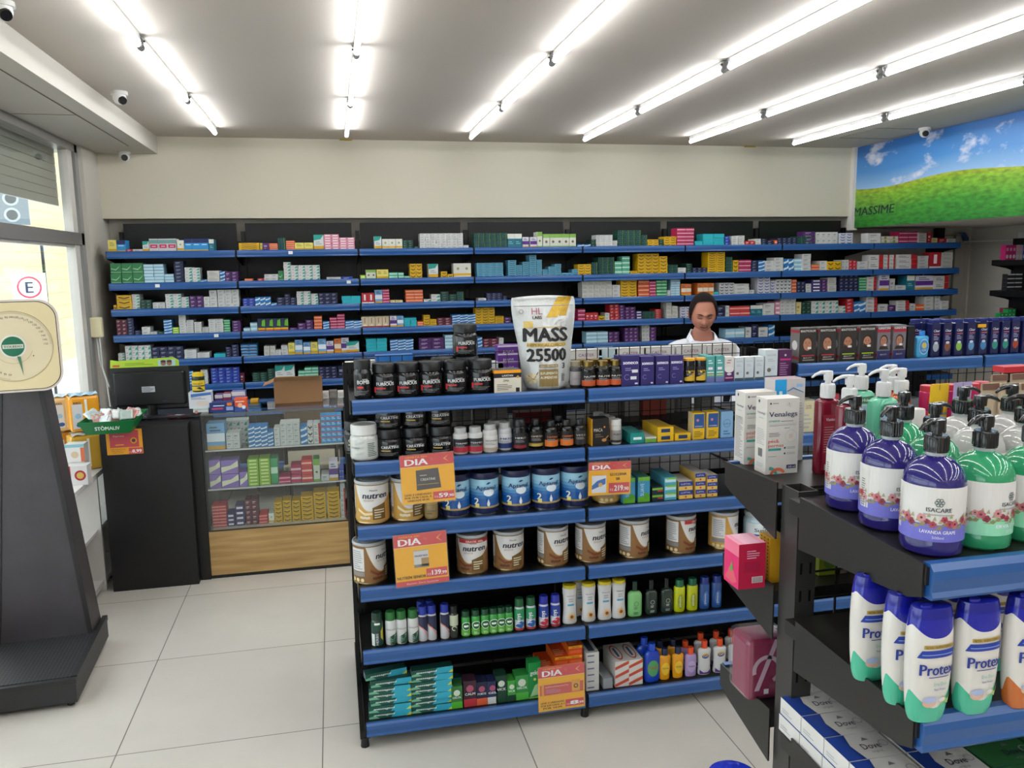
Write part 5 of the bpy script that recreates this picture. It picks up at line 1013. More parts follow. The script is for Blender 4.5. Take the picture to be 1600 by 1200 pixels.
def a_sun(b, P, r, hb):
    for k in range(12):
        a = 2 * PI * k / 12; R_ = r * .8; b.poly(P, [(r * .15 + .2 * R_ * math.cos(a - .4), hb * .2 + .2 * R_ * math.sin(a - .4)), (r * .15 + R_ * math.cos(a), hb * .2 + R_ * math.sin(a)), (r * .15 + .2 * R_ * math.cos(a + .4), hb * .2 + .2 * R_ * math.sin(a + .4))], '#e4a72e', 4)
    b.disc(P, r * .15, hb * .2, r * .22, '#8a4f1c', 5, 10); b.rect(P, -r * .45, hb * .5, r * .55, hb * .55, '#4b9cc0', 3, 3); b.text(P, 'mantecorp', 0, hb * .76, r * .2, '#3d4a63', 3, w=r * 1.1); b.lines(P, -r * .3, hb * .6, r * .5, hb * .72, 2, '#9a9da8', 3, 5, nu=2)
sun = P1(bottle, 'lotion_bottle', .062, .172, '#d2d2d0', '#d6c02c', None, '', '', .014, .9, .05, 'gloss', None, 'plastic', None, 24, 1, .62, 2.0, waist=.004, art=a_sun)
for k, px in enumerate((890, 919.5, 944.5, 966.5)): put(sun, px, Z2, 'white lotion bottle with sunflower and yellow lid, %s of four' % ORD[k + 1], 'white sunflower lotion bottles', r=.025)
put(sun, 905, Z2, 'white sunflower lotion bottle standing in the rear row', 'white sunflower lotion bottles', r=.025, dy=.06)
def a_lab(c):
    def f(b, P, r, hb): b.ringd(P, 0, hb * .52, r * .28, r * .34, c, 3, 14); b.lines(P, -r * .3, hb * .3, r * .4, hb * .4, 2, c, 3, 7, nu=2); b.lines(P, -r * .4, hb * .1, r * .5, hb * .2, 2, c, 3, 9, nu=2)
    return f
kw = dict(caph=.042, capr=.34, sh=.2)
put(P1(bottle, 'lotion_bottle', .062, .152, '#7fbf77', '#173a2b', None, '', '', mt='gloss', ay=.6, sq=2.6, art=a_lab('#3f7a45'), **kw), 991.5, Z2, 'light green bottle with dark narrow cap between lotion and dark bottles', r=.025)
bk = P1(bottle, 'lotion_bottle', .055, .150, '#233028', '#161d19', None, '', '', mt='gloss', ay=.6, sq=2.6, art=a_lab('#aab7ac'), **kw)
for k, px in enumerate((1017, 1041)): put(bk, px, Z2, 'dark green black bottle with slim cap, %s of the pair' % ('left' if k == 0 else 'right'), r=.025)
def a_v(c, w_):
    def f(b, P, r, hb): b.disc(P, 0, hb * .42, r * .55, c, 3, 16, hb * .3); b.text(P, w_, 0, hb * .42, r * .34, '#dfe3c8', 4, w=hb * .42, rot=PI / 2)
    return f
yl = P1(bottle, 'shampoo_bottle', .05, .143, '#b9bf12', '#155a3c', None, '', '', .03, .72, .06, ay=.7, art=a_v('#8f9a0e', 'palmolive'))
for k, px in enumerate((1061, 1081)): put(yl, px, Z2, 'yellow bottle with green cap, %s of the pair' % ('left' if k == 0 else 'right'), r=.02)
bl = P1(bottle, 'shampoo_bottle', .047, .143, '#284c86', '#1c2f78', None, '', '', .03, .78, .05, ay=.7, art=a_v('#3560a2', 'johnsons'))
for k, px in enumerate((1100, 1119)): put(bl, px, Z2, 'blue bottle with navy cap, %s of the pair at the shelf end' % ('left' if k == 0 else 'right'), r=.02)
# ---- bottom shelf: ointments and repellents
def mass(m_, P, w, h, S, T, d):
    m_.poly(P, [(w * .02, 0), (w * .5, 0), (w * .5, h), (w * .12, h)], '#2fa5bf', 1); m_.poly(P, [(w * .38, 0), (w * .5, 0), (w * .5, h * .55)], '#c9cf3a', 2); m_.poly(P, [(-w * .5, 0), (-w * .25, 0), (-w * .35, h * .5), (-w * .5, h * .3)], '#6fae8c', 2)
    m_.text(P, 'massageol', -w * .14, h * .42, h * .3, '#dfe6e2', 3, w=w * .48, bold=.03, slant=.15); m_.ringd(S, d / 2, h / 2, h * .3, h * .38, '#a9c0cc', 1, 12); m_.rect(T, w * .05, d * .1, w * .95, d * .9, '#1c4a44', 1)
mg = P1(box_thing, .168, .045, .026, '#155245', art=mass, side='#1f3450', top='#16463c')
rs = random.Random(4)
for c, (px, n) in enumerate(((611, 6), (674, 7))):
    for k in range(n):
        putb(mg, px + rs.uniform(-2, 2), Z1 + .0262 * k, 'green and turquoise ointment carton, %s from the bottom in the %s pile' % (ORD[k + 1], ('left', 'right')[c]), 'ointment carton piles', dy=rs.uniform(0, .01), rz=rs.uniform(-.05, .05))
putb(mg, 604, Z1 + .0262 * 6, 'ointment carton lying crooked on top of the left pile', 'ointment carton piles', rz=.16, dy=.03)
for c, px in enumerate((624, 690)):
    for k in range(3): putb(mg, px, Z1 + .0262 * (k + 5 * 0), 'ointment carton in the rear pile, %s up, %s' % (ORD[k + 1], ('behind the left pile', 'behind the right pile')[c]), 'ointment carton piles', dy=.10)
def gel(c1, c2, t_):
    def f(m_, P, w, h, S, T, d):
        m_.rect(P, -w / 2, 0, w / 2, h * .3, c2, 1); m_.text(P, t_, 0, h * .45, h * .09, '#dfe6df', 2, w=w * .8, bold=.02); m_.disc(P, 0, h * .7, w * .3, c1, 1, 12)
    return f
def lean(p, px, z, lab, grp=None, tilt=.0, dy=0): y = YF + dy; return p.put((xat(px, y, z), y, z), lab, grp, rot=(-tilt, 0, 0))
put_ = [(714.5, .045, .095, '#2f6d35', '#4fae2f', 'GELOL', 'green carton right of the ointment piles'), (735, .052, .112, '#3a1f2c', '#b3303a', 'CALM', 'dark maroon carton with red foot on the bottom shelf'),
        (753.5, .044, .100, '#1c2340', '#d45a35', 'FORTE', 'navy carton with orange foot on the bottom shelf'), (770, .042, .098, '#232c52', '#c9c9c9', 'GEL', 'navy carton with white foot on the bottom shelf'),
        (784, .047, .118, '#153b2a', '#16412c', 'VICK', 'dark green speckled carton on the bottom shelf'), (800, .036, .090, '#3f9a3a', '#17402c', 'VICK', 'small lime green carton between dark green ones'), (816, .056, .108, '#2f8a3f', '#4fae3f', 'GELOL', 'green and white carton left of the tall green box')]
for px, w, h, c, c2, t_, lab in put_: putb(P1(box_thing, w, .06, h, c, art=gel('#c9d4c4' if 'green' in lab else '#a9506a', c2, t_)), px, Z1, lab)
def gelol(m_, P, w, h, S, T, d): m_.text(P, 'gelol', 0, h * .66, h * .12, '#dfe9df', 2, w=w * .75, bold=.03); m_.disc(P, 0, h * .53, w * .12, '#d9d36a', 2, 10); m_.poly(P, [(-w * .4, h * .05), (w * .5, h * .1), (w * .5, h * .45), (0, h * .36)], '#a9cf9a', 1); m_.rect(P, -w / 2, 0, w / 2, h * .04, '#7fbf4a', 2)
o = P1(box_thing, .052, .05, .158, '#1d8a43', art=gelol).put((xat(836, YF, Z1), YF, Z1), 'tall green box standing beside the orange cartons')
def orng(m_, P, w, h, S, T, d): m_.rect(P, -w * .5, h * .72, w * .5, h, '#eda31c', 1); m_.text(P, 'CIBALENA', 0, h * .76, h * .16, '#6b3a10', 2, w=w * .6); m_.rect(P, -w * .4, h * .2, w * .4, h * .5, '#e8682f', 1); m_.lines(T, w * .1, d * .1, w * .9, d * .5, 4, '#f5b48a', 1)
oc = P1(box_thing, .060, .15, .040, '#df4a14', art=orng, top='#e5521c', side='#d9641c')
for c, px in enumerate((857, 878, 899)):
    for k in range((3, 4, 5)[c]): putb(oc, px, Z1 + .0405 * k, 'orange ointment carton laid end on, %s from the bottom, %s pile' % (ORD[k + 1], ('left', 'middle', 'right')[c]), 'orange carton piles', dy=.0 + .004 * k)
def wht(m_, P, w, h, S, T, d): m_.lines(P, -w * .4, h * .3, w * .4, h * .75, 1, '#5b6a8a', 1); m_.rect(T, w * .25, d * .1, w * .75, d * .8, '#3f4c5a', 1)
wc_ = P1(box_thing, .056, .15, .028, '#c9c7c3', art=wht)
for k in range(6): putb(wc_, 926, Z1 + .0285 * k, 'slim white carton laid end on, %s from the bottom of its pile' % ORD[k + 1], 'slim white cartons by the orange ones')
putb(P1(box_thing, .042, .15, .045, '#8f9296'), 950, Z1, 'plain grey carton lying between two white piles')
def trb(m_, P, w, h, S, T, d): m_.poly(P, [(-w * .5, 0), (w * .5, h * .6), (w * .5, h), (-w * .5, h * .35)], '#c2492f', 1); m_.disc(T, w * .5, d * .5, w * .36, '#c2492f', 1, 16, d * .42); m_.disc(T, w * .5, d * .5, w * .28, '#d5d2ce', 2, 16, d * .35); m_.rect(T, w * .42, d * .25, w * .58, d * .75, '#3a4a6a', 3)
tc_ = P1(box_thing, .062, .16, .038, '#d0ccc6', art=trb)
for c, px in enumerate((972, 993.5)):
    for k in range(3): putb(tc_, px, Z1 + .0385 * k, 'white and red carton laid end on, %s layer, %s column' % (('bottom', 'middle', 'top')[k], ('left', 'right')[c]), 'white and red carton pile')
kb = dict(mt='gloss', ay=.55)
def a_rep(c, t_, c2='#2f8a3f'):
    def f(b, P, r, hb): b.disc(P, 0, hb * .45, r * .72, c, 3, 18, hb * .26); b.text(P, t_, 0, hb * .44, r * .28, c2, 4, w=r * 1.1, bold=.02)
    return f
bb1 = P1(bottle, 'repellent_bottle', .072, .172, '#153fb0', '#1b49c4', None, '', '', .03, .42, .28, art=a_rep('#4f9a5c', 'repelex', '#c2303a'), **kb)
put(bb1, 1018, Z1, 'bright blue repellent bottle in front, bottom shelf', r=.02); put(bb1, 1006, Z1, 'bright blue repellent bottle just behind the front one', r=.02, dy=.06)
yb1 = P1(bottle, 'repellent_bottle', .054, .142, '#e29a1a', '#1a2444', None, '', '', .03, .5, .14, art=a_rep('#ecc02a', 'TOTAL', '#31305a'), taper=.85, **kb)
for k, px in enumerate((1038, 1058.5)): put(yb1, px, Z1, 'yellow orange repellent bottle with navy cap, %s in front' % ('left' if k == 0 else 'right'), r=.02); put(yb1, px - 8, Z1, 'yellow repellent bottle in the row behind, %s one' % ('left' if k == 0 else 'right'), r=.02, dy=.07)
pb1 = P1(bottle, 'repellent_bottle', .052, .132, '#a98fc0', '#e0501f', None, '', '', .03, .5, .14, art=a_rep('#b9a3cc', 'Xo Inseto', '#3a2a66'), **kb); put(pb1, 1078.5, Z1, 'lilac repellent bottle with orange cap', r=.02); put(pb1, 1070, Z1, 'lilac repellent bottle behind with only its orange cap showing', r=.02, dy=.06)
def a_off(b, P, r, hb): b.disc(P, 0, hb * .72, r * .6, '#d8a82a', 3, 16, hb * .1); b.disc(P, 0, hb * .70, r * .52, '#27427c', 4, 16, hb * .07); b.text(P, 'OFF', 0, hb * .68, r * .26, '#e6e6ea', 5, w=r * .7); b.poly(P, [(-r * .9, hb * .04), (r * .9, hb * .04), (r * .9, hb * .2), (r * .3, hb * .1), (-r * .3, hb * .1), (-r * .9, hb * .2)], '#5a2f80', 3)
wo = P1(bottle, 'repellent_bottle', .062, .155, '#cbcac9', '#dc4a20', None, '', '', .034, .42, .12, art=a_off, waist=.003, **kb)
for k, px in enumerate((1099.5, 1123.5, 1147)): put(wo, px, Z1, 'white lotion bottle with orange cap, %s in the front row' % ORD[k + 1], 'orange-capped white bottles', r=.022); put(wo, px - 6, Z1, 'white orange-capped bottle in the rear row, %s one' % ORD[k + 1], 'orange-capped white bottles', r=.022, dy=.07)
# ---- price cards
def price_card(w, h, price, name1, lines_, art=None, curl=0, head=.24):
    t = empty('price_card'); tag(t, 'x', 'price card'); m_ = MB().box(-w / 2, w / 2, -.0006, .0006, 0, h, '#f2b211', 'card', {'k': '#d8d4cc'}); P = front(-.0006)
    red = '#d2474b'; y0 = h * (1 - head); m_.rect(P, -w / 2, y0, w / 2, h, red, 1); m_.rect(P, -w / 2, y0 - h * .008, w / 2, y0, '#eed9a0', 2)
    m_.text(P, 'DIA', -w * .2, y0 + h * .03, h * .125, '#f4f2f5', 3, w=w * .42, bold=.032); m_.text(P, 'OFERTA DO', -w * .2, y0 + h * .175, h * .035, '#eda31c', 3, w=w * .4, bold=.03)
    m_.poly(P, [(w * .42, y0 + h * .2), (w * .3, y0 + h * .12), (w * .42, y0 + h * .04), (w * .34, y0 + h * .12)], '#eda35a', 3)
    for a in (0.2, .7, 1.2): m_.poly(P, [(w * .06 + w * .03 * math.cos(a), y0 + h * .1 + h * .03 * math.sin(a)), (w * .06 + w * .08 * math.cos(a), y0 + h * .1 + h * .08 * math.sin(a)), (w * .06 + w * .035 * math.cos(a + .2), y0 + h * .1 + h * .035 * math.sin(a + .2))], '#eda35a', 3)
    if art: art(m_, P, w, h)
    bx0, bx1, bz0, bz1 = w * .08, w * .48, h * .05, h * .21
    if name1 == 'NUTREN SENIOR': bz0, bz1 = h * .13, h * .30; m_.rect(P, -w / 2, 0, w / 2, h * .1, red, 2); m_.text(P, 'Exceto Zero Lactose', 0, h * .03, h * .035, '#e6c9c4', 3, w=w * .6)
    if name1.startswith('GLUC'): bx0, bx1, bz0, bz1 = -w * .02, w * .47, h * .05, h * .36
    m_.rect(P, bx0, bz0, bx1, bz1, red, 2); hh = bz1 - bz0
    a, b = price.split(','); m_.text(P, a, bx0 + (bx1 - bx0) * .48, bz0 + hh * .22, hh * .52, '#f0eef0', 4, w=(bx1 - bx0) * .42, bold=.04); m_.text(P, ',' + b, bx0 + (bx1 - bx0) * .84, bz0 + hh * .22, hh * .34, '#f0eef0', 4, w=(bx1 - bx0) * .26, bold=.03); m_.text(P, 'R$', bx0 + (bx1 - bx0) * .14, bz0 + hh * .22, hh * .24, '#e6c9c4', 4, w=(bx1 - bx0) * .16)
    if name1.startswith('GLUC'): m_.text(P, 'GLUCERNA', w * .2, h * .58, h * .08, '#3d2f10', 3, w=w * .4, bold=.03); m_.text(P, 'SR', w * .2, h * .44, h * .08, '#3d2f10', 3, w=w * .1, bold=.03)
    elif name1: m_.text(P, name1, -w * .20, h * .14, h * .055, '#241d0c', 3, w=w * .54, bold=.03)
    for k, s_ in enumerate(lines_): m_.text(P, s_, -w * .2, h * (.17 - .06 * k), h * .038, '#2e230a', 3, w=w * (.5 if k < 2 else .4), bold=.03)
    m_.build('card', t)
    MB().box(-w / 2 - .003, w / 2 + .003, -.0035, -.0030, -.004, h + .003, '#ffffff', 'film').box(-w / 2 - .003, w / 2 + .003, .0012, .0016, -.004, h + .003, '#ffffff', 'film').build('clear_sleeve', t); return t
def ar_jar(m_, P, w, h): m_.poly(P, [(-w * .22, h * .27), (w * .24, h * .29), (w * .2, h * .7), (-w * .22, h * .68)], '#4a4648', 2); m_.text(P, 'CREATINE', 0, h * .46, h * .05, '#c9c6c4', 3, w=w * .28, bold=.03); m_.rect(P, -w * .2, h * .38, w * .2, h * .39, '#c9a24a', 3); m_.rect(P, -w * .15, h * .56, -w * .02, h * .58, '#a9a9a9', 3)
def ar_tin(m_, P, w, h): m_.rect(P, -w * .14, h * .34, w * .14, h * .68, '#d3d0cd', 2); m_.rect(P, -w * .14, h * .34, w * .14, h * .40, '#8a8782', 3); m_.rect(P, 0, h * .36, w * .14, h * .52, '#a98a5a', 3); m_.text(P, 'nutren', 0, h * .55, h * .05, '#2b4a8a', 4, w=w * .24, bold=.02); m_.rect(P, -w * .14, h * .66, w * .14, h * .68, '#b5a58a', 3)
def ar_glu(m_, P, w, h): m_.rect(P, -w * .42, h * .08, -w * .08, h * .6, '#d8dde4', 2); m_.poly(P, [(-w * .42, h * .18), (-w * .1, h * .34), (-w * .1, h * .52), (-w * .3, h * .44), (-w * .42, h * .3)], '#3f6fb5', 3); m_.disc(P, -w * .22, h * .32, w * .05, '#d9b45c', 4, 10)
def ar_box(m_, P, w, h): m_.rect(P, -w * .47, h * .36, w * .47, h * .60, '#cf5a52', 2); m_.rect(P, w * .22, h * .38, w * .4, h * .64, '#e2a034', 3); m_.rect(P, -w * .43, h * .35, -w * .38, h * .62, '#e2a034', 3); m_.text(P, 'DIPROPIONATO', -w * .1, h * .53, h * .025, '#edd9c8', 3, w=w * .5); m_.lines(P, -w * .34, h * .4, w * .0, h * .5, 3, '#b78aa0', 3); m_.ringd(P, w * .31, h * .5, w * .03, w * .05, '#3b3a30', 4, 10)
YS = GY - .014
def card_at(px, pyb, w, h, lab, price, n1, ln, art, rot=(0, 0, 0)):
    A = ony(px, pyb, YS); P1(price_card, w, h, price, n1, ln, art).put((A.x, YS, A.z), lab, rot=rot)
card_at(671, 785, .205, .192, 'yellow and red price card reading 59,90 with a dark jar', '59,90', '', ('LEVE 2 UNIDADES', 'POR 79,90 CADA, A', 'UNIDADE 89,90'), ar_jar, (0, -.03, 0))
card_at(661, 913, .205, .208, 'yellow and red price card reading 139,99 with a small tin', '139,99', 'NUTREN SENIOR', (), ar_tin, (0, -.035, 0))
card_at(878, 1108, .198, .195, 'yellow and red price card reading 8,99 on the lowest rail', '8,99', '', ('LEVE 3 UNIDADES', 'POR 8,99 CADA, A 1', 'POR 10,99'), ar_box, (0, -.01, 0))
card_at(952, 773, .178, .136, 'curled yellow and red price card reading 219,90', '219,90', 'GLUCERNA SR', (), ar_glu, (0, .02, 0))

# ---- hair dye and shampoo on the taller bays
ZT = 1.4655
def face(m_, P, cx, cz, s, beard, skin='#a8745a', hair='#2a1c16'):
    m_.disc(P, cx, cz, s * .75, hair, 2, 18, s * .98); m_.disc(P, cx - s * .06, cz - s * .12, s * .6, skin, 3, 18, s * .82)
    if beard: m_.poly(P, [(cx - s * .62, cz - s * .2), (cx - s * .5, cz - s * .8), (cx - s * .05, cz - s * 1.0), (cx + s * .45, cz - s * .75), (cx + s * .5, cz - s * .1), (cx + s * .25, cz - s * .45), (cx - s * .35, cz - s * .42)], hair, 4); m_.rect(P, cx - s * .25, cz - s * .58, cx + s * .15, cz - s * .52, '#c98f7c', 5)
    else: m_.rect(P, cx - s * .22, cz - s * .55, cx + s * .12, cz - s * .48, '#8a4a3c', 4)
    for u in (-.3, .16): m_.rect(P, cx + s * (u - .1), cz + s * .0, cx + s * (u + .1), cz + s * .05, '#1c1412', 4); m_.rect(P, cx + s * (u - .13), cz + s * .15, cx + s * (u + .13), cz + s * .2, hair, 4)
    m_.poly(P, [(cx - s * .1, cz), (cx + s * .03, cz - s * .3), (cx - s * .14, cz - s * .3)], '#946046', 4); m_.poly(P, [(cx - s * .65, cz - s * .95), (cx + s * .65, cz - s * .95), (cx + s * .95, cz - s * 1.5), (cx - s * .95, cz - s * 1.5)], '#241f22', 2)
def dye(t_, red, beard, foot):
    def f(m_, P, w, h, S, T, d):
        face(m_, P, 0, h * .56, w * .41, beard); m_.text(P, t_, 0, h * .89, h * .06, '#d6d2cc', 3, w=w * .88, bold=.02)
        if red: m_.rect(P, -w / 2, h * .80, w / 2, h * .9, '#9c1f36', 2); m_.rect(P, -w / 2, 0, w / 2, h * .26, '#25275c', 3)
        else: m_.rect(P, -w / 2, h * .02, w / 2, h * .24, '#1a1716', 4); m_.rect(P, -w * .35, h * .2, w * .4, h * .23, foot, 5); m_.rect(P, -w * .3, h * .07, w * .4, h * .1, '#9a9285', 5)
        m_.rect(P, -w * .02, h * .4, w * .2, h * .46, '#dcdcdc', 6); m_.text(P, 'BEAUTY', 0, h * .13, h * .04, '#c9c4ba', 6, w=w * .5)
        m_.rect(S, 0, h * .86, d, h * .94, '#9c2430', 1); m_.rect(S, 0, h * .1, d, h * .18, '#9c2430', 1); m_.disc(S, d / 2, h * .5, d * .3, '#c9c6c2', 1, 12)
    return f
dspec = [(1261, .079, False, False, '#b5303a', 'smiling man with dark wavy hair'), (1292, .079, False, False, '#b5303a', 'man with swept grey hair'), (1324, .079, False, True, '#9cc22c', 'bearded man, first of that pair'), (1354, .075, False, True, '#9cc22c', 'bearded man, second of that pair'), (1379.5, .063, True, False, '#25275c', 'man under a red band, left of two'), (1404, .063, True, False, '#25275c', 'man under a red band, right of two')]
for px, w, red, bd, ft, lab in dspec: putb(P1(box_thing, w, .07, .148, '#2b2726' if not red else '#6f6a72', art=dye('BEAUTYCOLOR' if not red else 'GRECIN', red, bd, ft), side='#6b6664'), px, ZT, 'dark hair dye box picturing a %s' % lab)
putb(P1(box_thing, .035, .05, .14, '#121114'), 1422, ZT, 'slim black box between hair dye and the light blue bottle')
def a_lb(b, P, r, hb): b.disc(P, 0, hb * .5, r * .78, '#b9d6e6', 3, 20, hb * .36); b.disc(P, 0, hb * .5, r * .7, '#3f86c4', 4, 20, hb * .32); b.disc(P, 0, hb * .56, r * .42, '#c2b46a', 5, 16, hb * .14); b.text(P, 'CLINIC', 0, hb * .3, r * .3, '#dbe8f2', 6, w=r * .8)
put(P1(bottle, 'shampoo_bottle', .062, .118, '#4aa6d8', '#2f7fd0', None, '', '', .022, .48, .1, ay=.5, sq=2.8, art=a_lb), 1438.5, ZT, 'light blue shampoo bottle with blue cap among navy ones', r=.02)
def clr(c):
    def f(m_, P, w, h, S, T, d):
        m_.text(P, 'Clear', 0, h * .74, h * .07, '#d5cfe0', 3, w=w * .7, bold=.02, slant=.2); m_.rect(P, -w * .3, h * .66, w * .35, h * .69, '#b0506a', 3); m_.disc(P, 0, h * .3, w * .34, c, 3, 14, h * .14); m_.disc(P, 0, h * .42, w * .22, '#c9d0da', 4, 10, h * .04); m_.lines(P, -w * .3, h * .5, w * .3, h * .64, 3, '#8f93b8', 3)
    return f
def navybottle(w, c):
    t = empty('shampoo_bottle'); tag(t, 'x', 'shampoo bottle'); h = .15; m_ = MB().bbox(-w / 2, w / 2, 0, .036, 0, h, '#171c4c', 'gloss', .004); clr(c)(m_, front(0), w, h, None, None, .036); m_.build('bottle_body', t); MB().bbox(-w * .42, w * .42, .003, .033, 0, .016, '#20276a', 'plastic', .003).build('cap', t).location = (0, 0, h - .001); return t
cols_ = ['#9aa4ac', '#7a4a36', '#86b54a', '#5f8fc0', '#3f7fb8', '#2f8a7c', '#2c8a78', '#a2402c', '#5a3a7a', '#3a6a9a']
for k, px in enumerate((1461, 1479, 1497, 1516, 1535, 1553, 1569.5, 1585, 1602, 1619)):
    putb(P1(navybottle, .043, cols_[k]), px, ZT, 'navy anti dandruff shampoo bottle, %s after the light blue bottle' % ORD[k + 1])
nvr = P1(navybottle, .043, '#5f8fc0')
for k, px in enumerate((1432, 1450, 1468)): putb(nvr, px, ZT, 'navy shampoo bottle standing behind the light blue one, %s of three' % ORD[k + 1], 'navy shampoo bottles in the rear row', dy=.06)
tag(MB().box(-.02, .02, 0, .005, 0, .014, '#e0a51c', 'card').build('promo_tag', loc=(xat(1535, YF - .006, ZT + .13), YF - .006, ZT + .125)), 'small yellow promotion tag on the fifth navy shampoo bottle', 'tag')
# lower shelves of the taller bays, glimpsed between foreground bottles
for k, (px, c) in enumerate(((1230, '#8fb3c4'), (1262, '#c9c4a0'), (1300, '#b53a4a'), (1330, '#3f8f6a'), (1360, '#c9c9c9'), (1400, '#2f6fae'), (1430, '#5d6468'), (1450, '#43484c'), (1510, '#7c2430'), (1530, '#8a8f94'), (1560, '#20305a'), (1590, '#2f8f86'))):
    putb(P1(box_thing, .055, .06, .12 + .02 * (k % 3), c, art=wbx if k % 2 else None), px, Z5, '%s carton under the taller bay, %s from its left end' % (('pale', 'cream', 'red', 'green', 'white', 'blue', 'grey', 'dark grey', 'maroon', 'silver grey', 'navy', 'teal')[k], ORD[k + 1]))
# ================================================================ goods on the foreground island
def pump(par, z, col, r=.0165, hcol=.026, stem=.02, dirx=-1, ang=0.0, spout=.042, mt='gloss'):
    m_ = MB().lathe([(r, 0), (r, hcol * .9), (r * .93, hcol), (0, hcol)], col, mt, 24)
    for k in range(24): a = 2 * PI * k / 24; m_.tube([(r * math.cos(a), r * math.sin(a), .002), (r * math.cos(a), r * math.sin(a), hcol * .88)], .0007, col, mt, 4, False)
    m_.build('pump_collar', par).location = (0, 0, z)
    h0 = hcol; m_ = MB().lathe([(r * .42, h0), (r * .42, h0 + stem * .35), (r * .62, h0 + stem * .36), (r * .66, h0 + stem), (r * .6, h0 + stem + .006), (0, h0 + stem + .007)], col, mt, 18)
    zz = h0 + stem + .001; L = spout; pts = [(r * .5 * -dirx, 0, zz + .001), (0, 0, zz + .002), (dirx * L * .45, 0, zz + .003), (dirx * L * .8, 0, zz - .001), (dirx * L, 0, zz - .006)]
    m_.tube(pts, [r * .3, r * .32, r * .26, r * .2, r * .13], col, mt, 12); o = m_.build('pump_head', par); o.location = (0, 0, z); o.rotation_euler = (0, 0, ang)
def soap(col, band, name_, lab2, dirx, ang, clear='#bfc6c6', label='#d4d2cf', white=False):
    R_, H_ = .0400, .136; t = empty('soap_bottle'); tag(t, 'x', 'soap bottle')
    prof = [(0, .002), (R_ * .86, .0), (R_ * .97, .004), (R_, .010), (R_, .020), (R_ * .985, .024), (R_, .028), (R_, H_ * .71), (R_ * .985, H_ * .76), (R_ * .93, H_ * .815), (R_ * .83, H_ * .87), (R_ * .68, H_ * .92), (R_ * .5, H_ * .957), (R_ * .34, H_ * .975), (R_ * .31, H_ * .985)]
    b = MB().lathe(prof, col, 'liquid', 48).lathe([(R_ * .31, H_ * .985), (R_ * .33, H_), (R_ * .33, H_ + .006), (R_ * .30, H_ + .008)], clear, 'liquid', 32); b.build('bottle_body', t)
    Rf = R_ * 1.0; P = around(Rf, eps=.0004); l_ = MB(); G = Rf * 2.7; z0, z1 = .023, H_ * .715; n = 30
    l_.rect(P, -G, z0, G, z1, label, 1, 44); l_.rect(P, -G, z0, G, z0 + .024, band, 2, 44)
    rr = random.Random(8)
    for k in range(30):
        u = -G * .95 + 1.9 * G * k / 30; v = z0 + .028 + .004 * math.sin(k * 1.7); c = rr.choice(('#a5404f', '#b9606a', '#8a2f3f', '#c98a8c')); q = rr.uniform(.0028, .0052)
        if k % 4 != 3:
            for j in range(5): a = 2 * PI * j / 5 + k; l_.disc(P, u + q * .7 * math.cos(a), v + q * .7 * math.sin(a), q * .62, c, 3, 7)
            l_.disc(P, u, v, q * .4, '#6a2530', 4, 6)
        l_.poly(P, [(u + .004, v - .005), (u + .008, v - .001), (u + .012, v - .004), (u + .008, v - .007)], '#8d8458', 3); l_.poly(P, [(u + .006, v + .002), (u + .009, v + .008), (u + .011, v + .002)], '#a59a72', 3)
        l_.rect(P, u - .003, v - .0068, u + .010, v - .006, '#9a8a52', 3)
    for k in range(6): a = 2 * PI * k / 6; l_.ringd(P, .0035 * math.cos(a), z0 + .0545 + .0035 * math.sin(a), .0018, .0028, '#5e6a68', 3, 10)
    l_.text(P, 'ISACARE', 0, z0 + .0415, .0055, '#4a4f52', 3, w=.031, bold=.02); l_.rect(P, -.019, z0 + .0365, .019, z0 + .0385, '#a5a5a5', 3, 6)
    l_.text(P, name_, 0, z0 + .0115, .0046, '#e4e4ee', 4, w=.044, bold=.02); l_.text(P, lab2, 0, z0 + .0045, .0035, '#dcdce8', 4, w=.014)
    l_.rect(P, -.072, z0 + .01, -.055, z1 - .008, '#cfcdc9', 2, 4); l_.lines(P, -.070, z0 + .012, -.058, z1 - .02, 12, '#77777a', 3, 4, .4); l_.build('label', t)
    pump(t, H_ + .003, '#141416', .0155, .023, .015, dirx, ang, .036); return t
ZF = 1.5005; ZG = 1.2845
def fpos(px, y, z): return (xat(px, y, z), y, z)
SB = {}
def putsoap(kind, dirx, ang, px, y, lab, grp, turn):
    spec = {'v': ('#2b2470', '#6c6bc4', 'LAVANDA GRAPE', '500ml'), 'g': ('#2f9a68', '#8fd6b0', 'ERVA DOCE', '500ml'), 'w': ('#b9b8b4', '#c9c6c0', 'COCO', '500ml')}[kind]
    k = (kind, dirx, ang)
    if k not in SB: SB[k] = Proto(soap, *spec, dirx, ang)
    o = SB[k].put(fpos(px, y, ZF), lab, grp); o.rotation_euler = (0, 0, turn)
putsoap('v', -1, .75, 1453, .930, 'purple liquid soap bottle nearest the shelf corner, label facing forward', 'pump soap bottles', -.5)
putsoap('v', -1, .5, 1385, 1.034, 'purple liquid soap bottle, middle of the file of three', 'pump soap bottles', .0)
putsoap('v', -1, .3, 1329, 1.132, 'purple liquid soap bottle at the back of the file of three', 'pump soap bottles', -.1)
putsoap('g', -1, -.1, 1528, .935, 'green liquid soap bottle in front beside the purple ones', 'pump soap bottles', .3)
putsoap('g', 1, .0, 1451, 1.035, 'green liquid soap bottle behind the front purple one', 'pump soap bottles', .2)
putsoap('g', 1, .5, 1404, 1.140, 'green liquid soap bottle in the rear row next to purple', 'pump soap bottles', .2)
putsoap('g', -1, .2, 1604, .940, 'green liquid soap bottle cut by the right picture edge', 'pump soap bottles', .05)
putsoap('w', 1, .0, 1520, 1.075, 'clear white soap bottle in the middle row, right of green', 'pump soap bottles', 0)
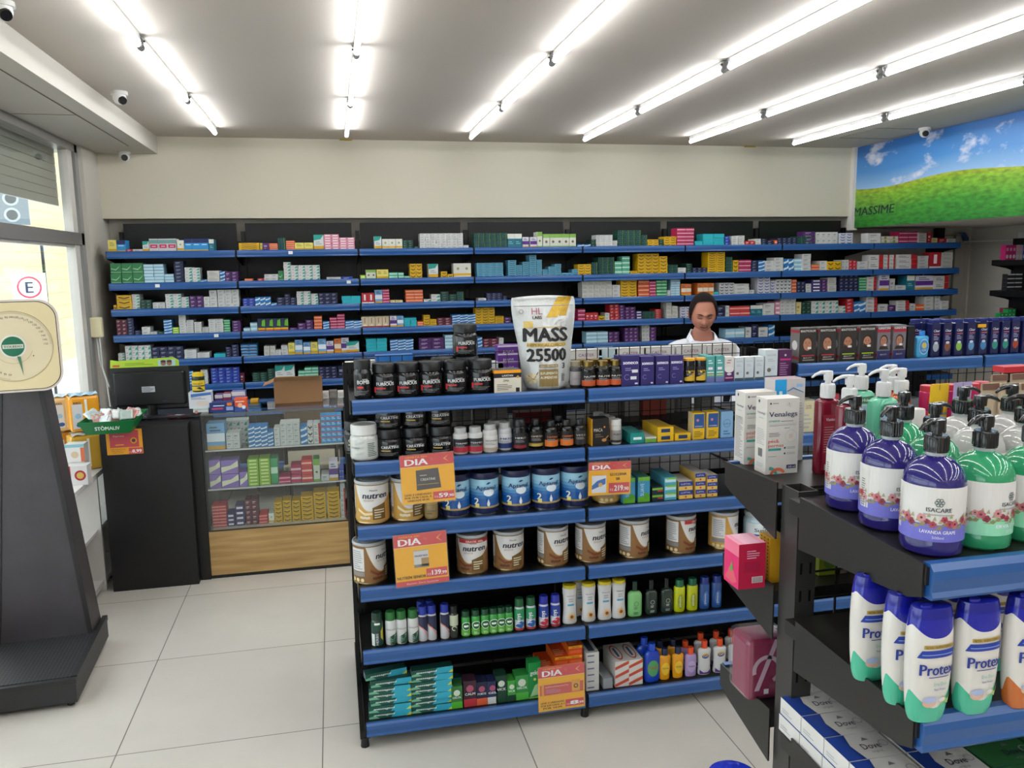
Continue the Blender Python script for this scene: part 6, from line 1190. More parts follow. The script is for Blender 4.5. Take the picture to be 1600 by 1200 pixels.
putsoap('w', 1, .1, 1495, 1.155, 'clear white soap bottle at the very back with pump to the right', 'pump soap bottles', 0)
putsoap('w', -1, -.2, 1592, 1.06, 'clear white soap bottle in the middle row near the picture edge', 'pump soap bottles', 0)
putsoap('w', -1, .1, 1570, 1.150, 'clear white soap bottle in the back row near the picture edge', 'pump soap bottles', 0)
# ---- far side of the top shelf
YV = 1.325
def ven(m_, P, w, h, S, T, d):
    m_.text(P, 'Venalegs', 0, h * .765, h * .065, '#2b3358', 2, w=w * .86, bold=.012)
    for a, c in ((.9, '#d8764f'), (1.35, '#3f9a8f'), (1.85, '#2b3358'), (2.3, '#8fb0a8')): m_.poly(P, [(w * .22, h * .88), (w * .22 + w * .17 * math.cos(a), h * .88 + w * .14 * math.sin(a)), (w * .22 + w * .18 * math.cos(a + .06), h * .88 + w * .13 * math.sin(a + .06))], c, 2)
    m_.text(P, 'creme', -w * .27, h * .695, h * .035, '#3f9a8f', 2, w=w * .34, bold=.01); m_.rect(P, -w * .06, h * .697, w * .32, h * .705, '#7a7a80', 2); m_.rect(P, -w * .42, h * .665, w * .45, h * .667, '#8a8a90', 2); m_.rect(P, -w * .42, h * .645, w * .40, h * .652, '#9a9aa0', 2)
    m_.text(P, 'pés&', -w * .27, h * .42, h * .045, '#cf6a4c', 2, w=w * .33, bold=.01); m_.text(P, 'pernas', -w * .2, h * .365, h * .042, '#cf6a4c', 2, w=w * .47, bold=.01); m_.rect(P, -w * .43, h * .315, -w * .04, h * .345, '#3f9a8f', 2)
    m_.lines(P, -w * .42, h * .5, w * .0, h * .56, 3, '#55586a', 2, 3, .3); m_.ringd(P, w * .26, h * .5, w * .17, w * .18, '#a9b4ba', 2, 24); m_.lines(P, w * .2, h * .47, w * .33, h * .53, 3, '#c9837a', 2, 2, .25); m_.lines(P, w * .05, h * .6, w * .3, h * .62, 1, '#7aa0a8', 2)
    for v in (.345, .27): m_.disc(P, w * .08, h * v, w * .03, '#2f5a66', 2, 10); m_.lines(P, w * .14, h * (v - .015), w * .42, h * (v + .02), 2, '#7b8a90', 2, 6, .3)
    m_.rect(P, -w * .43, h * .235, -w * .17, h * .24, '#7a7a80', 2)
    m_.ringd(P, -w * .12, -h * .04, h * .085, h * .125, '#cf6a4c', 3, 24, .55, 2.75); m_.ringd(P, -w * .38, -h * .02, h * .08, h * .12, '#3f9a8f', 2, 24, .15, 1.6); m_.rect(P, w * .15, h * .065, w * .44, h * .115, '#2b3358', 2); m_.text(P, '240 ml', w * .3, h * .075, h * .027, '#e0e0e8', 3, w=w * .22)
    m_.disc(P, -w * .39, h * .94, w * .03, '#3a4460', 2, 10); m_.rect(P, -w * .33, h * .935, -w * .15, h * .945, '#77778a', 2)
    m_.text(S, 'Venalegs', d / 2, h * .79, h * .03, '#2b3358', 1, w=d * .7); m_.text(S, 'creme', d / 2, h * .73, h * .02, '#3f9a8f', 1, w=d * .4); m_.lines(S, d * .15, h * .38, d * .85, h * .6, 9, '#9a9a9e', 1, 5, .3); m_.lines(S, d * .15, h * .08, d * .85, h * .14, 3, '#9a9a9e', 1, 6, .3)
    for k in range(9): m_.rect(S, d * (.3 + .045 * k), h * .22, d * (.3 + .045 * k) + d * .02 * (1 + k % 2), h * .33, '#5a5a5e', 1)
    m_.disc(S, d * .3, h * .95, d * .08, '#3a4460', 1, 8)
def ven2(m_, P, w, h, S, T, d): ven(m_, P, w, h, S, T, d); m_.rect(S, d * .08, h * .06, d * .95, h * .62, '#cfcbc5', 2); m_.lines(S, d * .12, h * .08, d * .9, h * .66, 34, '#6f6f74', 3, 5, .35)
vb = P1(box_thing, .067, .040, .144, '#cbc7c1', art=ven, name='cream_carton')
YV = ony(1258, 743, 1.3).y
pos = onz(1195, 742, ZF); vb.put((pos.x + .034, pos.y, ZF), 'white cream carton standing in front on the shelf end')
pos = onz(1172, 728, ZF); P1(box_thing, .067, .040, .144, '#cbc7c1', art=ven2, name='cream_carton').put((pos.x + .026, pos.y + .012, ZF), 'white cream carton showing its line printed side, behind the front carton')
def blu(m_, P, w, h, S, T, d): m_.rect(P, -w / 2, h * .4, -w * .12, h, '#1f9ad8', 1); m_.rect(P, -w * .36, h * .72, -w * .26, h * .86, '#d8eaf2', 2); m_.poly(P, [(-w * .1, h * .86), (w * .1, h * .9), (w * .45, h * .84), (w * .45, h * .83), (w * .1, h * .885), (-w * .1, h * .845)], '#3f7fc0', 2); m_.rect(P, w * .2, h * .9, w * .42, h * .94, '#8fb0d8', 2); m_.lines(P, w * .0, h * .3, w * .44, h * .76, 14, '#9a9ca0', 2, 5, .3)
pos = onz(1240, 726, ZF); P1(box_thing, .066, .04, .166, '#bdb9b8', art=blu, name='cream_carton', top='#8a6f78').put((pos.x + .005, pos.y + .03, ZF), 'tall pale carton with sky blue corner behind the white cartons')
def pumpb(name, w, h, ay, col, label, txt, tcol, cap='#cfcfcf', sh=.06, mt='gloss', art=None, dirx=-1, ang=0.0, pr=.013, ph=.026, pst=.018, sp=.034):
    t = empty(name); tag(t, 'x', 'pump bottle'); r = w / 2
    b = MB().lathe([(0, 0), (r * .94, 0), (r, .005), (r, h * (1 - sh)), (r * .93, h * (1 - sh * .45)), (r * .7, h * (1 - sh * .12)), (r * .3, h), (r * .28, h + .004)], col, mt, 40, 1, ay, sq=3.2)
    P = lambda u, v, l=1: (u, -(r * ay + .0007 * l), v)
    if label: b.rect(P, -r * .72, h * .06, r * .72, h * .8, label, 1); b.text(P, txt, 0, h * .72, h * .04, tcol, 3, w=r * 1.0, bold=.02); b.lines(P, -r * .6, h * .3, r * .6, h * .66, 11, tcol, 2, 4, .16)
    if art: art(b, P, r, h)
    b.build('bottle_body', t); pump(t, h + .002, cap, pr, ph, pst, dirx, ang, sp, 'plastic'); return t
def vart(b, P, r, h): b.rect(P, -r * .5, h * .06, r * .1, h * .14, '#c9c6c2', 3)
rdp = P1(pumpb, 'lotion_bottle', .046, .142, .6, '#6d1226', '#8c1a30', 'Vanicell', '#d9c3c6', '#d0d0cf', art=vart)
for px, y, lab, tn in ((1288, 1.335, 'dark red lotion pump bottle, left of the pair', 0), (1321, 1.275, 'dark red lotion pump bottle, right of the pair', 0)): rdp.put(fpos(px, y, ZF), lab, 'dark red pump bottles', tn)
def hid(b, P, r, h): b.poly(P, [(-r * .6, h * .84), (-r * .4, h * .92), (r * .5, h * .93), (r * .8, h * .84)], '#3f7d62', 2); b.text(P, 'Hidrafil', r * .1, h * .855, h * .04, '#d5e4dc', 3, w=r * .9, bold=.02); b.rect(P, -r * .62, h * .04, r * .85, h * .82, '#c9d3d6', 2); b.rect(P, -r * .6, h * .66, 0, h * .8, '#9cc3d9', 3); b.lines(P, -r * .55, h * .1, r * .7, h * .62, 10, '#7f8c92', 3, 4, .25)
gp = P1(pumpb, 'lotion_bottle', .056, .143, .6, '#5fb795', None, '', '', '#d0d0cf', .12, art=hid)
gp.put(fpos(1374, 1.315, ZF), 'mint green lotion pump bottle with blue label in front'); gp.put(fpos(1340, 1.40, ZF), 'mint green lotion pump bottle behind the labelled one')
orp = P1(pumpb, 'lotion_bottle', .036, .135, .8, '#d05a1e', '#c2521c', 'SOL', '#e9b48a', '#d0d0cf', .08, 'liquid')
orp.put(fpos(1402, 1.37, ZF), 'orange pump bottle behind the mint green one'); orp.put(fpos(1388, 1.42, ZF), 'orange pump bottle standing furthest back')
so = P1(bottle, 'spray_bottle', .034, .125, '#cf5a1c', '#d3cfca', '#c8551e', 'SUN', '#f0c49a', .036, .78, .1, 'liquid'); so.put(fpos(1428, 1.28, ZF), 'small orange bottle with white cap in front of the magenta tubes')
mt_ = P1(bottle, 'lotion_tube', .030, .155, '#b51f5c', '#b3243a', '#c22468', 'KIDS', '#e89a2c', .012, .95, .02, band=('#d8761f', .3))
for k, (px, y) in enumerate(((1443, 1.35), (1460, 1.35), (1477, 1.35), (1494, 1.35), (1510, 1.35), (1526, 1.36))): mt_.put(fpos(px, y, ZF), 'magenta tube with red cap, %s from the orange bottle' % ORD[k + 1], 'magenta tubes behind the soap bottles')
def pc(lines=4, c='#e0b80f'):
    t = empty('shelf_card'); tag(t, 'x', 'card'); MB().box(-.002, .002, -.0005, .001, -.085, .01, '#c9c9c9', 'plastic').build('card_stem', t); m_ = MB().box(-.028, .028, -.0005, .0005, 0, .082, c, 'card'); P = front(-.0005); m_.rect(P, -.002, .07, 0, .08, '#5a5a4a', 1); m_.rect(P, -.02, .045, .02, .048, '#9a8a30' if c[1] == 'e' else '#8f86b0', 1); m_.rect(P, -.01, .022, .028, .027, '#8a8a72', 1); m_.build('card', t); return t
o = P1(pc, 4, '#e0b80f').put(fpos(1463, 1.285, ZF + .085), 'bright yellow leaning card among the soap pumps'); o.rotation_euler = (0, .04, .3)
o = P1(pc, 4, '#a99ac8').put(fpos(1499, 1.285, ZF + .086), 'lilac leaning card next to the yellow one'); o.rotation_euler = (0, .04, .3)
def bt(m_, P, w, h): pass
def tube_up(w=.040, h=.168, col='#b9a88e', foot='#6b4a3c'):
    t = empty('cream_tube'); tag(t, 'x', 'cream tube'); vs = []; n = 16; K = 8
    b = MB()
    for j in range(K + 1):
        f = j / K; rx, ry = w / 2, w / 2 * .75 * (1 - f) + .0012 * f
        vs.append([(rx * math.cos(2 * PI * k / n), ry * math.sin(2 * PI * k / n), .018 + (h - .018) * f) for k in range(n)])
    V = [v for q in vs for v in q]; b.add(V, [(j * n + k, j * n + (k + 1) % n, (j + 1) * n + (k + 1) % n, (j + 1) * n + k) for j in range(K) for k in range(n)], col, 'gloss', True); b.add(vs[-1], [tuple(range(n))], col)
    P = lambda u, v, l=1: (u, -(w / 2 * .75 * (1 - (v - .018) / (h - .018)) + .0018 + .0006 * l), v)
    for k in range(6): b.rect(P, -w * .36, .03 + .012 * k, w * .36, .030 + .012 * k + .008, '#9a8c76', 1)
    b.rect(P, -w * .45, h * .93, w * .45, h, foot, 2); b.build('tube_body', t); MB().lathe([(w * .42, 0), (w * .44, .018), (0, .018)], foot, 'plastic', 20, 1, .75).build('cap', t); return t
tu = P1(tube_up)
for k, (px, y) in enumerate(((1537, 1.26), (1567, 1.25), (1596, 1.24), (1552, 1.35), (1582, 1.35))): tu.put(fpos(px, y, ZF), 'beige cream tube with brown crimped end, %s by the picture edge' % ORD[k + 1], 'beige cream tubes')
P1(box_thing, .07, .03, .012, '#b3202c', name='red_carton').put(fpos(1592, 1.36, ZF + .1685), 'flat red carton lying on the beige tubes'); 
# ---- near side, second shelf: body wash
def protex(foot='#45b594', txt='Erva Doce', lilac=False):
    t = empty('body_wash_bottle'); tag(t, 'x', 'body wash bottle'); w, h, ay = .064, .142, .56; r = w / 2; N_ = 48
    pr = [(.70, 0), (.76, .002), (.84, .012), (.93, .035), (.985, .065), (1.0, .085), (.985, .105), (.95, .12), (.9, .132)]
    def rad(z):
        for (a, x), (b, y) in zip(pr, pr[1:]):
            if x <= z <= y: return r * (a + (b - a) * (z - x) / (y - x))
        return r * pr[-1][0]
    split = lambda u: .116 - .014 * math.cos(PI * .95 * max(-1, min(1, u))) ** 1 if True else 0
    b = MB(); NV = 44; zmax = .128
    def S(k, z): a = 2 * PI * k / N_; R_ = rad(z); e_ = 2 / 2.4; c, d = math.cos(a), math.sin(a); return (R_ * math.copysign(abs(c) ** e_, c), -R_ * ay * math.copysign(abs(d) ** e_, d), z)
    def bounds(k):
        um, sn = math.cos(2 * PI * k / N_), math.sin(2 * PI * k / N_)
        f = max(0, min(1, sn * 3 + .5)); zf = max(.012, .018 + .030 * abs(um - .1) ** 1.5 + .010 * um); zs_ = .106 + .016 * um * um
        return zf * f + .02 * (1 - f), zs_ * f + .116 * (1 - f)
    for k in range(N_):
        (f0, s0), (f1, s1) = bounds(k), bounds(k + 1)
        for a0, b0, a1, b1, c in ((0, f0, 0, f1, foot), (f0, s0, f1, s1, '#d6d2cc'), (s0, zmax, s1, zmax, '#1a1f9a')):
            m_ = max(2, int((b0 - a0) / .006))
            for j in range(m_):
                p, q = j / m_, (j + 1) / m_; b.add([S(k, a0 + (b0 - a0) * p), S(k, a0 + (b0 - a0) * q), S(k + 1, a1 + (b1 - a1) * q), S(k + 1, a1 + (b1 - a1) * p)], [(0, 1, 2, 3)], c, 'gloss', 'lathe')
    b.add([S(k, 0) for k in range(N_)], [tuple(range(N_))], foot, 'gloss')
    def P(u, v, l=1):
        R_ = rad(v); q = min(.98, abs(u) / R_); d = (1 - q ** 2.4) ** (1 / 2.4); return (u, -R_ * ay * d - .0005 * l, v)
    P.step = .005
    b.rect(P, -.020, .094, .024, .0985, '#b99a4a', 2, 8); b.text(P, 'NOVA / NUEVA FORMULA', .002, .0945, .0032, '#3a3320', 3, w=.040)
    b.poly(P, [(-.027, .083), (.025, .083), (.029, .092), (-.022, .092)], '#1f3a9a', 2); b.rect(P, -.022, .0865, .022, .0875, '#8fa5d8', 3, 6)
    b.text(P, 'Protex', .001, .062, .0135, '#20348c', 3, w=.049, bold=.03); b.rect(P, -.012, .0585, .018, .0595, '#20348c', 3, 5); b.text(P, txt, .006, .048, .0045, '#6fb8a0' if foot[1] == '4' else '#b5483a', 3, w=.02); b.text(P, 'Nutri Protect', .006, .042, .003, '#2b4a9a', 3, w=.018)
    b.disc(P, -.008, .027, .0095, '#d5b09a', 3, 16, .006); b.disc(P, -.008, .031, .0095, '#a9b5d8', 4, 16, .004); b.poly(P, [(.008, .022), (.014, .034), (.02, .028), (.025, .036), (.022, .022), (.014, .026)], '#9ab56a', 3); b.disc(P, .01, .03, .005, '#dad8d8', 4, 10, .003)
    b.build('bottle_body', t)
    c = MB(); R0 = rad(zmax); c.lathe([(R0, 0), (R0 * .97, .006), (R0 * .9, .0125), (R0 * .8, .0135), (0, .0135)], '#151a86', 'gloss', N_, 1, ay, sq=2.4); c.lathe([(R0 * .55, .0), (R0 * .56, .016)], '#1a1f9a', 'gloss', 20, .5, ay * .5, cx=-R0 * .4, cy=-R0 * .2); o = c.build('flip_cap', t); o.location = (0, 0, zmax); return t
pg_ = P1(protex); po = P1(protex, '#c2682c', 'Aveia')
for px, py, p, lab, tn in ((1444, 1108, pg_, 'green footed body wash bottle nearest the rail', .0), (1408, 1082, pg_, 'green footed body wash bottle half hidden left of the nearest', .0), (1357, 1045, pg_, 'green footed body wash bottle standing apart on the left', .0), (1517, 1096, pg_, 'green footed body wash bottle right of the nearest one', .0), (1592, 1086, po, 'orange footed body wash bottle at the picture edge', .1),
                           (1478, 1042, pg_, 'body wash bottle behind, first blue cap of the back row', 0), (1550, 1030, pg_, 'body wash bottle behind, second blue cap of the back row', 0), (1598, 1020, po, 'body wash bottle behind, blue cap at the picture edge', 0)):
    A = onz(px, py + 12, ZG); o = p.put((A.x, A.y, ZG), lab, 'body wash bottles', tn); o.scale = (1.03, 1.03, 1.14)
# ---- near side, third shelf: soap cartons
def dove(m_, P, w, h, S, T, d):
    m_.poly(T, [(0, 0), (w * .34, 0), (w * .28, d * .55), (w * .36, d), (0, d)], '#173a8c', 1); m_.text(T, 'Dove', w * .62, d * .34, d * .22, '#25283c', 2, w=w * .34, bold=.01); m_.text(T, 'original', w * .64, d * .18, d * .09, '#8a8c94', 2, w=w * .2); m_.poly(T, [(w * .56, d * .68), (w * .62, d * .82), (w * .7, d * .7)], '#6f7076', 2); m_.ringd(T, w * .88, d * .5, d * .1, d * .13, '#a5a5aa', 2, 12)
    m_.lines(S, d * .1, h * .2, d * .6, h * .5, 2, '#a5a5a8', 1)
dv = P1(box_thing, .095, .064, .030, '#cfccc8', art=dove, name='soap_carton')
def dgr(m_, P, w, h, S, T, d): dove(m_, P, w, h, S, T, d); m_.poly(T, [(0, 0), (w * .34, 0), (w * .28, d * .55), (w * .36, d), (0, d)], '#2f6a3a', 3)
dg = P1(box_thing, .095, .064, .030, '#2f6a3a', art=dgr, name='soap_carton')
ZD = 1.0705
for c in range(4):
    for k in range(5):
        for l in range(2):
            kd = dv if c < 2 else dg; nm = 'white and navy soap carton' if c < 2 else 'green and white soap carton'
            kd.put((.792 + .102 * c + .002 * (l % 2), .885 + .066 * k - .0, ZD + .0305 * l), '%s, %s layer, %s from the rail, %s column' % (nm, ('bottom', 'middle', 'top')[l], ORD[k + 1], ORD[c + 1]), 'soap cartons on the third near shelf')
# ---- far side, lower shelves
def pinkb(m_, P, w, h, S, T, d):
    m_.lines(P, -w * .2, h * .66, w * .3, h * .86, 4, '#e6a0bc', 1); m_.rect(P, -w * .3, h * .36, w * .3, h * .6, '#a8123f', 1); m_.rect(P, w * .0, h * .12, w * .4, h * .26, '#d8c9cc', 1)
    for k in range(7): m_.rect(P, w * (.04 + .05 * k), h * .13, w * (.06 + .05 * k), h * .25, '#3a2a30', 2)
    m_.rect(S, 0, h * .72, d, h, '#e5718f', 1); m_.poly(S, [(d * .1, h * .1), (d * .5, h * .5), (d * .9, h * .15), (d * .6, h * .05)], '#d85a6a', 1); m_.poly(S, [(d * .4, h * .3), (d * .55, h * .55), (d * .65, h * .35)], '#5f9a4a', 2); m_.rect(T, w * .2, 0, w * .8, d, '#ecb4c6', 1)
A = onz(1171, 920, 1.3105); P1(box_thing, .053, .055, .085, '#b8143f', art=pinkb, side='#d9256a', top='#e79ab0', name='pink_carton').put((A.x + .004, A.y, 1.3105), 'bright pink carton on the far side shelf left of the post')
def yel2(m_, P, w, h, S, T, d):
    for k in range(12):
        for j in range(3): m_.disc(S, d * (.2 + .3 * j), h * (.08 + .08 * k), .0022, '#4a3510', 1, 6)
A = onz(1210, 915, 1.3105); P1(box_thing, .035, .04, .085, '#c9961a', art=yel2, name='yellow_carton').put((A.x + .014, A.y + .012, 1.3105), 'golden yellow carton with dotted edge next to the pink one')
t = empty('wrapped_pack'); tag(t, 'magenta printed pack in crinkled clear wrap on the far lower shelf', 'pack'); m_ = MB().bbox(-.042, .042, 0, .07, 0, .12, '#8a1846', 'card', .008); P = front(0); m_.ringd(P, -.005, .06, .022, .03, '#c9a9b8', 2, 20, -1, 3.4); m_.poly(P, [(-.03, .02), (-.02, .02), (.02, .12), (.01, .12)], '#c9a9b8', 2); m_.rect(P, -.01, .012, .0, .022, '#e0e0e0', 2); m_.build('pack', t)
MB().bbox(-.047, .047, -.006, .076, 0.001, .126, '#ffffff', 'wrinkled_wrap', .012).build('clear_wrap', t); A = onz(1175, 1092, 1.0705); t.location = (A.x + .028, A.y - .01, 1.0715)
def lime2(m_, P, w, h, S, T, d): m_.disc(P, 0, h * .3, w * .3, '#5a7a2a', 1, 12); m_.rect(P, -w * .3, h * .75, w * .1, h * .82, '#8a4a1c', 1)
for k, (px, w_, c) in enumerate(((1296, .045, '#8d9a1c'), (1316, .03, '#8a7468'), (1334, .03, '#a08078'), (1360, .05, '#b06a5a'))):
    P1(box_thing, w_, .05, .085, c, art=lime2 if k == 0 else wbx, name='small_carton').put(fpos(px, 1.30, 1.285 + .0255), '%s carton behind the wire above the body wash, %s' % (('lime green', 'grey brown', 'dusty pink', 'salmon')[k], ORD[k + 1]))
# blue tub in the lowest corner of the view
A = onz(1140, 1199, .62); t = empty('plastic_tub', (A.x, A.y - .02, 0)); tag(t, 'glossy royal blue tub with rounded lid beside the island end, cut by the frame', 'tub')
MB().lathe([(0, 0), (.05, 0), (.058, .01), (.062, .58)], '#1a2fb0', 'gloss', 32).build('tub_body', t); MB().lathe([(.066, .57), (.068, .595), (.062, .612), (.05, .620), (0, .622)], '#1a2fb8', 'gloss', 32).build('lid', t)
# ================================================================ counter, showcase, scale
CY = 5.02
t = empty('checkout_counter'); tag(t, 'black checkout counter carrying the monitor', 'counter')
MB().box(-1.355, -.872, CY, CY + .55, 0, .985, '#151416', 'leather').box(-1.36, -.868, CY - .004, CY + .56, .985, 1.0, '#19181a', 'leather').build('cabinet', t)
MB().box(-.870, -.81, CY + .06, CY + .6, 0, 1.0, '#131214', 'leather').build('side_panel', t)
# glass showcase
t = empty('glass_showcase'); tag(t, 'glass fronted showcase with oak base panel full of cartons', 'showcase'); X0, X1, Y0, Y1 = -.808, .04, 5.09, 5.60
def wood_nodes(nt, b):
    tc = N(nt, 'ShaderNodeTexCoord'); mp = N(nt, 'ShaderNodeMapping'); mp.inputs['Scale'].default_value = (1.2, 4, 16); nt.links.new(tc.outputs['Object'], mp.inputs[0])
    n = N(nt, 'ShaderNodeTexNoise'); n.inputs['Scale'].default_value = 2.2; n.inputs['Detail'].default_value = 6; nt.links.new(mp.outputs[0], n.inputs[0]); r = N(nt, 'ShaderNodeValToRGB'); nt.links.new(n.outputs[0], r.inputs[0])
    r.color_ramp.elements[0].color = (*lin('#a5804a'), 1); r.color_ramp.elements[1].color = (*lin('#c9a56c'), 1); r.color_ramp.elements[0].position = .3; r.color_ramp.elements[1].position = .7; nt.links.new(r.outputs[0], b.inputs['Base Color']); b.inputs['Roughness'].default_value = .4
noise_mat('oak', wood_nodes)
MB().box(X0, X1, Y0, Y0 + .02, .02, .305, '#ffffff', 'oak').build('base_panel', t)
MB().box(X0, X1, Y0 + .02, Y1, .285, .305, '#b9b3a6', 'plastic').box(X0, X0 + .02, Y0 + .02, Y1, 0, .305, BLK, 'plastic').box(X1 - .02, X1, Y0 + .02, Y1, 0, .305, BLK, 'plastic').box(X0, X1, Y0 + .0, Y0 + .02, 0, .02, BLK, 'plastic').build('base_deck', t)
MB().box(X0, X1, Y0, Y0 + .006, .305, 1.03, '#fff', 'glass').build('front_pane', t) if False else MB().box(X0, X1, Y0, Y0 + .006, .305, 1.03, '#ffffff', 'glass').build('front_pane', t)
MB().box(X0, X1, Y0, Y1, 1.03, 1.036, '#ffffff', 'glass').build('top_pane', t)
for z in (.555, .80): MB().box(X0 + .005, X1 - .005, Y0 + .05, Y1, z - .006, z, '#ffffff', 'glass').box(X0 + .005, X1 - .005, Y0 + .044, Y0 + .05, z - .008, z + .001, '#c9c9c9', 'plastic').build('glass_shelf', t)
MB().box(X0, X0 + .012, Y0, Y0 + .012, .305, 1.03, '#3a3a3c', 'plastic').box(X1 - .006, X1 + .006, Y0 - .004, Y0 + .02, 0, 1.04, '#2a2a2c', 'plastic').box(X0, X1, Y0 - .002, Y0 + .004, 1.026, 1.036, '#5d6462', 'plastic').box(X0, X1, Y0 - .002, Y0 + .004, .300, .307, '#2a2a2c', 'plastic').build('edge_trim', t)
SHC = (('x0', 0),)
SR = [(.8005, 658, ["60 205 235 1 1 S", "205 342 222 3 4 t", "210 292 295 2 2 w", "345 460 255 3 5 b", "462 495 290 1 4 b", "500 535 265 1 4 w", "537 655 232 3 4 w", "660 700 255 1 3 b", "702 735 238 1 3 k", "738 780 236 1 3 R", "783 930 190 4 5 h"]),
      (.5555, 0, ["85 180 460 1 2 p", "182 288 460 1 2 p", "292 340 530 1 1 p", "343 408 455 1 8 l", "412 478 450 1 8 l", "482 524 445 1 1 G", "527 598 558 1 2 m", "602 664 490 1 2 m", "667 732 457 1 3 O", "738 776 450 1 1 E", "783 830 545 1 1 w", "832 886 465 1 1 V", "893 940 512 2 2 B"]),
      (.3055, 0, ["100 213 738 2 7 O", "216 262 785 1 3 X", "266 322 735 1 4 X", "328 405 700 2 5 x", "408 460 795 1 3 O", "465 500 780 1 1 Z", "503 550 715 1 5 y", "554 605 705 1 5 y", "609 660 705 1 5 y", "664 738 680 1 6 y", "742 814 655 1 6 y", "822 898 650 1 7 y", "903 948 630 1 6 R"])]
for si, (zs, _, L) in enumerate(SR):
    for bi, it in enumerate(L):
        f = it.split(); p0, p1, pt = 300 + float(f[0]) / 3.87, 300 + float(f[1]) / 3.87, 600 + float(f[2]) / 3.87; nc, nr, code = int(f[3]), int(f[4]), f[5]
        y = Y0 + .065 if f[0] not in ('205',) else Y0 + .22; a, b = max(xat(p0, y, zs), X0 + .018), min(xat(p1, y, zs), X1 - .018); H = zat(pt, (a + b) / 2, y) - zs; H = max(.02 * nr, min(H, .215)); w, h = (b - a) / nc, H / nr
        for c in range(nc):
            for l in range(nr):
                ky = ('s', code, round(w, 3), round(h, 3))
                if ky not in _pc: _pc[ky] = carton(MB(), code, w * .97, .12, h * .97).mesh('showcase_carton')
                o = bpy.data.objects.new('showcase_carton', _pc[ky]); COL.objects.link(o); o.location = (a + w * (c + .5), y + (.002 * (l % 2)), zs + h * l + .0003)
                lv = 'single' if nr == 1 else ('bottom' if l == 0 else 'topmost' if l == nr - 1 else ORD[l + 1] + ' up')
                tag(o, '%s carton in the glass showcase, %s, %s column, %s pile, %s level' % (MC[code][3], lv, ORD[c + 1], ORD[bi + 1], ('upper', 'middle', 'lowest')[si]), 'carton', 'cartons inside the glass showcase')
# a desk and chair behind the showcase, seen through the glass
t = empty('office_chair'); tag(t, 'dark framed chair with pale seat seen through the showcase glass', 'chair')
for x in (-.38, -.02):
    MB().tube([(x, 5.95, 0), (x, 5.95, .45), (x, 6.0, .85)], .014, '#1a1a1a', 'metal').build('leg', t)
    MB().tube([(x, 6.38, 0), (x, 6.38, .45)], .014, '#1a1a1a', 'metal').build('leg', t)
MB().bbox(-.40, 0, 5.93, 6.40, .44, .49, '#b9ad98', 'cloth', .015).build('seat', t); MB().bbox(-.38, -.02, 5.975, 6.0, .62, .88, '#6d5a48', 'cloth', .01).build('backrest', t)
# goods on the showcase and the counter
TZ_ = 1.0365
def bx(px0, px1, pt, y, z, c, lab, art=None, side=None, d=.08, top=None):
    a, b = xat(px0, y, z), xat(px1, y, z); H = zat(pt, (a + b) / 2, y) - z; P1(box_thing, b - a, d, max(H, .015), c, art=art, side=side, top=top, name='product_carton').put(((a + b) / 2, y, z), lab); return z + H
def ab1(m_, P, w, h, S, T, d): m_.poly(P, [(-w * .4, h * .7), (w * .5, h * .82), (w * .5, h * .98), (-w * .4, h * .9)], '#3f6fb0', 1); m_.disc(P, w * .1, h * .3, w * .3, '#cfc4bc', 1, 14, h * .18); m_.lines(P, -w * .4, h * .55, w * .3, h * .7, 2, '#6f7f99', 1)
def ab2(m_, P, w, h, S, T, d): m_.rect(P, -w / 2, h * .65, w / 2, h * .9, '#7fc0bb', 1); m_.disc(P, -w * .3, h * .15, w * .12, '#c9837a', 2, 8)
z1 = bx(302, 326, 638.5, 5.16, TZ_, '#cfccc8', 'small white and aqua carton under the larger white one on the showcase', ab2)
z2 = bx(296, 331, 613, 5.17, z1 + .0005, '#cdd0d4', 'white carton with blue flash below the yellow jar', ab1, d=.09)
def ab3(b, P, r, h): b.rect(P, -r * 1.2, h * .35, r * 1.2, h * .42, '#1f2a1c', 3, 8); b.poly(P, [(-r, h * .1), (-r * .2, h * .25), (r, h * .1), (r * .3, h * .34)], '#2a2a1c', 3)
P1(bottle, 'supplement_jar', .075, .118, '#1c3320', '#d8b81f', '#d8b81f', 'WHEY', '#3a3410', .022, .9, .08, art=ab3, cat='jar').put((xat(311, 5.21, z2), 5.21, z2 + .0005), 'yellow and dark green jar topmost on the white cartons by the monitor')
def ab4(m_, P, w, h, S, T, d): m_.rect(P, -w * .42, h * .24, w * .05, h * .42, '#c23a5a', 2); m_.rect(P, -w * .35, h * .6, w * .1, h * .7, '#cfd8e8', 2); m_.rect(P, w * .22, h * .62, w * .42, h * .95, '#d8762c', 2); m_.rect(P, w * .18, h * .1, w * .46, h * .5, '#8f9fd0', 2)
bx(328, 366, 629, 5.15, TZ_, '#1a2f6e', 'navy carton with crimson band on the showcase', ab4)
def ab5(m_, P, w, h, S, T, d): m_.poly(P, [(-w * .5, 0), (w * .5, 0), (w * .5, h * .3), (-w * .1, h * .25), (-w * .5, h * .4)], '#27509a', 1); m_.disc(P, w * .25, h * .28, w * .16, '#dfe4ea', 2, 12); m_.rect(P, -w * .4, h * .72, w * .3, h * .8, '#eed9cf', 2); m_.disc(P, -w * .05, h * .45, w * .2, '#f0b48f', 1, 12)
bx(367, 386, 623, 5.15, TZ_, '#d8532a', 'upright orange and blue carton on the showcase', ab5)
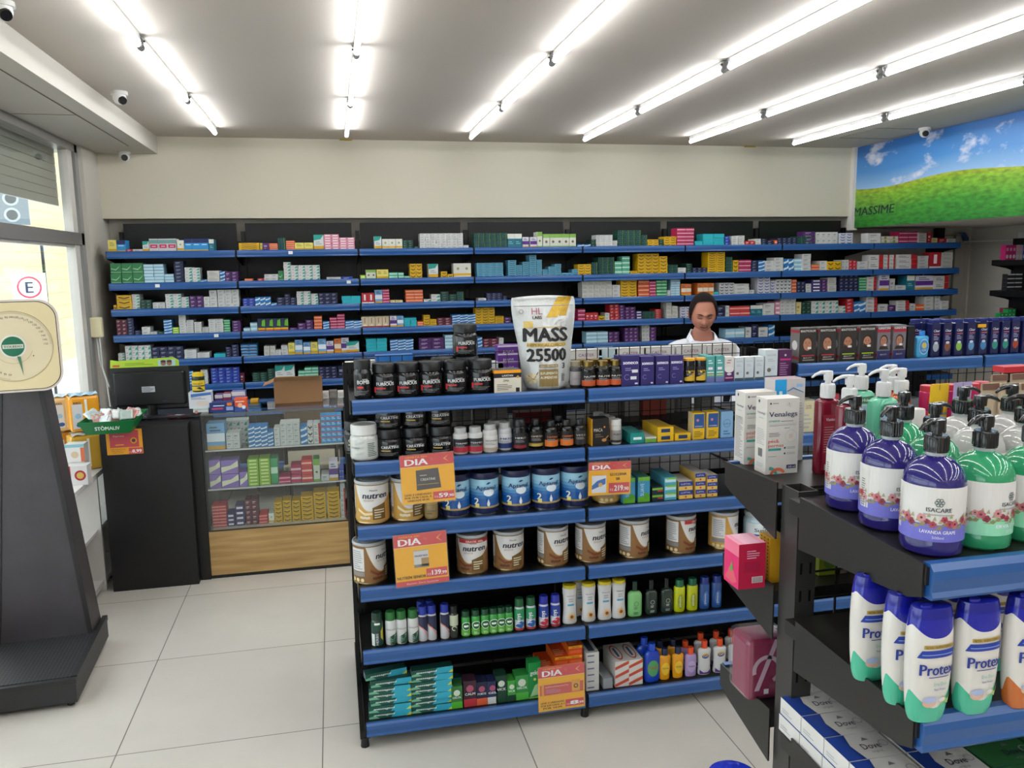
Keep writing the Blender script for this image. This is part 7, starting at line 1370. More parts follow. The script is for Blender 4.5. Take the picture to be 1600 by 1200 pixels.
for k, (a, b, pt, c) in enumerate(((337, 349, 617, '#5a2f7a'), (350, 362, 615, '#8a2f5a'), (363, 384, 612, '#6a74b8'))): bx(a, b, pt, 5.26, TZ_, c, '%s jar box standing behind the navy carton, %s' % (('violet', 'plum', 'periwinkle')[k], ('left', 'middle', 'right')[k]), lambda m_, P, w, h, S, T, d: m_.rect(P, -w / 2, h * .75, w / 2, h, '#d0cecb', 1))
bx(391, 403, 625, 5.45, TZ_, '#d8a51c', 'small plain yellow box alone on the showcase top')
t = empty('cardboard_box', (xat(467, 5.34, TZ_), 5.34, TZ_)); tag(t, 'open brown cardboard box on the showcase top', 'box'); m_ = MB(); w_, h_, d_ = .30, .145, .2
m_.box(-w_ / 2, w_ / 2, 0, .004, 0, h_, '#8f6a4a', 'matte').box(-w_ / 2, w_ / 2, d_ - .004, d_, 0, h_, '#8a6545', 'matte').box(-w_ / 2, -w_ / 2 + .004, .004, d_ - .004, 0, h_, '#8a6545', 'matte').box(w_ / 2 - .004, w_ / 2, .004, d_ - .004, 0, h_, '#8a6545', 'matte').box(-w_ / 2, w_ / 2, .004, d_ - .004, 0, .004, '#8a6545', 'matte').build('box_body', t)
m_ = MB().add([(-w_ / 2, 0, h_), (w_ / 2, 0, h_), (w_ / 2 - .01, -.045, h_ + .03), (-w_ / 2 + .01, -.045, h_ + .03)], [(0, 1, 2, 3)], '#a07a58', 'matte').add([(-w_ / 2, 0, h_), (-w_ / 2, d_, h_), (-w_ / 2 - .07, d_ - .02, h_ - .03), (-w_ / 2 - .07, .02, h_ - .03)], [(0, 1, 2, 3)], '#a07a58', 'matte'); o = m_.build('flap', t); md = o.modifiers.new('thick', 'SOLIDIFY'); md.thickness = .003
wt = lambda m_, P, w, h, S, T, d: m_.lines(P, -w * .4, h * .2, w * .4, h * .8, 3, '#8d8d8a', 1)
for k, (a, b, pt, c) in enumerate(((430, 448, 628, '#c2c0b8'), (500, 514, 613, '#cfccc4'), (515, 527, 611, '#7a746c'), (528, 541, 612, '#c9c6bd'))): bx(a, b, pt, 5.46 if k else 5.5, TZ_, c, '%s carton on the back of the showcase top, %s' % (('low white', 'white', 'grey', 'pale')[k], ('left of the cardboard box', 'first right of the cardboard box', 'second right of the cardboard box', 'at the right end')[k]), wt)
# monitor
t = empty('monitor', (-1.115, 5.30, 1.0)); tag(t, 'black computer monitor seen from behind on the checkout counter', 'monitor')
W, H_ = .45, .255; hd = MB()
hd.prism([(-.012, 0), (.012, 0), (.020, H_), (-.004, H_)], 'x', -W / 2, W / 2, '#0e0e10', 'plastic'); hd.bbox(-W / 2 + .02, W / 2 - .02, -.035, -.004, .02, H_ - .025, '#121214', 'plastic', .012)
Pm = front(-.0352); hd.rect(Pm, -.045, .105, .03, .14, '#a9adb0', 1); hd.lines(Pm, -.042, .108, .026, .137, 4, '#55585c', 2); hd.rect(Pm, .07, .04, .1, .05, '#232344', 1)
o = hd.build('screen_housing', t); o.location = (0, 0, .055)
MB().tube([(0, .0, .0), (0, .0, .12)], .03, '#0e0e10', 'plastic', 16).build('stand_neck', t); MB().lathe([(.11, 0), (.11, .008), (.03, .016), (0, .016)], '#0e0e10', 'plastic', 28, 1, .75).build('stand_base', t)
t = empty('desk_clutter', (-.99, 5.16, 1.0)); tag(t, 'tangle of black cables on the counter under the monitor', 'cable')
for k in range(5): MB().tube([(-.22 + .05 * math.sin(k * 2 + i) + .07 * i, .02 * math.sin(i * 1.3 + k), .008 + .012 * abs(math.sin(i + k))) for i in range(7)], .005, '#101012', 'plastic', 6).build('cable', t)
for k, (x, c) in enumerate(((-1.19, '#a9483f'), (-1.16, '#7a5a86'), (-.99, '#b5402f'), (-.95, '#c9c9c9'), (-.91, '#7c2f34'))):
    tag(MB().bbox(-.022, .022, -.03, .03, 0, .018, c, 'foil', .004).build('candy_packet', loc=(x, 5.20 + .02 * (k % 2), 1.0005), rot=(0, 0, .4 * k)), '%s sweet packet on the counter, %s from the tray' % (('brick red', 'mauve', 'red', 'silver', 'wine')[k], ORD[k + 1]), 'packet', 'sweet packets on the counter')
t = empty('display_sleeve', (xat(229, 5.32, 1.31), 5.31, 1.3105)); tag(t, 'lime green display strip with a photo of two faces on the monitor', 'display strip'); m_ = MB().prism([(-.205, 0), (.19, 0), (.19, .035), (.16, .055), (-.16, .042), (-.2, .05)], 'y', -.002, .002, '#a3c22c', 'card'); P = front(-.002); m_.rect(P, .07, .002, .17, .04, '#9fc0bd', 1)
for u in (.1, .135): m_.disc(P, u, .02, .016, '#8a5a48', 2, 12); m_.disc(P, u, .031, .016, '#3a2620', 3, 12, .008)
m_.rect(P, -.19, .006, -.15, .018, '#c2502c', 1); m_.lines(P, -.12, .012, .05, .03, 2, '#6d8a1c', 1); m_.build('strip', t)
# green tray with sachets and its price card
t = empty('display_tray', (-1.27, 4.935, .985)); tag(t, 'green tapered counter tray full of sachets', 'tray'); m_ = MB()
w0, w1, h0 = .115, .15, .075
def tr(y0, y1, x0a, x1a): pass
V = [(-w0, -.05, 0), (w0, -.05, 0), (w0, .08, 0), (-w0, .08, 0), (-w1, -.08, h0), (w1, -.08, h0), (w1 + .03, .13, h0 + .03), (-w1, .12, h0)]
m_.add(V, [(0, 1, 5, 4), (1, 2, 6, 5), (2, 3, 7, 6), (3, 0, 4, 7), (0, 3, 2, 1)], '#0d6b35', 'plastic'); P = plane((0, -.065, h0 * .5), (1, 0, 0), (0, -.03, h0), .001); m_.text(P, 'STÔMALIV', 0, -.013, .022, '#cfe0d2', 2, w=.13, bold=.03); o = m_.build('tray_body', t); md = o.modifiers.new('t', 'SOLIDIFY'); md.thickness = .003
rr = random.Random(2)
for k in range(12):
    m_ = MB(); n = 5; vs = [((i / n - .5) * .07, (j / n - .5) * .06, .006 * math.sin(3 * i + k) * math.cos(2 * j + k)) for i in range(n + 1) for j in range(n + 1)]
    m_.add(vs, [(i * (n + 1) + j, (i + 1) * (n + 1) + j, (i + 1) * (n + 1) + j + 1, i * (n + 1) + j + 1) for i in range(n) for j in range(n)], ('#c9cdca', '#b7c4bd', '#c98f88', '#d3d6d3')[k % 4], 'foil', True)
    x = -.11 + .24 * (k / 11); o = m_.build('sachet'); o.location = (-1.27 + x, 4.95 + rr.uniform(-.02, .05), .985 + .075 + rr.uniform(.0, .03)); o.rotation_euler = (rr.uniform(.5, 1.2), rr.uniform(-.5, .5), rr.uniform(-1, 1)); md = o.modifiers.new('t', 'SOLIDIFY'); md.thickness = .003
    tag(o, 'crinkled silver sachet in the green tray, %s from its left end' % ORD[k + 1], 'sachet', 'sachets in the green tray')
t = empty('price_card', (-1.222, CY - .006, .835)); tag(t, 'orange and red price card reading 8,99 on the black counter', 'price card'); m_ = MB().box(-.098, .098, -.001, .001, 0, .148, '#e39a22', 'card'); P = front(-.001)
m_.rect(P, -.08, .042, .078, .142, '#bf4650', 1); m_.rect(P, .02, .002, .096, .036, '#c9474c', 2); m_.text(P, '8,99', .064, .008, .018, '#efe9ec', 3, w=.05, bold=.04); m_.text(P, 'R$', .03, .008, .009, '#e6c9c4', 3); m_.text(P, 'Dipirona', -.03, .105, .010, '#e8c9cc', 3, w=.06); m_.rect(P, -.05, .055, -.005, .06, '#e6b52c', 3); m_.disc(P, .05, .08, .018, '#e39a22', 2, 16); m_.disc(P, .05, .08, .011, '#5a3a30', 3, 14); m_.rect(P, -.06, .13, -.03, .136, '#5a6aa8', 3)
for k, s_ in enumerate(('LEVE 3 UNIDADES POR', '8,99 CADA, A 1', 'UN 9,99')): m_.text(P, s_, -.037, .028 - .010 * k, .005, '#5a430f', 3, w=.08 - .012 * k)
m_.build('card', t)
# white shelf unit by the window with nappy packs
t = empty('white_shelf_unit'); tag(t, 'white shelf unit beneath the shop window beside the black counter', 'shelf unit')
xa, xb, ya, yb = XL + .01, -1.40, 4.55, 6.1
MB().box(xa, xb, ya, yb, .69, .72, '#cfcbc6', 'plastic').build('top_board', t); MB().box(xa, xb - .01, ya, yb, .04, .07, '#c9c5c0', 'plastic').build('bottom_board', t)
for y in (ya, 5.05, 5.58, yb - .025): MB().box(xa, xb, y, y + .025, 0, .69, '#cbc7c2', 'plastic').build('upright', t)
MB().box(xa, xb - .02, ya, yb, .36, .38, '#c9c5c0', 'plastic').build('middle_board', t)
def pack(w, d, h, c, lab, loc, rz, top='#7ab0d8'):
    t = empty('nappy_pack', loc, rz); tag(t, lab, 'nappy pack'); m_ = MB().bbox(-w / 2, w / 2, 0, d, 0, h, c, 'gloss', .018); P = front(-.0005); m_.rect(P, -w * .42, h * .1, -w * .08, h * .78, '#c9c6c4', 1); m_.disc(P, -w * .24, h * .45, w * .1, '#8fb0c9', 2, 12); m_.disc(P, -w * .2, h * .2, w * .12, '#27508f', 3, 12, h * .06); m_.rect(P, w * .0, h * .1, w * .08, h * .9, '#e3dccf', 2)
    m_.text(P, 'XXG', -w * .25, h * .78, h * .07, '#1f2a4a', 3, w=w * .25, bold=.03); S = plane((w / 2 + .0005, 0, 0), (0, 1, 0), (0, 0, 1)); m_.lines(S, d * .1, h * .2, d * .9, h * .85, 5, '#4a4f66', 1); m_.build('pack_body', t)
    m_ = MB(); n = 10; vs = [((i / n - .5) * w * .9, (j / 3) * d, h - .004 + .012 * abs(math.sin(i * 2.3 + j)) + .012 * (j == 1)) for i in range(n + 1) for j in range(4)]; m_.add(vs, [(i * 4 + j, (i + 1) * 4 + j, (i + 1) * 4 + j + 1, i * 4 + j + 1) for i in range(n) for j in range(3)], top, 'foil', True); m_.build('gathered_top', t)
def at(px, y, z): return (xat(px, y, z), y, z)
PZ = .7205
def pk(px, y, z, w, d, h, c, lab, rz, top): pack(w, d, h, c, lab, at(px, y, z), rz, top)
pk(140, 5.16, PZ, .17, .12, .215, '#d3a23c', 'yellow nappy pack on the white shelf behind the green tray', .5, '#cfd6cf')
pk(108, 5.30, PZ, .16, .12, .215, '#d3862a', 'orange nappy pack at the bottom, next to the window glass', .45, '#cfd6cf')
pk(136, 5.18, PZ + .232, .165, .12, .215, '#e0971c', 'orange nappy pack on top with a pale blue gathered lid', .45, '#a9c9e0')
pk(106, 5.24, PZ + .232, .14, .12, .205, '#d9b070', 'white and orange nappy pack topmost nearest the weighing scale', .35, '#c9d3d8')
pk(128, 5.45, PZ, .17, .12, .215, '#5f9fd0', 'blue nappy pack standing in the rear row on the shelf', .4, '#8fb8dc')
def milkb(m_, P, w, h, S, T, d): m_.disc(P, w * .15, h * .5, w * .28, '#a3262c', 1, 18); m_.disc(P, w * .15, h * .5, w * .18, '#c9a24a', 2, 14); m_.rect(P, -w / 2, 0, -w * .3, h, '#b5383c', 1)
P1(box_thing, .105, .08, .11, '#cfccc9', art=milkb, name='milk_carton').put(at(122, 4.80, PZ), 'white carton with round red emblem at the front of the white shelf')
def milk2(m_, P, w, h, S, T, d): m_.rect(P, -w / 2, h * .82, w / 2, h, '#7fb0b8', 1); m_.disc(P, 0, h * .4, w * .2, '#c9b090', 1, 12); m_.rect(P, w * .3, 0, w / 2, h * .8, '#c9653a', 1)
P1(box_thing, .10, .08, .10, '#d3d0cc', art=milk2, name='milk_carton').put(at(118, 4.885, PZ + .1155), 'white carton with blue top band stacked above the red emblem one')
P1(box_thing, .10, .08, .115, '#c4beb6', name='milk_carton').put(at(120, 4.886, PZ), 'plain pale carton under the blue banded one')
# floor papers behind the counter
tag(MB().box(-.1, .1, -.08, .08, 0, .012, '#2f5f9a', 'card').box(-.09, .09, -.07, .07, .012, .02, '#d3d6d6', 'card').build('floor_papers', loc=(-1.46, 5.35, 0)), 'small blue and white pile of papers on the floor behind the counter', 'papers')

# ---- old weighing scale
t = empty('weighing_scale', (-1.43, 4.0, 0), math.radians(3.2)); tag(t, 'tall black platform weighing scale with cream dial head', 'scale')
# local frame: platform y -0.36 .. 0.27, column at the back
def grip_nodes(nt, b):
    tc = N(nt, 'ShaderNodeTexCoord'); mp = N(nt, 'ShaderNodeMapping'); mp.inputs['Rotation'].default_value = (0, 0, PI / 4); nt.links.new(tc.outputs['Object'], mp.inputs[0]); c = N(nt, 'ShaderNodeTexChecker'); c.inputs['Scale'].default_value = 85; nt.links.new(mp.outputs[0], c.inputs[0])
    c.inputs['Color1'].default_value = (*lin('#3a393a'), 1); c.inputs['Color2'].default_value = (*lin('#1c1b1c'), 1); nt.links.new(c.outputs[0], b.inputs['Base Color']); b.inputs['Roughness'].default_value = .45
    bu = N(nt, 'ShaderNodeBump'); bu.inputs['Strength'].default_value = .5; bu.inputs['Distance'].default_value = .003; nt.links.new(c.outputs[1], bu.inputs['Height']); nt.links.new(bu.outputs[0], b.inputs['Normal'])
noise_mat('rubber_grip', grip_nodes)
a = .235; bs = MB().prism([(-a, -.35), (a, -.35), (a, .32), (-a, .32)], 'z', .025, .125, '#29292b', 'leather')
bs.prism([(-a - .004, -.355), (a + .004, -.355), (a + .004, -.33), (-a - .004, -.33)], 'z', .115, .135, '#242426', 'leather').box(a - .02, a + .004, -.33, .32, .115, .14, '#242426', 'leather').box(-a - .004, -a + .02, -.33, .32, .115, .14, '#242426', 'leather'); bs.build('platform_base', t)
MB().box(-a + .02, a - .02, -.33, .16, .125, .138, '#ffffff', 'rubber_grip').build('tread_plate', t)
for x in (-.2, .2):
    for y in (-.31, .27): MB().lathe([(.016, 0), (.018, .008), (.01, .026)], '#0e0e0e', 'plastic', 12, cx=x, cy=y).build('foot', t)
cb, ct = .212, .088; yc0, yc1 = .12, .30; z0, z1 = .13, 1.42
col = MB(); V = [(-cb, yc0, z0), (cb, yc0, z0), (cb, yc1, z0), (-cb, yc1, z0), (-ct, yc0 + .02, z1), (ct, yc0 + .02, z1), (ct, yc1 - .02, z1), (-ct, yc1 - .02, z1)]
col.add(V, [(0, 1, 5, 4), (1, 2, 6, 5), (2, 3, 7, 6), (3, 0, 4, 7), (4, 5, 6, 7)], '#403c3f', 'leather')
for s_ in (-1, 1): col.add([(s_ * (cb - .022), yc0 - .004, z0), (s_ * cb, yc0 - .004, z0), (s_ * ct, yc0 + .016, z1), (s_ * (ct - .02), yc0 + .016, z1), (s_ * (cb - .022), yc0 + .002, z0), (s_ * cb, yc0 + .002, z0), (s_ * ct, yc0 + .022, z1), (s_ * (ct - .02), yc0 + .022, z1)], [(0, 1, 2, 3), (0, 4, 7, 3), (1, 5, 6, 2)], '#242224', 'leather')
col.build('column', t)
hw, hh, rc = .185, .205, .085
def rsq(w, h, r, n=8):
    o = []
    for cx, cy, a0 in ((w - r, h - r, 0), (-w + r, h - r, PI / 2), (-w + r, -h + r, PI), (w - r, -h + r, 1.5 * PI)):
        for k in range(n + 1): q = a0 + PI / 2 * k / n; o.append((cx + r * math.cos(q), cy + r * math.sin(q)))
    return o
HZ = 1.575; hd = MB(); A_, B_ = rsq(hw, hh, rc), rsq(hw * .7, hh * .7, rc * .7); n = len(A_)
hd.add([(x, -.04, z + HZ) for x, z in A_] + [(x, .02, z + HZ) for x, z in rsq(hw * .97, hh * .97, rc * .97)] + [(x, .15, z + HZ) for x, z in B_], [(k + j * n, (k + 1) % n + j * n, n + (k + 1) % n + j * n, n + k + j * n) for j in (0, 1) for k in range(n)] + [tuple(range(2 * n, 3 * n))], '#cfc6b4', 'plastic'); hy = -.041
hd.prism([(x, z + HZ) for x, z in rsq(hw, hh, rc)], 'y', -.048, -.038, '#d6cbc0', 'plastic', True); o = hd.build('dial_housing', t); o.location = (.037, 0, 0); o.rotation_euler = (0, 0, .14)
P = front(-.0485, 0, HZ, .0012); dl = MB(); dl.poly(P, rsq(hw - .009, hh - .009, rc - .008), '#3a3028', 1); dl.poly(P, rsq(hw - .012, hh - .012, rc - .01), '#dccba0', 2)
dl.ringd(P, 0, .0, .154, .156, '#a8966c', 3, 48); dl.disc(P, 0, 0, .152, '#d8caa8', 3, 48)
for k in range(0, 151):
    a_ = math.radians(210 - 240 * k / 150 + 30 * 0); a_ = math.radians(-90 - 12 - k * 1.62 + 0)
    a_ = math.radians(-100 - k * 1.72); r1 = .149 if k % 5 else .146; dl.poly(P, [((r1 - (.004 if k % 5 else .0)) * math.cos(a_ - .003), (r1 - (.004 if k % 5 else 0)) * math.sin(a_ - .003)), (.151 * math.cos(a_ - .003), .151 * math.sin(a_ - .003)), (.151 * math.cos(a_ + .003), .151 * math.sin(a_ + .003)), ((r1 - .004) * math.cos(a_ + .003), (r1 - .004) * math.sin(a_ + .003))], '#7a6e58', 4)
    if k % 5 == 0: dl.text(P, str(k), .128 * math.cos(a_), .128 * math.sin(a_) - .003, .0085, '#4b463f', 4, w=.016 if k > 95 else .012)
dl.ringd(P, 0, 0, .075, .0765, '#b09a6c', 4, 40, PI * 1.1, PI * 1.9); dl.disc(P, 0, .0, .052, '#ddd7cc', 5, 36); dl.disc(P, 0, .0, .044, '#12694a', 6, 36); dl.poly(P, [(-.04, -.009), (.04, -.009), (.04, .009), (-.04, .009)], '#cfd3c0', 7); dl.text(P, 'TOLEDO', 0, -.0045, .009, '#25463a', 8, w=.07, bold=.02)
dl.poly(P, [(.012, -.045), (.026, -.045), (.030, -.132)], '#4a7a5c', 6); dl.disc(P, .075, -.045, .003, '#5c5448', 5, 8); o = dl.build('dial_face', t); o.location = (.037, 0, 0); o.rotation_euler = (0, 0, .14)
# ================================================================ the man behind the island
MY = 4.8; A = ony(1099, 457, MY); HX, HTOP = A.x, A.z
man = empty('person', (HX, MY, 0), math.radians(-14)); tag(man, 'dark haired man in white open collar shirt looking down behind the island', 'person')
HC = HTOP - .128
def skin_mesh(chains, mat_, col, lv=2):
    """one continuous skinned surface; chains: lists of (x, y, z, r), the first point of a chain after the first joins the nearest earlier point"""
    vs, es, rs_ = [], [], []
    for ci, ch in enumerate(chains):
        prev = None
        for k, (x, y, z, r) in enumerate(ch):
            if ci and k == 0: prev = min(range(len(vs)), key=lambda i: (Vector(vs[i]) - Vector((x, y, z))).length); continue
            vs.append((x, y, z)); rs_.append(r)
            if prev is not None: es.append((prev, len(vs) - 1))
            prev = len(vs) - 1
    me = bpy.data.meshes.new('s'); me.from_pydata(vs, es, []); ob = bpy.data.objects.new('s', me); COL.objects.link(ob)
    md = ob.modifiers.new('s', 'SKIN'); md.use_smooth_shade = True
    for i, sv in enumerate(me.skin_vertices[0].data): sv.radius = (rs_[i] if isinstance(rs_[i], tuple) else (rs_[i], rs_[i])); sv.use_root = (i == 0)
    ob.modifiers.new('ss', 'SUBSURF').levels = lv; bpy.context.view_layer.update()
    m2 = bpy.data.meshes.new_from_object(ob.evaluated_get(bpy.context.evaluated_depsgraph_get())); V = [v.co[:] for v in m2.vertices]; F = [tuple(p.vertices) for p in m2.polygons]
    bpy.data.objects.remove(ob); bpy.data.meshes.remove(me); bpy.data.meshes.remove(m2); return MB().add(V, F, col, mat_, True)
SZ = HC - .215; R2 = lambda a, b: (a, b)
arm = lambda s: [(s * .10, .02, SZ, .04), (s * .19, .03, SZ - .03, .042), (s * .225, .02, SZ - .14, .038), (s * .235, -.0, SZ - .29, .034), (s * .19, -.11, SZ - .37, .036), (s * .12, -.24, SZ - .40, .027), (s * .11, -.27, SZ - .40, .025)]
legs = lambda s: [(0, .02, SZ - .55, .12), (s * .095, .02, SZ - .62, .085), (s * .10, .0, SZ - .9, .062), (s * .10, .03, .12, .045), (s * .10, .02, .06, .04), (s * .11, -.12, .035, .032)]
def hand(s):
    b = (s * .115, -.255, SZ - .40); out = [[(b[0], b[1], b[2], .02), (b[0] - s * .002, b[1] - .045, b[2] - .004, .022)]]
    for k, (dx, L) in enumerate(((-.028, .062), (-.01, .07), (.009, .066), (.026, .052))): out.append([(b[0], b[1] - .045, b[2] - .004, .01), (b[0] + dx, b[1] - .065, b[2] - .004, .009), (b[0] + dx * 1.15, b[1] - .065 - L * .5, b[2] - .012, .0085), (b[0] + dx * 1.2, b[1] - .065 - L, b[2] - .03, .0075)])
    out.append([(b[0], b[1], b[2], .02), (b[0] - s * .03, b[1] - .02, b[2] - .004, .010), (b[0] - s * .042, b[1] - .05, b[2] - .014, .0085)]); return out
body = skin_mesh([[(0, .02, SZ - .55, (.15, .10)), (0, .03, SZ - .38, (.14, .10)), (0, .03, SZ - .2, (.155, .11)), (0, .03, SZ - .06, (.15, .09)), (0, .025, SZ + .02, .07), (0, .02, SZ + .09, .055), (0, -.005, HC - .03, .05)], arm(-1), arm(1)] + legs_ if False else
                 [[(0, .02, SZ - .55, (.12, .08)), (0, .03, SZ - .38, (.11, .075)), (0, .03, SZ - .2, (.12, .08)), (0, .03, SZ - .07, (.10, .065)), (0, .025, SZ + .02, .055), (0, .02, SZ + .09, .054), (0, -.0, HC - .06, .052)], arm(-1), arm(1), legs(-1), legs(1)] + hand(-1) + hand(1), 'skin', '#b07460', 2)
# head: a sculpted ellipsoid, turned and bowed
hd = MB(); hair = MB(); NN, MM = 104, 84; SK = '#c08068'
rotm = Euler((math.radians(20), 0, math.radians(-3)), 'XYZ').to_matrix().to_4x4(); rotm = Matrix.Translation((0, 0, HC)) @ rotm
def hp(th, ph):
    """th: 0 top .. pi chin; ph: angle around, 0 is the face (-y)"""
    x, y, z = math.sin(th) * math.sin(ph), -math.sin(th) * math.cos(ph), math.cos(th); fr = max(0, -y)
    rx, ry, rz = .083, .098, .122; X, Y, Z = x * rx, y * ry, z * rz
    if z < 0: X *= 1 - .24 * z * z - .05 * abs(z); Y *= (1 - .12 * z * z) if y < 0 else 1 - .42 * abs(z)
    if z < -.2: Y -= .012 * fr * min(1, (-z - .2) * 2)
    def g(cx, cz, sx, sz): return math.exp(-((X - cx) / sx) ** 2 - ((Z - cz) / sz) ** 2) * (1 if y < -.2 else 0)
    Y -= .008 * g(0, .025, .04, .012)                                   # brow
    for s in (-1, 1): Y += .011 * g(s * .030, .005, .018, .014); Y -= .006 * g(s * .040, -.028, .018, .018); Y -= .0045 * g(s * .030, .003, .011, .007)
    Y -= .010 * g(0, .0, .009, .02) + .017 * g(0, -.026, .011, .013) + .006 * g(0, -.034, .018, .008)    # nose
    Y -= .006 * g(0, -.058, .022, .006) + .005 * g(0, -.069, .018, .006); Y += .007 * g(0, -.0635, .02, .0025); Y -= .008 * g(0, -.095, .02, .014)
    return Vector((X, Y, Z))
vs = [hp(PI * i / MM, 2 * PI * k / NN - PI) for i in range(MM + 1) for k in range(NN)]
for i in range(MM):
    for k in range(NN):
        q = [vs[i * NN + k], vs[(i + 1) * NN + k], vs[(i + 1) * NN + (k + 1) % NN], vs[i * NN + (k + 1) % NN]]; c = sum(q, Vector()) / 4; col = SK
        if c.y < -.06 and abs(c.z + .0635) < .006 and abs(c.x) < .024: col = '#7d403a'
        if c.y < -.05 and c.z < -.05 and abs(c.z + .063) > .008: col = '#b87a62'
        hd.add([rotm @ v for v in q], [(0, 1, 2, 3)], col, 'skin', 'lathe')
        # hair cap: top, back and sides with a receding front
        ph = abs(2 * PI * (k + .5) / NN - PI); line = .096 - .012 * (ph / .9) ** 2 if ph < .9 else (.084 - (ph - .9) * .36 if ph < 1.25 else -.04)
        if c.z > line:
            n_ = [(v.normalized() * (.007 + .006 * max(0, v.z / .12))) for v in q]; hair.add([rotm @ (v + e_) for v, e_ in zip(q, n_)], [(0, 1, 2, 3)], '#1a1210', 'matte', 'lathe')
for s in (-1, 1):
    hd.sphere((0, 0, 0), 1, SK, 'skin', 4) if False else None
    e_ = MB().sphere((s * .084, .008, -.012), (.009, .02, .033), '#b87260', 'skin', 12); hd.merge(e_, rotm)
    # closed looking lids with lashes, and eyebrows
    def sy(x, z, lift): return min((v for v in vs if v.y < 0), key=lambda v: (v.x - x) ** 2 + (v.z - z) ** 2).y - lift
    def arc(pts, r, c, lift): l_.tube([(x, sy(x, z, lift), z) for x, z in pts], r, c, 'skin', 6)
    l_ = MB(); arc([(s * (.016 + .006 * j), -.001 - .003 * math.sin(PI * j / 5)) for j in range(6)], [.0012, .0024, .0026, .0026, .002, .001], '#1f120e', .0004)
    arc([(s * (.016 + .0056 * j), .006 + .0025 * math.sin(PI * j / 5)) for j in range(6)], .0018, '#7d4a3a', -.0002)
    arc([(s * (.013 + .0065 * j), .021 + .004 * math.sin(PI * j / 5)) for j in range(6)], [.002, .0038, .004, .0038, .003, .0015], '#2a1914', .0002)
    arc([(s * (.013 + .001 * j), -.036 - .005 * j) for j in range(4)], .0013, '#8a523f', -.0004); hd.merge(l_, rotm)
body.merge(hd); bo = body.build('body', man); hair.build('hair', man)
shirt = skin_mesh([[(0, .02, SZ - .52, (.165, .115)), (0, .03, SZ - .38, (.155, .115)), (0, .03, SZ - .2, (.172, .125)), (0, .03, SZ - .06, (.17, .105)), (0, .03, SZ + .015, (.10, .08)), (0, .03, SZ + .045, (.075, .068))],
                   [(s_ := -1) and (-.10, .02, SZ, .06), (-.20, .03, SZ - .025, .068), (-.235, .02, SZ - .14, .062), (-.245, .0, SZ - .29, .055), (-.20, -.11, SZ - .37, .05), (-.135, -.21, SZ - .40, .042)],
                   [(.10, .02, SZ, .06), (.20, .03, SZ - .025, .068), (.235, .02, SZ - .14, .062), (.245, .0, SZ - .29, .055), (.20, -.11, SZ - .37, .05), (.135, -.21, SZ - .40, .042)]], 'cloth', '#d6d8de', 2)
shirt.build('shirt', man)
cl = MB()
for s in (-1, 1):
    cl.add([(s * .058, .07, SZ + .105), (s * .078, .0, SZ + .085), (s * .066, -.055, SZ + .045), (s * .02, -.082, SZ + .000), (s * .055, -.098, SZ - .02), (s * .095, -.07, SZ + .028), (s * .10, .0, SZ + .05), (s * .075, .075, SZ + .062)], [(0, 1, 6, 7), (1, 2, 5, 6), (2, 3, 4, 5)], '#dee0e6', 'cloth')
cl.add([(-.058, .07, SZ + .105), (.058, .07, SZ + .105), (.075, .075, SZ + .062), (-.075, .075, SZ + .062)], [(0, 1, 2, 3)], '#dee0e6', 'cloth')
o = cl.build('shirt_collar', man); md = o.modifiers.new('t', 'SOLIDIFY'); md.thickness = .004
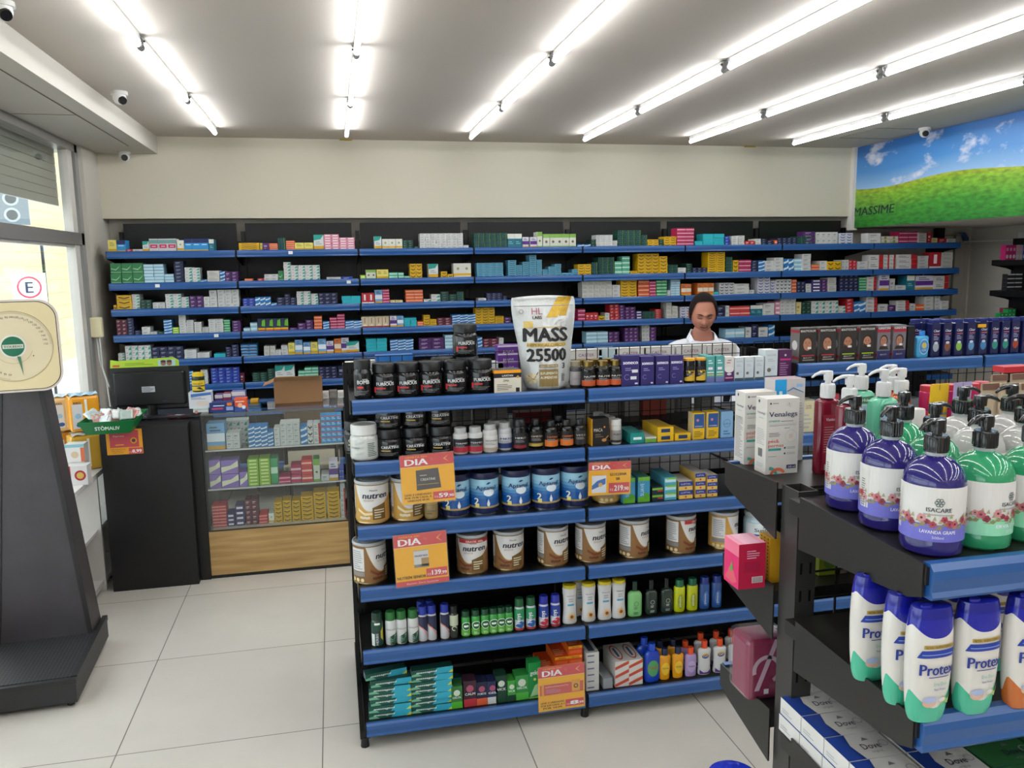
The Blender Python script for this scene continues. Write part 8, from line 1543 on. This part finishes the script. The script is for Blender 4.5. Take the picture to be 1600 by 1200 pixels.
tr_ = skin_mesh([[(0, .02, SZ - .55, (.155, .11)), (0, .02, SZ - .6, (.15, .11))], [(0, .02, SZ - .6, .1), (-.095, .02, SZ - .66, .095), (-.10, .0, SZ - .9, .075), (-.10, .03, .1, .062)], [(0, .02, SZ - .6, .1), (.095, .02, SZ - .66, .095), (.10, .0, SZ - .9, .075), (.10, .03, .1, .062)]], 'cloth', '#23252e', 1); tr_.build('trousers', man)
# ---- goods on the shelving at the right wall
def rput(w, h, c, x, y, z, lab, grp=None, art=None): P1(box_thing, w, .06, h, c, art=art, name='boxed_product').put((x, y, z), lab, grp)
pnk = lambda m_, P, w, h, S, T, d: (m_.disc(P, 0, h * .22, w * .38, '#d3cfcc', 1, 12, h * .14), m_.rect(P, -w * .3, h * .6, w * .3, h * .8, '#e3a0bc', 1))
for k, c in enumerate(('#c42a72', '#c42a72', '#c42a72', '#c9a9b8', '#c9a9b8', '#2a5fae')): P1(box_thing, .035, .06, .13, c, art=pnk, name='boxed_product').put((5.835 + .036 * k, 6.13, 1.8705), '%s box at the shelf end by the right wall, %s' % (('pink', 'pink', 'pink', 'pale', 'pale', 'blue')[k], ORD[k + 1]), 'boxes on the right wall top shelf')
for k in range(2): P1(box_thing, .10, .06, .05, '#c9ccc6', art=wbx, name='boxed_product').put((6.09 + .105 * k, 6.18, 2.0605), 'white box on top of the right wall shelving, %s' % ('left' if k == 0 else 'right'))
for c in range(2):
    for k in range(4): P1(box_thing, .075, .06, .036, '#1e1e20', name='boxed_product', top='#bdbdbd', art=lambda m_, P, w, h, S, T, d: m_.rect(P, -w / 2, h * .72, w / 2, h, '#c9c9c9', 1)).put((5.895 + .08 * c, 6.13, 1.6005 + .0365 * k), 'black and white box by the right wall, %s layer, %s column' % (ORD[k + 1], ORD[c + 1]), 'black boxes by the right wall')
for c in range(4):
    for k in range(3 if c in (2, 3) else 2): P1(box_thing, .039, .06, .035, '#1f8a48', name='boxed_product', art=lambda m_, P, w, h, S, T, d: m_.rect(P, -w * .1, h * .4, w * .1, h * .7, '#bfe0c6', 1)).put((5.83 + .04 * c, 6.13, 1.3305 + .0355 * k), 'small green box by the right wall, %s layer, %s column' % (ORD[k + 1], ORD[c + 1]), 'green boxes by the right wall')
P1(box_thing, .09, .06, .11, '#8a2448', name='boxed_product').put((5.955, 6.19, 1.3305), 'wine red box behind the green boxes by the right wall')
